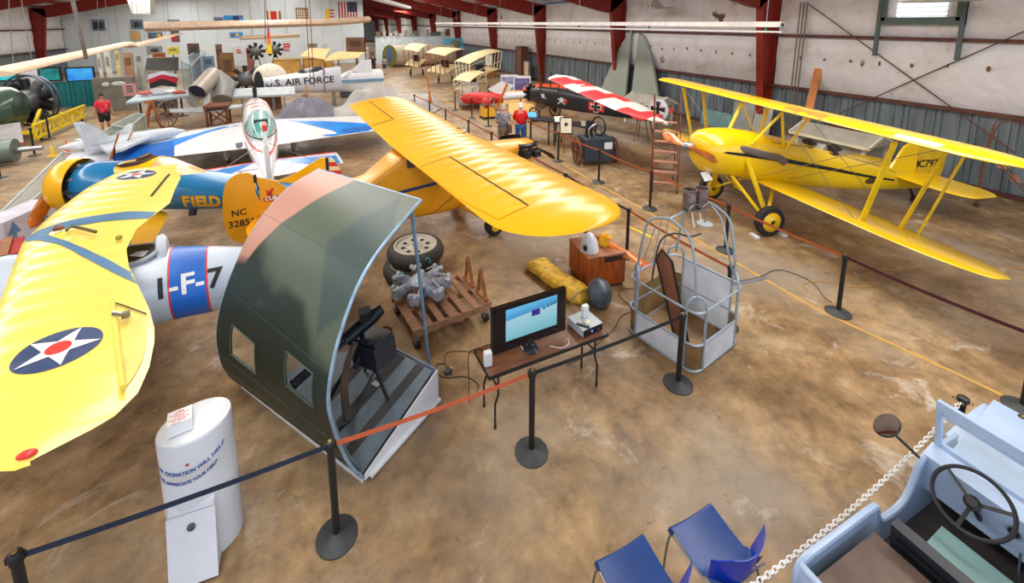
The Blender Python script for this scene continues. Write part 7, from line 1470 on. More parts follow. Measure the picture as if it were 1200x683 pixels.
# brown doors / lockers and cream boards by the far columns
for (px, py, d, c, l, n_) in ((626, 92, (.5, 1.0, 2.6), (104, 62, 44), 'tall dark brown cabinet against the wall left of the red column', 'tall_cabinet'), (593, 82, (.1, 1.6, 1.5), (222, 220, 206), 'cream board standing behind the early aeroplanes', 'display_board'), (570, 90, (1.2, 1.0, .9), (160, 112, 60), 'brown plywood crate beneath the cream-strutted biplane', 'crate'), (648, 92, (.1, 1.4, 1.5), (196, 180, 150), 'tan fabric tail panel hanging left of the striped wing', 'fabric_sheet')):
    p = at(px, py, 0); box_thing(n_, l, n_.split('_')[-1], (min(p.x, 15.6), p.y, d[2]/2), d, mat('m_'+n_, c, .6), 0, None, .06, mat('mt_'+n_, tuple(int(k*.75) for k in c), .6))
# horizontal beam wing resting near the wall
# radiant heater tube under the roof
ht = thing('radiant_heater', 'long white radiant heater tube hung under the roof along the right side', 'heater', (12.7, 26, 4.3)); ym0, ym1 = 8.6, 46
mb = MB(); mb.cyl((12.7, ym0, 4.42), (12.7, ym1, 4.42), .055, None, 10); mb.build('tube', white, ht); mb = MB(); mb.prism([(12.55, ym0, 4.36), (12.62, ym0, 4.52), (12.78, ym0, 4.52), (12.85, ym0, 4.36)], (0, ym1-ym0, 0)); mb.build('reflector', mat('heater_white', (226, 224, 220), .5), ht, 0)
mb = MB(); mb.box((12.7, (ym0+ym1)/2, 4.22), (.09, ym1-ym0, .05)); mb.build('lower_rail', white, ht, 0)
for k in range(8): y = ym0+.5+k*5; mb = MB(); mb.tube([(12.7, y, 4.5), (12.7, y, roofz(12.7))], .012, 5); mb.build('hanger', steel, ht); mb = MB(); mb.box((12.7, y, 4.3), (.06, .04, .14)); mb.build('clip', mat('clip_green', (60, 150, 110)), ht, 0)
# box fixtures and hoods high on the right
for i, (px, py) in enumerate(((768, 10), (1100, 2))):
    p = atX(px, py, 15.0); hd = thing('roof_hood', ['grey-white square hood hung near the middle red column', 'grey-white square hood above the louvred window'][i], 'light fixture', (p.x, p.y, p.z)); mb = MB(); mb.prism([p+Vector((a*.6, b*.6, 0)) for a, b in ((-1, -1), (1, -1), (1, 1), (-1, 1))], (0, 0, .05)); mb.build('tray', mat('hood_grey', (176, 170, 158)), hd, 0); mb = MB(); mb.lathe([(.55, .05), (.2, .35), (.1, .4)], p, n=4); mb.bar(p+Vector((0, 0, .4)), Vector((p.x, p.y, roofz(p.x)+.2)), .03); mb.build('shade', mat('hood_grey', (176, 170, 158)), hd, 0)
# ================================================================== FAR WALL AND LEFT HALF
def sgn(name, m, label, cat, x0, y0, x1, y1, Y=YF, d=.05, frame_=None, fm=None, deco=None, group=None):
    a = atY(x0, y0, Y); b = atY(x1, y1, Y); t = thing(name, label, cat, ((a.x+b.x)/2, Y-d/2, min(a.z, b.z)), 0, group)
    mb = MB(); mb.bx((a.x, Y-d, b.z), (b.x, Y-.01, a.z)); mb.build('panel', m, t, 0)
    if deco:
        for i, (u0, v0, u1, v1, mm, kind) in enumerate(deco):
            P0 = Vector((a.x+(b.x-a.x)*u0, Y-d-.012, b.z+(a.z-b.z)*v0)); P1 = Vector((a.x+(b.x-a.x)*u1, Y-d-.002, b.z+(a.z-b.z)*v1)); mb = MB()
            if kind == 'b': mb.bx(P0, P1); mb.build('stripe', mm, t, 0)
            else: mb.ball((P0+P1)/2, (abs(P1.x-P0.x)/2, .012, abs(P1.z-P0.z)/2), 16, 10); mb.build('painted_disc', mm, t)
    return t
fb = mat('flag_blue', (40, 58, 120), .7); fr_r = mat('flag_red', (190, 44, 56), .7); fw = mat('flag_white', (232, 230, 228), .7); cyan = mat('sign_cyan', (46, 150, 222)); orng = mat('orange_print', (240, 170, 60))
sgn('us_flag', fw, 'American flag hung vertically high on the far white wall', 'flag', 396, 2, 419, 24, deco=[(i/13, 0, (i+1)/13, 1, fr_r, 'b') for i in range(0, 13, 2)]+[(.46, .46, 1, 1, fb, 'b')])
a = atY(396, 2, YF); b = atY(419, 24, YF); mb = MB()
for i in range(5):
    for j in range(6): mb.ball((a.x+(b.x-a.x)*(.51+.1*i), YF-.066, b.z+(a.z-b.z)*(.51+.085*j)), (.03, .006, .03), 6, 4)
st_ = mb.build('flag_stars', fw, bpy.data.objects['us_flag']); st_['kind'] = 'stuff'
sgn('state_flag', mat('flag_yellow', (240, 200, 40)), 'small yellow, red and white striped flag left of the American flag', 'flag', 381, 11, 392, 24, deco=[(.45, k/7, 1, (k+1)/7, fr_r if k % 2 == 0 else fw, 'b') for k in range(7)])
sgn('medal_ribbon_banner', red, 'red banner with orange and blue edge stripes on the far wall', 'banner', 312, 13, 330, 31, deco=[(0, 0, .1, 1, fb, 'b'), (.1, 0, .2, 1, orng, 'b'), (.2, 0, .27, 1, fw, 'b'), (.9, 0, 1, 1, fb, 'b'), (.8, 0, .9, 1, orng, 'b'), (.73, 0, .8, 1, fw, 'b')])
sgn('lattice_panel', mat('lattice_wood', (150, 112, 74)), 'brown lattice panel in a wooden frame on the far wall', 'panel', 346, 9, 362, 28, deco=[(.1, .12+.16*k, .9, .17+.16*k, crw, 'b') for k in range(5)]+[(.12+.17*k, .1, .17+.17*k, .9, crw, 'b') for k in range(5)])
sgn('abstract_painting', cyan, 'bright blue painting with red and navy discs on the far wall', 'painting', 262, 18, 286, 31, deco=[(.08, .05, .28, .4, red, 'o'), (.25, .2, .48, .65, mat('brick', (180, 84, 80)), 'o'), (.45, .5, .8, .98, fb, 'o'), (.78, .84, .95, .98, red, 'b')])
sgn('small_painting', mat('deep_blue', (20, 80, 160)), 'small blue painting with an orange arc, left of the big blue painting', 'painting', 248, 25, 259, 30, deco=[(.1, .05, .9, .6, orng, 'o')])
sgn('small_painting', mat('royal_blue', (40, 90, 180)), 'small blue painting with a white patch, right of the big blue painting', 'painting', 291, 25, 301, 31, deco=[(.15, .1, .5, .85, fw, 'o')])
sgn('painting', mat('beige_print', (196, 176, 130)), 'grey and yellow painting below the second small window', 'painting', 152, 36, 165, 48, deco=[(.2, .2, .8, .8, orng, 'o')])
sgn('painting', mat('dusky_blue', (60, 120, 150)), 'blue and brown painting half hidden behind the hanging wing', 'painting', 173, 38, 191, 45, deco=[(.1, .1, .35, .7, redw, 'o'), (.6, .2, .9, .8, orng, 'o')])
sgn('painting', mat('slate_print', (90, 84, 90)), 'dark painting with a red disc at the tip of the hanging wing', 'painting', 200, 36, 211, 49, deco=[(.1, .05, .7, .5, red, 'o')])
sgn('painting', cyan, 'light blue painting under the long hanging wing', 'painting', 269, 38, 285, 44, deco=[(.1, .2, .3, .8, redw, 'b'), (.45, .2, .7, .8, orng, 'o')])
sgn('warning_sign', red, 'upper red sign on the white wall left of the crates', 'sign', 332, 51, 340, 55.5, deco=[(.1, .4, .9, .55, fw, 'b')]); sgn('warning_sign', red, 'lower narrow red sign on the white wall left of the crates', 'sign', 333, 57, 339, 59.5, deco=[(.1, .4, .9, .6, fw, 'b')])
sgn('door_sign', red, 'red sign on the white door of the far wall', 'sign', 277, 58, 282, 62, Y=YF-.09, deco=[(.1, .4, .9, .6, fw, 'b')])
sgn('framed_print', mat('mirror_glass', (150, 160, 156), .2), 'dark-framed print with a tree shape above the brown stand', 'picture', 172, 54, 191, 63, Y=YF, deco=[(.2, .2, .8, .7, darkgrey, 'o')])
# air duct hood under the roof
p = atY(163, 8, 40); hd = thing('ceiling_duct', 'white tapered duct box hanging from the roof at the far wall', 'duct', tuple(p)); mb = MB()
mb.prism([p+Vector((-.75, 0, 1.0)), p+Vector((.75, 0, 1.0)), p+Vector((.6, 0, -.5)), p+Vector((-.45, 0, -.5))], (0, 1.2, 0)); mb.bx(p+Vector((-.1, .5, .9)), p+Vector((.1, .7, 3.2))); mb.build('duct_box', mat('duct_grey', (196, 192, 186)), hd, 0)
# ------------------------------------------------------------------ hanging wings
hw = mat('varnished_wing', (224, 196, 160), .45, 0, .06, 2); hw2 = mat('wing_under_grey', (170, 170, 172), .6)
def hang_wing(label, P0, P1, ch0, ch1, up_tip=0, n=16, th=.11, m=None):
    P0, P1 = Vector(P0), Vector(P1); d = (P1-P0).normalized(); s_ = Vector((-d.y, d.x, 0)).normalized(); mid = (P0+P1)/2; t = thing('hanging_wing', label, 'wing', tuple(mid)); mb = MB(); rings = []
    for i in range(n+1):
        f = i/n; c = P0.lerp(P1, f)+Vector((0, 0, up_tip*max(0, f-.8)**1*3)); ch = ch0+(ch1-ch0)*f
        rings.append([c+s_*(ch/2*cos(2*PI*k/14))+Vector((0, 0, ch*th*sin(2*PI*k/14)*(1 if sin(2*PI*k/14) > 0 else .6))) for k in range(14)])
    mb.loft(rings); mb.build('panel', m or hw, t, 50)
    for f in (.2, .8):
        c = P0.lerp(P1, f); mb = MB(); mb.tube([c+Vector((0, 0, .05)), Vector((c.x, c.y, roofz(c.x)+.25))], .01, 5); mb.build('hanging_wire', steel, t)
        mb = MB(); mb.tube([c+Vector((0, 0, .05))+s_*ch0*.4, Vector((c.x, c.y, roofz(c.x)+.25))], .01, 5); mb.build('hanging_wire', steel, t)
    return t
hang_wing('long varnished wing hanging across the upper left, nearest the yellow engine stand', atY(-15, 88, 15), atY(150, 51, 26), 1.0, .7)
hang_wing('short varnished wing continuing the long one towards the far wall', atY(152, 55, 26), atY(210, 39.5, 31), .7, .4)
hang_wing('longest varnished wing hanging crosswise in front of the far wall', atY(170, 33, 31), atY(432, 26, 33.5), 1.5, 1.2, .25, 24, .24, mat('tan_grey_wing', (206, 180, 156), .5))
hang_wing('short varnished wing hanging below the longest one, in front of the far wall', atY(282, 45, 32), atY(350, 42, 33), .8, .8, th=.2)
a_, b_ = atY(84, -4, 15.5), atY(101, 68, 17.5); t_ = (roofz(a_.x)+.25-a_.z)/(a_.z-b_.z); mb = MB(); mb.tube([a_+(a_-b_)*t_, b_], .05, 10); o_ = single(mb, 'silver_pole', steel, 'slanting silver pole rising to the roof from the long hanging wing', 'pole')
for i, (x0, y0, x1, y1, Y) in enumerate(((362, 30, 368, 102, 22), (357, 20, 364, 100, 22.5), (310, 0, 311, 50, 24))):
    single(MB().tube([atY(x0, -12, Y), atY(x1, y1, Y)], .018, 5), 'hanging_rope', rust, ['brown rope hanging in front of the silver fuselage, left strand', 'brown rope hanging in front of the silver fuselage, right strand', 'dark rope hanging beside the red and yellow pennant'][i], 'rope')
pn = thing('pennant', 'tall narrow pennant shading from purple-red to yellow', 'pennant', tuple(atY(314, 63, 24))); P_ = [atY(314, 31, 24), atY(317, 38, 24), atY(319, 62, 24), atY(313.5, 62, 24), atY(312, 40, 24)]
for i, (y0, y1, c) in enumerate(((31, 37, (170, 70, 140)), (37, 45, (226, 70, 60)), (45, 52, (242, 130, 40)), (52, 63, (248, 206, 40)))): mb = MB(); w0 = 1+(y0-31)/32*2.6; w1 = 1+(y1-31)/32*2.6; cx_ = 314.2; mb.prism([atY(cx_-w0+(y0-31)*.05, y0, 24), atY(cx_+w0+(y0-31)*.05, y0, 24), atY(cx_+w1+(y1-31)*.05, y1, 24), atY(cx_-w1+(y1-31)*.05, y1, 24)], (0, .02, 0)); mb.build('colour_band', mat('pennant_%d' % i, c, .6), pn, 0)
mb = MB(); mb.tube([atY(314, 31, 24), Vector((atY(314, 31, 24).x, 24, roofz(-5)))], .01, 5); mb.build('cord', steel, pn)
# ------------------------------------------------------------------ silver jet fuselage lettered U.S. AIR FORCE
FJ = Vector((-2.2, 25.9, 0)); T = Matrix.Translation((-2.5, 25.8, 0)) @ Matrix.Rotation(R(3), 4, 'Z')
jf = thing('jet_fuselage', 'silver jet fuselage section lettered U.S. AIR FORCE with a dark canopy', 'aircraft section', (-2.5, 25.8, 0), R(3)); js = mat('bare_silver', (206, 210, 216), .4, .2, .06, 1)
mb = MB(); mb.T = T; mb.body([(.15, 0, 1.30, .34, .36, .4, 3), (.8, 0, 1.32, .42, .42, .46, 3), (2.2, 0, 1.36, .5, .55, .58, 3.4), (3.4, 0, 1.40, .55, .65, .66, 3.6), (4.1, 0, 1.42, .55, .70, .68, 3.6)], 28); jfu = mb.build('fuselage', js, jf, 40)
decal('lettering', text_bm('U.S. AIR FORCE', .49, .012), txtblk, jfu, jfu, T @ Vector((2.05, -1.5, 1.44)), T.to_3x3() @ Vector((1, 0, .02)), (0, 0, 1), .008, .3)
mb = MB(); mb.T = T; mb.body([(1.85, 0, 1.78, .12, .02, .1), (2.1, 0, 1.78, .34, .26, .1), (2.9, 0, 1.86, .40, .30, .1), (3.15, 0, 1.9, .3, .26, .1)], 20); mb.build('canopy', mat('canopy_smoke', (60, 58, 70), .15), jf)
mb = MB(); mb.T = T; mb.bx((3.18, -.58, .75), (3.24, .58, 2.1)); mb.build('frame_band', mat('purple_grey', (130, 110, 140)), jf)
mb = MB(); mb.T = T
for x in (.7, 2.2, 3.7): mb = MB(); mb.T = T; mb.box((x, 0, .34), (.12, .9, .68)); mb.build('support', steel, jf, 0)
pbk = thing('standing_propeller', 'tall black rounded blade standing at the left end of the silver fuselage', 'blade', tuple(T @ Vector((-.05, -.3, 0)))); c_ = atY(303.5, 100, 25.3); mb = MB(); mb.prism([c_+Vector((.22*cos(a), 0, .72*sin(a))) for a in [2*PI*i/24 for i in range(24)]], (0, .06, 0)); mb.build('blade', black, pbk); mb = MB(); mb.bx((c_.x-.05, c_.y, 0), (c_.x+.05, c_.y+.06, c_.z-.6)); mb.build('post', black, pbk, 0)
wgp = mat('wing_pale_grey', (178, 186, 190), .5); single(MB().prism([atY(268, 104, 24.8), atY(345, 101, 24.8), atY(346, 110, 24.2), atY(268, 113, 24.2)], (0, 0, -.1)), 'detached_wing', wgp, 'pale grey wing panel lying in front of the silver fuselage', 'wing panel', sm=0)
pp_ = atY(306, 107, 24.5); wt = thing('trestle_table', 'thin steel trestle under the pale grey wing panel', 'trestle', (pp_.x, 24.5, 0))
for px in (283, 333): q = atY(px, 112, 24.5); mb = MB(); mb.bar((q.x, 24.5, 0), (q.x, 24.5, q.z-.08), .06); mb.bar((q.x-.3, 24.5, .03), (q.x+.3, 24.5, .03), .05); mb.build('leg', steel, wt, 0)
mb = MB(); q0 = atY(283, 112, 24.5); q1 = atY(333, 111, 24.5); mb.bar((q0.x, 24.5, q0.z-.12), (q1.x, 24.5, q0.z-.12), .05); mb.build('top_rail', steel, wt, 0)
# white vehicle with angled cab, right of the silver fuselage
wv = thing('white_aircraft_tail', 'white aircraft body with a tall slanted fin beside the aisle', 'aircraft section', (2.9, 28, 0)); P = lambda px, py, Y=28: atY(px, py, Y)
mb = MB(); mb.body([(1.55, 28.6, .85, .3, .45, .55, 3), (2.4, 28.6, .95, .7, .65, .7, 4), (4.2, 28.6, .95, .7, .65, .7, 4), (4.3, 28.6, .9, .6, .5, .5, 4)], 24); mb.build('body', white, wv)
mb = MB(); mb.prism([P(412, 84), P(425, 71), P(435, 70), P(436, 86)], (0, .3, 0)); mb.build('fin', white, wv, 0); mb = MB(); mb.prism([P(402, 90), P(410, 83), P(415, 91)], (0, .2, 0)); mb.build('small_fin', white, wv, 0)
mb = MB(); mb.bx((1.6, 27.83, .95), (4.25, 27.88, 1.12)); mb.build('blue_stripe', mat('pale_blue_band', (110, 150, 180)), wv, 0); mb = MB(); tyre(mb, (3.3, 27.95, .3), (0, 1, 0), .3, .2); mb.build('wheel', rubber, wv); mb = MB(); mb.box((2.9, 28.6, .15), (2.4, 1.2, .3)); mb.build('underframe', darkgrey, wv, 0)
# plywood crates and tan wings behind
plw = mat('crate_ply', (214, 170, 92), .6, 0, .15, 3)
box_thing('crate', 'yellow plywood crate behind the white fuselage hump', 'crate', (-1.6, 41, .75), (2.0, 1.2, 1.5), plw, 0, None, .08, mat('crate_batten', (170, 130, 60))); box_thing('crate', 'yellow plywood crate behind the dark canopy, right of the other crate', 'crate', (.8, 41.5, .75), (2.4, 1.2, 1.5), plw, 0, None, .08, mat('crate_batten', (170, 130, 60)))
for (q, l) in (([(352, 66, 37), (368, 57, 40), (388, 58, 40), (381, 70, 37)], 'tan fabric wing lying on supports, left and farther one behind the silver fuselage'), ([(380, 72, 34), (397, 61, 37), (431, 62, 37), (420, 68, 34)], 'tan fabric wing lying on supports, right and nearer one behind the silver fuselage')):
    A_, B_, C_, D_ = Q4(*q); t = thing('fabric_wing', l, 'wing', ((A_.x+C_.x)/2, (A_.y+C_.y)/2, 0)); mb = MB(); mb.sheet(lambda u, v: A_.lerp(D_, u).lerp(B_.lerp(C_, u), v)+Vector((0, 0, .15*sin(PI*v))), 8, 8, (0, 0, .05)); mb.build('panel', mat('peach_fabric', (238, 206, 146), .7), t)
    for f in (.2, .8): m_ = A_.lerp(D_, f).lerp(B_.lerp(C_, f), .5); mb = MB(); mb.bar((m_.x, m_.y, 0), (m_.x, m_.y, m_.z), .1); mb.build('support', wood, t, 0)
hp_ = thing('parachute_hump', 'cream domed fairing lying on top of the silver fuselage tail', 'fairing', (-1.3, 26.8, 0)); c_ = atY(316, 84, 26.8); mb = MB(); mb.ball((c_.x, 26.8, c_.z-.3), (.85, .5, .75), 22, 12); mb.build('dome', mat('cream_gloss', (226, 216, 198), .5), hp_); mb = MB(); mb.box((c_.x, 26.8, .5), (.9, .6, 1.0)); mb.build('block', wood, hp_, 0)
# ------------------------------------------------------------------ grey covered aircraft
tp_ = mat('grey_tarpaulin', (176, 172, 168), .85, 0, .14, 1.5, bump=.7, bscale=3); gt = thing('covered_aircraft', 'aircraft under a grey tarpaulin with folded wing humps behind the white aeroplane', 'aircraft', (2.2, 21.8, 0))
def hills(x, y, L):
    z = .04
    for (cx_, cy_, rx, ry, h) in L: d = ((x-cx_)/rx)**2+((y-cy_)/ry)**2; z = max(z, h*max(0, 1-d)**.6)
    return z
Lh = [(3.0, 22.9, 1.7, 1.3, 1.35), (3.9, 22.0, 2.0, 1.0, .85), (5.2, 22.6, 1.2, .8, .85), (2.0, 21.5, 1.9, 1.2, .75), (1.2, 21.3, 1.2, .9, .5)]
def tarpf(u, v): x = .0+6.5*u; y = 20.3+3.9*v; return Vector((x, y, hills(x, y, Lh)*(1+.06*sin(x*7+y*3))+.03*sin(x*4)*sin(y*5)*(hills(x, y, Lh) > .1)))
mb = MB(); nu, nv = 60, 34; vs = [tarpf(i/nu, j/nv) for j in range(nv+1) for i in range(nu+1)]; fs = [(j*(nu+1)+i, j*(nu+1)+i+1, (j+1)*(nu+1)+i+1, (j+1)*(nu+1)+i) for i in range(nu) for j in range(nv)]; fs = [f for f in fs if max(vs[k].z for k in f) > .09]; mb.add(vs, fs); mb.build('tarpaulin', tp_, gt, 60)
gt2 = thing('covered_engine', 'shape under blue-grey cloth with an orange stick on top', 'covered thing', (-.1, 21.2, 0)); Lh2 = [(-.15, 21.3, 1.35, 1.1, 1.15), (-.9, 21.5, .7, .7, .6)]
def tf2(u, v): x = -1.7+3.0*u; y = 20.1+2.4*v; a = math.atan2(y-21.3, x+.15); return Vector((x, y, hills(x, y, Lh2)*(1+.10*sin(a*9))))
mb = MB(); nu = nv = 34; vs = [tf2(i/nu, j/nv) for j in range(nv+1) for i in range(nu+1)]; fs = [(j*(nu+1)+i, j*(nu+1)+i+1, (j+1)*(nu+1)+i+1, (j+1)*(nu+1)+i) for i in range(nu) for j in range(nv)]; fs = [f for f in fs if max(vs[k].z for k in f) > .09]; mb.add(vs, fs); mb.build('cloth', mat('blue_grey_cloth', (124, 124, 138), .8, 0, .2, 2), gt2, 60)
mb = MB(); mb.tube([(-.15, 21.3, 1.1), (-.13, 21.3, 1.75)], .035, 8); mb.build('stick', propwood, gt2)
# ------------------------------------------------------------------ jet pipe on its rust frame
dm_ = mat('heat_grey_metal', (168, 158, 148), .5, .35, .15, 3); jp_ = thing('jet_pipe', 'beige-grey bent jet pipe with dark open mouth standing on a rusty frame', 'jet pipe', (-4.0, 23.6, 0)); Yp = 23.8
c0 = atY(231, 108, 23.0); c1 = atY(243, 95, 23.8); c2 = atY(250, 87, 24.6); c3 = atY(262, 100, 24.6); c4 = atY(260, 117, 24.0)
mb = MB(); mb.tube(catmull([c0, c0.lerp(c1, .6), c1, c2], 5), .36, 22, cap=False); mb.tube(catmull([c0, c1], 3), .33, 22, cap=False); mb.build('pipe', dm_, jp_); mb = MB(); ax_ = (c0-c1).normalized(); mb.lathe([(.33, -.1), (.001, -.09)], c0, ax_, 22, cap=False); mb.build('mouth', mat('mouth_dark', (34, 34, 60)), jp_)
mb = MB(); mb.tube([c2, c3, c4], [.36, .55, .42], 20); mb.build('combustor', mat('combustor_grey', (150, 150, 148), .5, .3), jp_)  # combustor is a slightly darker grey than the pipe
mb = MB(); mb.prism([atY(237, 110, 23.3), atY(244, 107, 23.3), atY(246, 118, 23.3), atY(240, 128, 23.3)], (0, .2, 0)); mb.build('white_bracket', white, jp_, 0)
rf_ = thing('rusty_frame', 'rusty cross-braced steel frame with grey wing tip panel', 'frame', (-3.9, 22.8, 0)); q = [atY(x, y, Y) for x, y, Y in ((243, 126, 22.6), (266, 124, 22.6))]; zt = q[0].z
x0, x1 = q[0].x, q[1].x
for x in (x0, x1):
    for y in (22.3, 23.1): mb = MB(); mb.bar((x, y, 0), (x, y, zt), .09); mb.build('leg', rust, rf_, 0)
for y in (22.3, 23.1): mb = MB(); mb.bar((x0, y, .1), (x1, y, zt-.1), .05); mb.build('cross_brace', rust, rf_, 0); mb = MB(); mb.bar((x0, y, zt-.1), (x1, y, .1), .05); mb.build('cross_brace', rust, rf_, 0)
mb = MB(); mb.bx((x0-.1, 22.2, zt), (x1+.1, 23.2, zt+.1)); mb.build('top', rust, rf_, 0)
single(MB().prism([atY(198, 128, 22.9), atY(285, 122, 22.9), atY(283, 125, 22.4), atY(240, 131, 22.4), atY(200, 131, 22.4)], (0, 0, -.05)), 'detached_wing', wgp, 'narrow pale grey panel laid across the rusty frame', 'wing panel', sm=0)
# ------------------------------------------------------------------ light blue wing table, striped tail, pieces
bw = mat('blue_grey_wing', (150, 170, 178), .5, 0, .1, 2); wt2 = thing('wing_table', 'blue-grey wing used as a table with small parts on it', 'table', (-6.6, 26.2, 0)); A_, B_, C_, D_ = Q4((147, 120, 24.6), (163, 109, 27), (222, 105, 27), (221, 112, 25.2)); mb = MB(); mb.prism([A_, B_, C_, D_], (0, 0, -.1)); mb.build('wing_top', bw, wt2, 0)
for f, g in ((.15, .3), (.85, .3), (.5, .8)): m_ = A_.lerp(D_, f).lerp(B_.lerp(C_, f), g); mb = MB(); mb.bar((m_.x, m_.y, 0), (m_.x, m_.y, m_.z-.1), .08); mb.bar((m_.x-.25, m_.y, .03), (m_.x+.25, m_.y, .03), .05); mb.build('leg', darkgrey, wt2, 0)
for i, (px, py, Y, c) in enumerate(((170, 110, 26, (190, 90, 90)), (186, 111, 26, (150, 160, 170)), (200, 108, 26.3, (226, 226, 226)), (210, 109, 26, (190, 80, 60)))): p = atY(px, py, Y); single(MB().ball(p+Vector((0, 0, .04)), (.3, .16, .10), 12, 8), 'loose_lump', mat('sp_%d' % i, c), ['reddish lump on the blue-grey wing table, leftmost part', 'grey lump on the blue-grey wing table beside the reddish one', 'white lump on the blue-grey wing table, third part', 'red-brown lump at the right end of the blue-grey wing table'][i], 'part')
tf = thing('striped_tail_section', 'tail section striped white, red and black under a dark grey panel', 'aircraft section', (-7.6, 28.6, 0)); Yt = 28.6
for (pts, m, nm) in (([(170, 82), (172, 68), (208, 67), (208, 83)], mat('dark_grey_green', (84, 84, 78)), 'grey_panel'), ([(173, 88), (190, 83), (208, 88), (208, 92), (190, 87), (174, 93)], mat('pale_lilac', (206, 204, 224)), 'white_stripe'), ([(174, 93), (190, 87), (208, 91), (206, 97), (190, 92), (175, 98)], mat('crimson', (190, 20, 44)), 'red_stripe'), ([(175, 98), (190, 92), (206, 97), (206, 102), (190, 100), (176, 104)], black, 'black_stripe'), ([(176, 104), (206, 101), (205, 112), (178, 113)], white, 'white_base')):
    mb = MB(); P = [atY(x, y, Yt) for x, y in pts]; P = [Vector((q.x, q.y, max(0, q.z))) for q in P]; mb.prism(P, (0, .25, 0)); mb.build(nm, m, tf, 0)
mb = MB(); a_ = atY(190, 112, Yt); mb.box((a_.x, Yt+.12, a_.z/2), (1.2, .2, max(.1, a_.z))); mb.build('plinth', darkgrey, tf, 0)
# spoked wheel with wooden trestles
p = at(198, 150, 0); sw_ = thing('cart_wheel', 'big wooden spoked wheel leaning beside an orange trestle', 'wheel', (p.x, p.y, 0)); mb = MB(); wheel_spoked(mb, (p.x, p.y, .62), (1, -.5, 0), .58, 12); mb.build('wheel', mat('old_wood', (126, 96, 76), .8), sw_); mb = MB(); mb.tube([(p.x-.2, p.y+.1, .62), (p.x+.2, p.y-.1, .62)], .05, 8); mb.build('axle', rust, sw_)
tt = thing('wooden_trestle', 'orange-brown wooden trestle beside the spoked wheel', 'trestle', (p.x-.5, p.y, 0))
for a, b_ in (((-.9, 0), (-.55, 0)), ((-.2, -.2), (-.5, 0)), ((-.9, .5), (-.6, .3))): mb = MB(); mb.bar((p.x+a[0], p.y+a[1], 0), (p.x+b_[0], p.y+b_[1], 1.2), .07); mb.build('leg', mat('orange_wood', (170, 96, 56)), tt, 0)
mb = MB(); mb.bar((p.x-.7, p.y-.1, 1.2), (p.x-.4, p.y+.4, 1.2), .08); mb.build('top_beam', mat('orange_wood', (170, 96, 56)), tt, 0)
# glass cases with models behind the blue trainer
gg_ = mat('case_glass_green', (150, 176, 164), .1, 0, .05, 2, alpha=.55)
def glasscase(label, cs, z, h, m=gg_):
    pts = [at(x, y, z+h) for x, y in cs]; pts = [Vector((q.x, q.y, z)) for q in pts]; c_ = sum(pts, Vector())/4; t = thing('glass_case', label, 'display case', (c_.x, c_.y, 0)); mb = MB(); mb.prism(pts, (0, 0, h)); mb.build('glass_box', m, t, 0)
    mb = MB()
    for i in range(4): mb.bar(pts[i]+Vector((0, 0, h)), pts[(i+1) % 4]+Vector((0, 0, h)), .04); mb.bar(pts[i], pts[i]+Vector((0, 0, h)), .04)
    mb.build('frame', mat('case_alu', (170, 178, 176), .4), t, 0)
    if z > .05: mb = MB(); mb.prism([Vector((q.x*.96+c_.x*.04, q.y*.96+c_.y*.04, 0)) for q in pts], (0, 0, z)); mb.build('base', mat('case_base', (120, 110, 96)), t, 0)
    return t
glasscase('greenish glass case behind the walking person, its end facing us', [(131, 147), (158, 133), (170, 134), (150, 150)], .05, .85)
glasscase('low glass case just in front of the greenish one, beside the model jets', [(108, 160), (130, 149), (146, 150), (128, 163)], .05, .75)
glasscase('long pale glass case in front of the yellow cowling, along its left', [(-2, 252), (74, 178), (100, 182), (36, 236)], .05, .75, mat('case_glass_pale', (196, 206, 206), .1, 0, .03, 2, alpha=.35))
glasscase('tall glass showcase with wooden side behind the striped tail', [(212, 72), (232, 58), (240, 60), (224, 77)], .1, 2.2, mat('case_glass_blue', (170, 200, 214), .1, 0, .05, 2, alpha=.5))
glasscase('long low glass case behind the grey sign board', [(124, 92), (160, 76), (172, 79), (140, 98)], .1, 1.0, mat('case_glass_blue', (170, 200, 214), .1, 0, .05, 2, alpha=.5))
mg = mat('model_grey', (198, 206, 214), .4); mw = mat('model_white', (224, 228, 234), .4)
def modeljet(label, x, y, rz, L, m, z=.95):
    t = thing('model_jet', label, 'model', (x, y, 0), rz); T = Matrix.Translation((x, y, 0)) @ Matrix.Rotation(rz, 4, 'Z'); mb = MB(); mb.T = T
    mb.body([(L*.5, 0, z, .01, .01, .01), (L*.35, 0, z, .07*L, .07*L, .06*L), (0, 0, z, .1*L, .09*L, .07*L), (-L*.45, 0, z, .07*L, .06*L, .06*L)], 16); mb.build('fuselage', m, t)
    mb = MB(); mb.T = T; mb.prism([(L*.12, -.08*L, z), (-L*.3, -.48*L, z), (-L*.42, -.48*L, z), (-L*.36, 0, z), (-L*.42, .48*L, z), (-L*.3, .48*L, z), (L*.12, .08*L, z)], (0, 0, .03*L)); mb.build('wing', m, t, 0)
    for s_ in (-1, 1): mb = MB(); mb.T = T; mb.prism([(-L*.2, s_*.08*L, z+.04*L), (-L*.42, s_*.1*L, z+.28*L), (-L*.5, s_*.1*L, z+.28*L), (-L*.44, s_*.08*L, z+.04*L)], (0, .015*L, 0)); mb.build('tail_fin', m, t, 0)
    mb = MB(); mb.T = T; mb.bar((0, 0, 0), (0, 0, z-.04), .05); mb.box((0, 0, .02), (.5, .4, .04)); mb.build('stand', black, t, 0)
    return t
p = at(115, 170, .95); modeljet('white model jet with dark panels behind the blue trainer, left one', p.x, p.y, R(190), 1.7, mw, 1.0); p = at(135, 168, 1.0); modeljet('big pale grey model jet behind the blue trainer, with swept wings', p.x+.5, p.y+.1, R(35), 2.6, mg, 1.05)
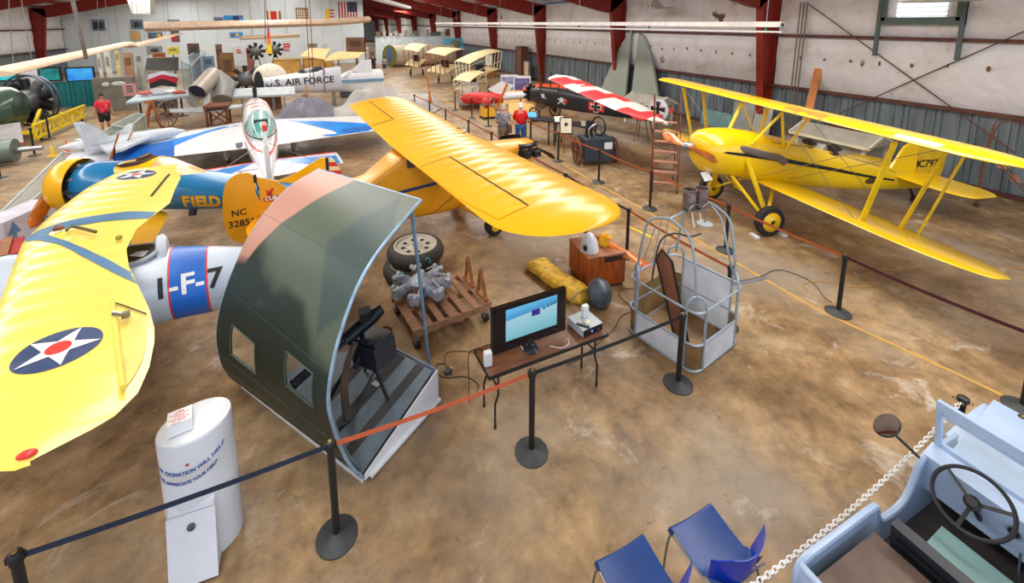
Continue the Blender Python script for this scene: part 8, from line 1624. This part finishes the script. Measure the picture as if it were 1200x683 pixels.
for i, (px, py, px2, py2) in enumerate(((129, 188, 139, 158), (145, 172, 149, 155))):
    a = at(px, py, .95); b = Vector((a.x+.25, a.y+.1, a.z+.75-.3*i)); t = thing('upright_propeller', ['slim orange propeller leaning left of the blue panel', 'short orange propeller right behind the slim one'][i], 'propeller', (a.x, a.y, 0)); mb = MB(); rings = []
    d = (b-a); u, w = frame(d)
    mb.tube([a+d*(k/8) for k in range(9)], [.03, .055, .06, .05, .035, .05, .06, .05, .015], 8, flat=.35); mb.build('blade', propwood, t); mb = MB(); mb.bar((a.x, a.y, 0), a+d*.45, .04); mb.build('post', black, t)
for i, (px, py, c) in enumerate(((80, 183, (240, 110, 80)), (62, 183, (240, 200, 70)))):
    p = at(px, py, 0); t = thing('pointed_marker', ['salmon pointed marker standing on the floor behind the yellow cowling', 'yellow pointed marker standing beside the salmon one'][i], 'marker', (p.x, p.y, 0)); mb = MB(); mb.lathe([(.09, 0), (.05, .3), (.005, .62 if i == 0 else .4)], p, n=12); mb.build('cone', mat('mk_%d' % i, c), t); mb = MB(); mb.box(p+Vector((0, 0, .01)), (.24, .24, .02)); mb.build('foot', mat('mk_%d' % i, c), t, 0)
# pale panel with blue arrows, dark wheel and red crate at the left edge
ap = thing('arrow_box', 'white box panel with two blue painted arrows beneath the hanging propeller blade', 'panel', (-5.1, 11.2, 0)); A0 = at(14, 318, 0); B0 = at(76, 283, 0); hh = .95; dd_ = (B0-A0).normalized(); nn = Vector((dd_.y, -dd_.x, 0))
mb = MB(); mb.prism([A0, B0, B0+Vector((0, 0, hh)), A0+Vector((0, 0, hh))], nn*-.5); ab = mb.build('box', mat('panel_lilac_white', (206, 206, 220), .5), ap, 0)
for f in (.15, .66): c_ = A0.lerp(B0, f)+nn*.004; mb = MB(); mb.prism([c_+dd_*x+Vector((0, 0, z)) for x, z in ((-.035, .05), (.035, .05), (.035, hh*.72), (.13, hh*.70), (.0, hh*.95), (-.13, hh*.70), (-.035, hh*.72))], nn*.004); mb.build('blue_arrow', mat('arrow_blue', (104, 140, 186)), ab, 0)
mb = MB(); p = at(8, 290, .35); wheel_spoked(mb, p, (.6, -.8, 0), .34, 8); dw = thing('dark_wheel', 'dark wheel behind the red crate at the left edge', 'wheel', (p.x, p.y, 0)); mb.build('rim', eng_dk, dw); mb = MB(); tyre(mb, p, (.6, -.8, 0), .35, .12); mb.build('tyre', rubber, dw)
p = at(-6, 330, .3); rc_ = box_thing('red_crate', 'red box with wooden slatted top at the left edge', 'box', (p.x, p.y, .42), (.75, .75, .84), mat('crate_red', (168, 16, 22), .5), R(20)); 
for k in range(3): mb = MB(); mb.box((p.x-.2+.2*k, p.y, .87), (.12, .8, .04), R(20)); mb.build('top_slat', wood, rc_, 0)
p = at(3, 292, .3); single(MB().bar((p.x-.1, p.y+.3, 0), (p.x-.25, p.y+.3, 1.6), .07), 'red_post', redw, 'reddish wooden post rising behind the red crate at the left edge', 'post', sm=0)
# ------------------------------------------------------------------ radial engine on the yellow stand, left
E0 = Vector((-9.6, 24.0, 0)); es = thing('yellow_engine_stand', 'bright yellow lattice girder stand under the big radial engine', 'stand', tuple(E0)); yl = mat('stand_yellow', (248, 214, 16), .45)
a0, a1 = at(42, 168, 0), at(101, 140, 0); dl = (a1-a0).normalized(); nl = Vector((-dl.y, dl.x, 0)); LL_ = (a1-a0).length
for off in (0, 1.9):
    mb = MB(); o = a0+nl*off
    mb.bar(o+Vector((0, 0, .18)), o+dl*LL_+Vector((0, 0, .18)), .09); mb.bar(o+Vector((0, 0, .68)), o+dl*LL_+Vector((0, 0, .68)), .09); K_ = 9
    for k in range(K_): z0, z1 = (.18, .68) if k % 2 == 0 else (.68, .18); mb.bar(o+dl*LL_*k/K_+Vector((0, 0, z0)), o+dl*LL_*(k+1)/K_+Vector((0, 0, z1)), .05); mb.bar(o+dl*LL_*k/K_+Vector((0, 0, .18)), o+dl*LL_*k/K_+Vector((0, 0, .68)), .05)
    mb.build('lattice_girder', yl, es, 0)
for f in (.05, .95): mb = MB(); o = a0+dl*LL_*f; mb.bar(o+Vector((0, 0, .4)), o+nl*1.9+Vector((0, 0, .4)), .12); mb.build('cross_beam', yl, es, 0)
for f in (.1, .9):
    for off in (0, 1.9): mb = MB(); o = a0+dl*LL_*f+nl*off; tyre(mb, o+Vector((0, 0, .09)), nl, .09, .06); mb.build('castor', rubber, es)
for s_ in (.5, 1.4): mb = MB(); o = a0+dl*1.2+nl*s_; mb.bar(o+Vector((0, 0, .4)), o+dl*.8+Vector((0, 0, 1.0)), .1); mb.build('upright', yl, es, 0)
ec = at(72, 118, 1.35); re_ = thing('radial_engine_display', 'big dark radial engine with ringed cylinders on the yellow stand', 'engine', (ec.x, ec.y, .7)); ex = Vector((.75, -.65, 0)).normalized(); ex = dl*.8+nl*-.3; ex.normalize(); u_e, w_e = frame(ex)
ec = a0+dl*LL_*.55+nl*.95+Vector((0, 0, 1.35))
mb = MB(); mb.lathe([(.3, -.9), (.45, -.5), (.5, 0), (.4, .3), (.2, .45)], ec, ex, 24); mb.build('crankcase', engm, re_)
for k in range(9):
    a = 2*PI*k/9; d = u_e*cos(a)+w_e*sin(a); mb = MB()
    for j in range(6): mb.lathe([(.2, -.015), (.21, 0), (.2, .015)], ec+d*(.5+.07*j), d, 12)
    mb.cyl(ec+d*.4, ec+d*.92, .15, None, 12); mb.build('cylinder', eng_dk if k % 3 else engm, re_)
for r_, o_ in ((1.02, .1), (1.06, -.15)): mb = MB(); mb.torus(ec+ex*o_, ex, r_, .045, 40, 8); mb.build('ring_pipe', mat('ring_metal', (92, 96, 110), .4, .5), re_)
for k in range(2): p = ec+ex*.45+Vector((0, 0, .2-.4*k)); mb = MB(); mb.cyl(p, p+ex*.45, .12, None, 14); mb.build('exhaust_stack', mat('stack_brown', (140, 92, 66)), re_); mb = MB(); mb.cyl(p+ex*.1, p+ex*.2, .13, None, 14); mb.build('green_band', mat('band_green', (80, 150, 120)), re_)
mb = MB(); mb.cyl(ec-ex*1.4, ec-ex*.6, .5, .35, 16); mb.build('accessory_section', eng_dk, re_)
# dark green nose and white-red vane at the left edge
gn = thing('green_nose_section', 'shiny dark green nose section cut by the left edge behind the engine', 'aircraft section', (-11.2, 22.3, 0)); c_ = at(-12, 128, 1.3); mb = MB(); mb.body([(c_.x-1.6, c_.y, 1.35, .9, .9, .9), (c_.x, c_.y, 1.35, .92, .92, .92), (c_.x+.7, c_.y, 1.3, .8, .8, .8), (c_.x+.9, c_.y, 1.3, .6, .6, .6)], 28); mb.build('shell', mat('gloss_green', (54, 76, 62), .2, 0, .15, 1, coat=.5), gn)
mb = MB(); mb.bx((c_.x-1.2, c_.y-.3, 0), (c_.x+.2, c_.y+.3, .5)); mb.build('cradle', yl, gn, 0)
v_ = thing('white_vane', 'white panel with a red lower edge standing by the left barrier post', 'panel', (-9.9, 21.2, 0)); p = [at(14, 167, 0), at(35, 160, 0)]; a, b = Vector((-10.9, 20.9, 0)), Vector((-9.7, 21.2, 0)); mb = MB(); mb.prism([a+Vector((0, 0, .25)), b+Vector((0, 0, .25)), b+Vector((0, 0, 1.0)), a+Vector((.5, 0, .95))], (0, .05, 0)); mb.build('panel', white, v_, 0); mb = MB(); mb.prism([a+Vector((0, 0, .18)), b+Vector((0, 0, .18)), b+Vector((0, 0, .25)), a+Vector((0, 0, .25))], (0, .05, 0)); mb.build('red_edge', red, v_, 0); mb = MB(); mb.bx((-10.4, 21.0, 0), (-10.2, 21.2, .2)); mb.build('foot', black, v_, 0)
cy_ = thing('grey_cylinder_unit', 'grey cylindrical unit with a small shaft on the floor at the left edge', 'machine', (-9.3, 18.6, 0)); p = at(0, 178, .45); mb = MB(); mb.cyl(p+Vector((-.6, 0, 0)), p+Vector((.35, .05, 0)), .42, .38, 22); mb.build('drum', mat('drum_grey_green', (104, 116, 110), .4, .3), cy_); mb = MB(); mb.cyl(p+Vector((.35, .05, 0)), p+Vector((1.0, .1, 0)), .09, .07, 12); mb.build('shaft', steel, cy_)
# screens with teal curtains
TS = 31.0
a = atY(48, 80, TS); b = atY(113, 120, TS); bt = thing('screen_booth', 'booth skirted with teal curtains under two large blue screens', 'booth', ((a.x+b.x)/2, TS, 0)); teal = mat('teal_curtain', (24, 112, 118), .7, 0, .1, 2)
x0, x1 = atY(-4, 95, TS).x, atY(113, 95, TS).x; zt = atY(100, 95, TS).z
mb = MB(); n = 90; mb.sheet(lambda u, v: (x0+(x1-x0)*u, TS-.05*sin(u*150), zt*v), n, 2, (0, .03, 0)); mb.build('curtain', teal, bt, 0); mb = MB(); mb.bx((x0, TS+.05, 0), (x1, TS+1.2, zt)); mb.build('counter', darkgrey, bt, 0)
for i, (px0, px1, c1, c2) in enumerate(((-6, 21, (40, 170, 180), (70, 190, 200)), (43, 73, (30, 130, 130), (20, 60, 60)), (75, 112, (30, 100, 190), (60, 160, 200)))):
    a = atY(px0, 79, TS); b = atY(px1, 95, TS); t = thing('wall_screen', ['teal lit screen at the left edge above the curtains', 'teal-green lit screen in the middle above the curtains', 'bright blue lit screen at the right end above the curtains'][i], 'screen', ((a.x+b.x)/2, TS, b.z)); mb = MB(); mb.bx((a.x, TS+.02, b.z), (b.x, TS+.1, a.z)); mb.build('housing', black, t, 0); mb = MB(); mb.bx((a.x+.08, TS, b.z+.08), (b.x-.08, TS+.018, a.z-.08)); mb.build('picture', mat('lit_%d' % i, c1, .3, 0, 0, 1.2, c2=c2, emit=.8), t, 0)
a = atY(24, 82, TS-.2); b = atY(46, 98, TS-.2); single(MB().bx((a.x, TS-.3, .0), (b.x, TS-.2, a.z)), 'white_divider', white, 'white divider panel between the teal screens', 'panel', sm=0)
# clutter behind: boards, doors, shelves (each its own)
rnd = random.Random(3)
items = [(113, 62, 121, 92, 33, (222, 216, 200), 'narrow white plank standing right of the blue screen'), (121, 60, 132, 92, 33.2, (214, 210, 196), 'leaning white plank right of the narrow one'), (134, 60, 141, 78, 36, (214, 190, 120), 'pale yellow board behind the leaning planks'), (143, 62, 158, 88, 36, (170, 128, 96), 'brown display board with grey picture'), (158, 62, 168, 80, 37, (176, 178, 172), 'grey board right of the brown display board'), (107, 92, 160, 126, 28.5, (112, 108, 98), 'large grey-brown fuselage panel behind the walking person'), (219, 51, 235, 72, 40, (84, 62, 50), 'dark brown cabinet behind the glass showcase'), (252, 52, 262, 76, 44, (120, 88, 70), 'brown doorframe board near the white door'), (257, 62, 277, 102, 33, (150, 108, 64), 'tall wooden framed mirror cabinet behind the jet pipe'), (236, 66, 252, 82, 38, (120, 150, 170), 'blue-grey framed board behind the jet pipe'), (288, 56, 297, 72, 44, (150, 96, 80), 'brown shelf unit right of the white door'), (405, 44, 428, 62, 46, (120, 84, 60), 'brown wooden doorway unit near the aisle end'), (360, 51, 372, 56, 50, (150, 150, 130), 'long grey sign below the hanging wing'), (432, 55, 441, 82, 42, (140, 120, 100), 'brown partition edge by the two far people'), (195, 55, 210, 64, 45, (226, 206, 90), 'yellow-green poster behind the wooden stand'), (178, 62, 194, 68, 40, (170, 90, 50), 'reddish-brown box on top of the cases')]
for (x0_, y0_, x1_, y1_, Y, c, l) in items:
    a = atY(x0_, y0_, Y); b = atY(x1_, y1_, Y); zb = max(0, b.z) if (y1_ < 70 and Y > 36) else 0; t = thing('display_board', l, 'board', ((a.x+b.x)/2, Y, 0)); d_ = .12 if Y > 30 else .2
    mb = MB(); mb.bx((a.x, Y, 0 if zb < .8 else zb), (b.x, Y+d_, a.z)); mb.build('board', mat('dp_%d_%d_%d' % c, c, .6, 0, .2, 2), t, 0)
    if zb >= .8: mb = MB(); mb.bx(((a.x+b.x)/2-.05, Y+.02, 0), ((a.x+b.x)/2+.05, Y+.1, zb)); mb.build('leg', darkgrey, t, 0)
    if l.startswith('large grey-brown'):
        for px, py in ((124, 99), (139, 98)): p = atY(px, py, Y-.02); mb = MB(); mb.ball(p, (.16 if px < 130 else .3, .03, .12), 14, 8); mb.build('porthole', mat('porthole_pale', (190, 200, 196)), t)
        continue
    k = tuple(int(v*.7) for v in c); mb = MB(); mb.bx((a.x+(b.x-a.x)*.2, Y-.02, (a.z-(a.z-max(b.z, zb))*.55)), (b.x-(b.x-a.x)*.2, Y-.005, a.z-(a.z-max(b.z, zb))*.2)); mb.build('inset', mat('in_%d_%d_%d' % k, k, .5), t, 0)
sgc = thing('pink_notice', 'pink-brown notice with dark writing on the grey-brown fuselage panel', 'sign', tuple(atY(152, 112, 28.4))); a = atY(143, 98, 28.4); b = atY(161, 112, 28.4); mb = MB(); mb.bx((a.x, 28.38, b.z), (b.x, 28.42, a.z)); mb.build('board', mat('notice_pink', (190, 140, 138)), sgc, 0)
for k in range(3): mb = MB(); z = a.z-(.25+.2*k)*(a.z-b.z); mb.bx((a.x+.15, 28.365, z-.03), (b.x-.15, 28.378, z+.03)); mb.build('text_line', darkgrey, sgc, 0)
# engines and odd machines between door and crates
for i, (px, py, s_) in enumerate(((288, 92, .8), (300, 60, .7), (322, 58, .7))):
    Y = (31, 42, 44)[i]; p = atY(px, py, Y); t = thing('display_engine', ['silver and dark engine standing left of the cream dome', 'dark skeletal engine hanging near the pennant', 'dark engine with crossed legs right of the pennant'][i], 'engine', (p.x, Y, 0)); mb = MB(); mb.ball((p.x, Y, p.z), (s_*.6, s_*.5, s_*.6), 12, 8); mb.build('core', engm, t)
    for k in range(8): a = 2*PI*k/8; mb = MB(); mb.cyl((p.x, Y, p.z), (p.x+s_*cos(a), Y, p.z+s_*sin(a)), .1, .14, 8); mb.build('cylinder', eng_dk, t)
    for d_ in (-.5, .5): mb = MB(); mb.bar((p.x, Y, p.z), (p.x+d_, Y, 0), .07); mb.build('leg', eng_dk, t, 0)
# aisle end: beige hull with green oval front, white partition, mural
hl = thing('glider_hull', 'long beige ribbed hull with a green oval front beside the far aisle', 'aircraft section', (12, 46.5, 0)); hc_ = atY(457.5, 60, 46); mb = MB(); mb.T = Matrix.Translation((hc_.x, 46.3, 0)); mb.body([(.0, 0, 1.14, .95, 1.05, 1.1, 2.4), (2, 0, 1.15, 1.0, 1.1, 1.15, 2.6), (6.8, 0, 1.15, .9, 1.0, 1.05, 2.6)], 28); mb.build('hull', mat('beige_hull', (176, 164, 140), .7, 0, .1, 1), hl)
mb = MB(); mb.prism([Vector((hc_.x-.02, 46.3-.0, 1.2))+Vector((-.05*0, .95*cos(a), 1.12*sin(a))) for a in [2*PI*i/28 for i in range(28)]], (-.06, 0, 0)); mb.build('oval_front', mat('olive_front', (104, 104, 50)), hl); oc = atY(457.5, 60, 44.6); mb = MB(); mb.prism([Vector((oc.x+.72*cos(a), 45.2, 1.2+1.1*sin(a))) for a in [2*PI*i/28 for i in range(28)]], (0, .06, 0)); mb.build('green_oval', mat('olive_front', (104, 104, 50)), hl); mb = MB(); mb.prism([Vector((oc.x+.22*cos(a), 45.18, 1.3+.75*sin(a))) for a in [2*PI*i/20 for i in range(20)]], (0, .02, 0)); mb.build('blue_oval', mat('oval_blue', (60, 90, 150)), hl)
box_thing('white_partition', 'low white partition with clutter on top behind the beige hull', 'partition', (11.2, 50, 1.5), (8.6, .15, 3.0), mat('partition_white', (212, 224, 230)))
for k in range(14): x = 7.3+k*.6+rnd.uniform(-.1, .1); h = rnd.uniform(.25, .8); c = rnd.choice([(150, 150, 146), (206, 200, 190), (120, 90, 70), (90, 110, 96), (180, 176, 170)]); t = box_thing('stored_box', 'small stored %s box on top of the white partition, number %s from the left' % ('grey' if c[0] in (150, 180) else 'pale' if c[0] == 206 else 'brown' if c[0] == 120 else 'green', ['one', 'two', 'three', 'four', 'five', 'six', 'seven', 'eight', 'nine', 'ten', 'eleven', 'twelve', 'thirteen', 'fourteen'][k]), 'box', (x, 50, 3.0+h/2), (rnd.uniform(.3, .5), .4, h), mat('sb_%d' % c[0], c), 0, 'stored boxes on the partition')
sgn('mural', mat('mural_blue', (110, 190, 226)), 'sky blue mural panel with a grey-green mound left of a red column', 'mural', 519, 45, 547, 57, Y=47.8, deco=[(.3, 0, .75, .85, mat('mound', (130, 140, 120)), 'o')])
for (x0_, y0_, x1_, y1_) in ((432, -4, 478, 9),):
    a = atY(x0_, y0_, 20); b = atY(x1_, y1_, 24); t = thing('roof_light_panel', 'long white light fitting hung among the red rafters', 'light fixture', tuple((a+b)/2)); mb = MB(); mb.bar(a+Vector((0, 0, 0)), b, .35, .12); mb.build('housing', white, t, 0); mb = MB(); m_ = (a+b)/2; mb.tube([m_, Vector((m_.x, m_.y, roofz(m_.x)+.2))], .02, 5); mb.build('hanger', steel, t)
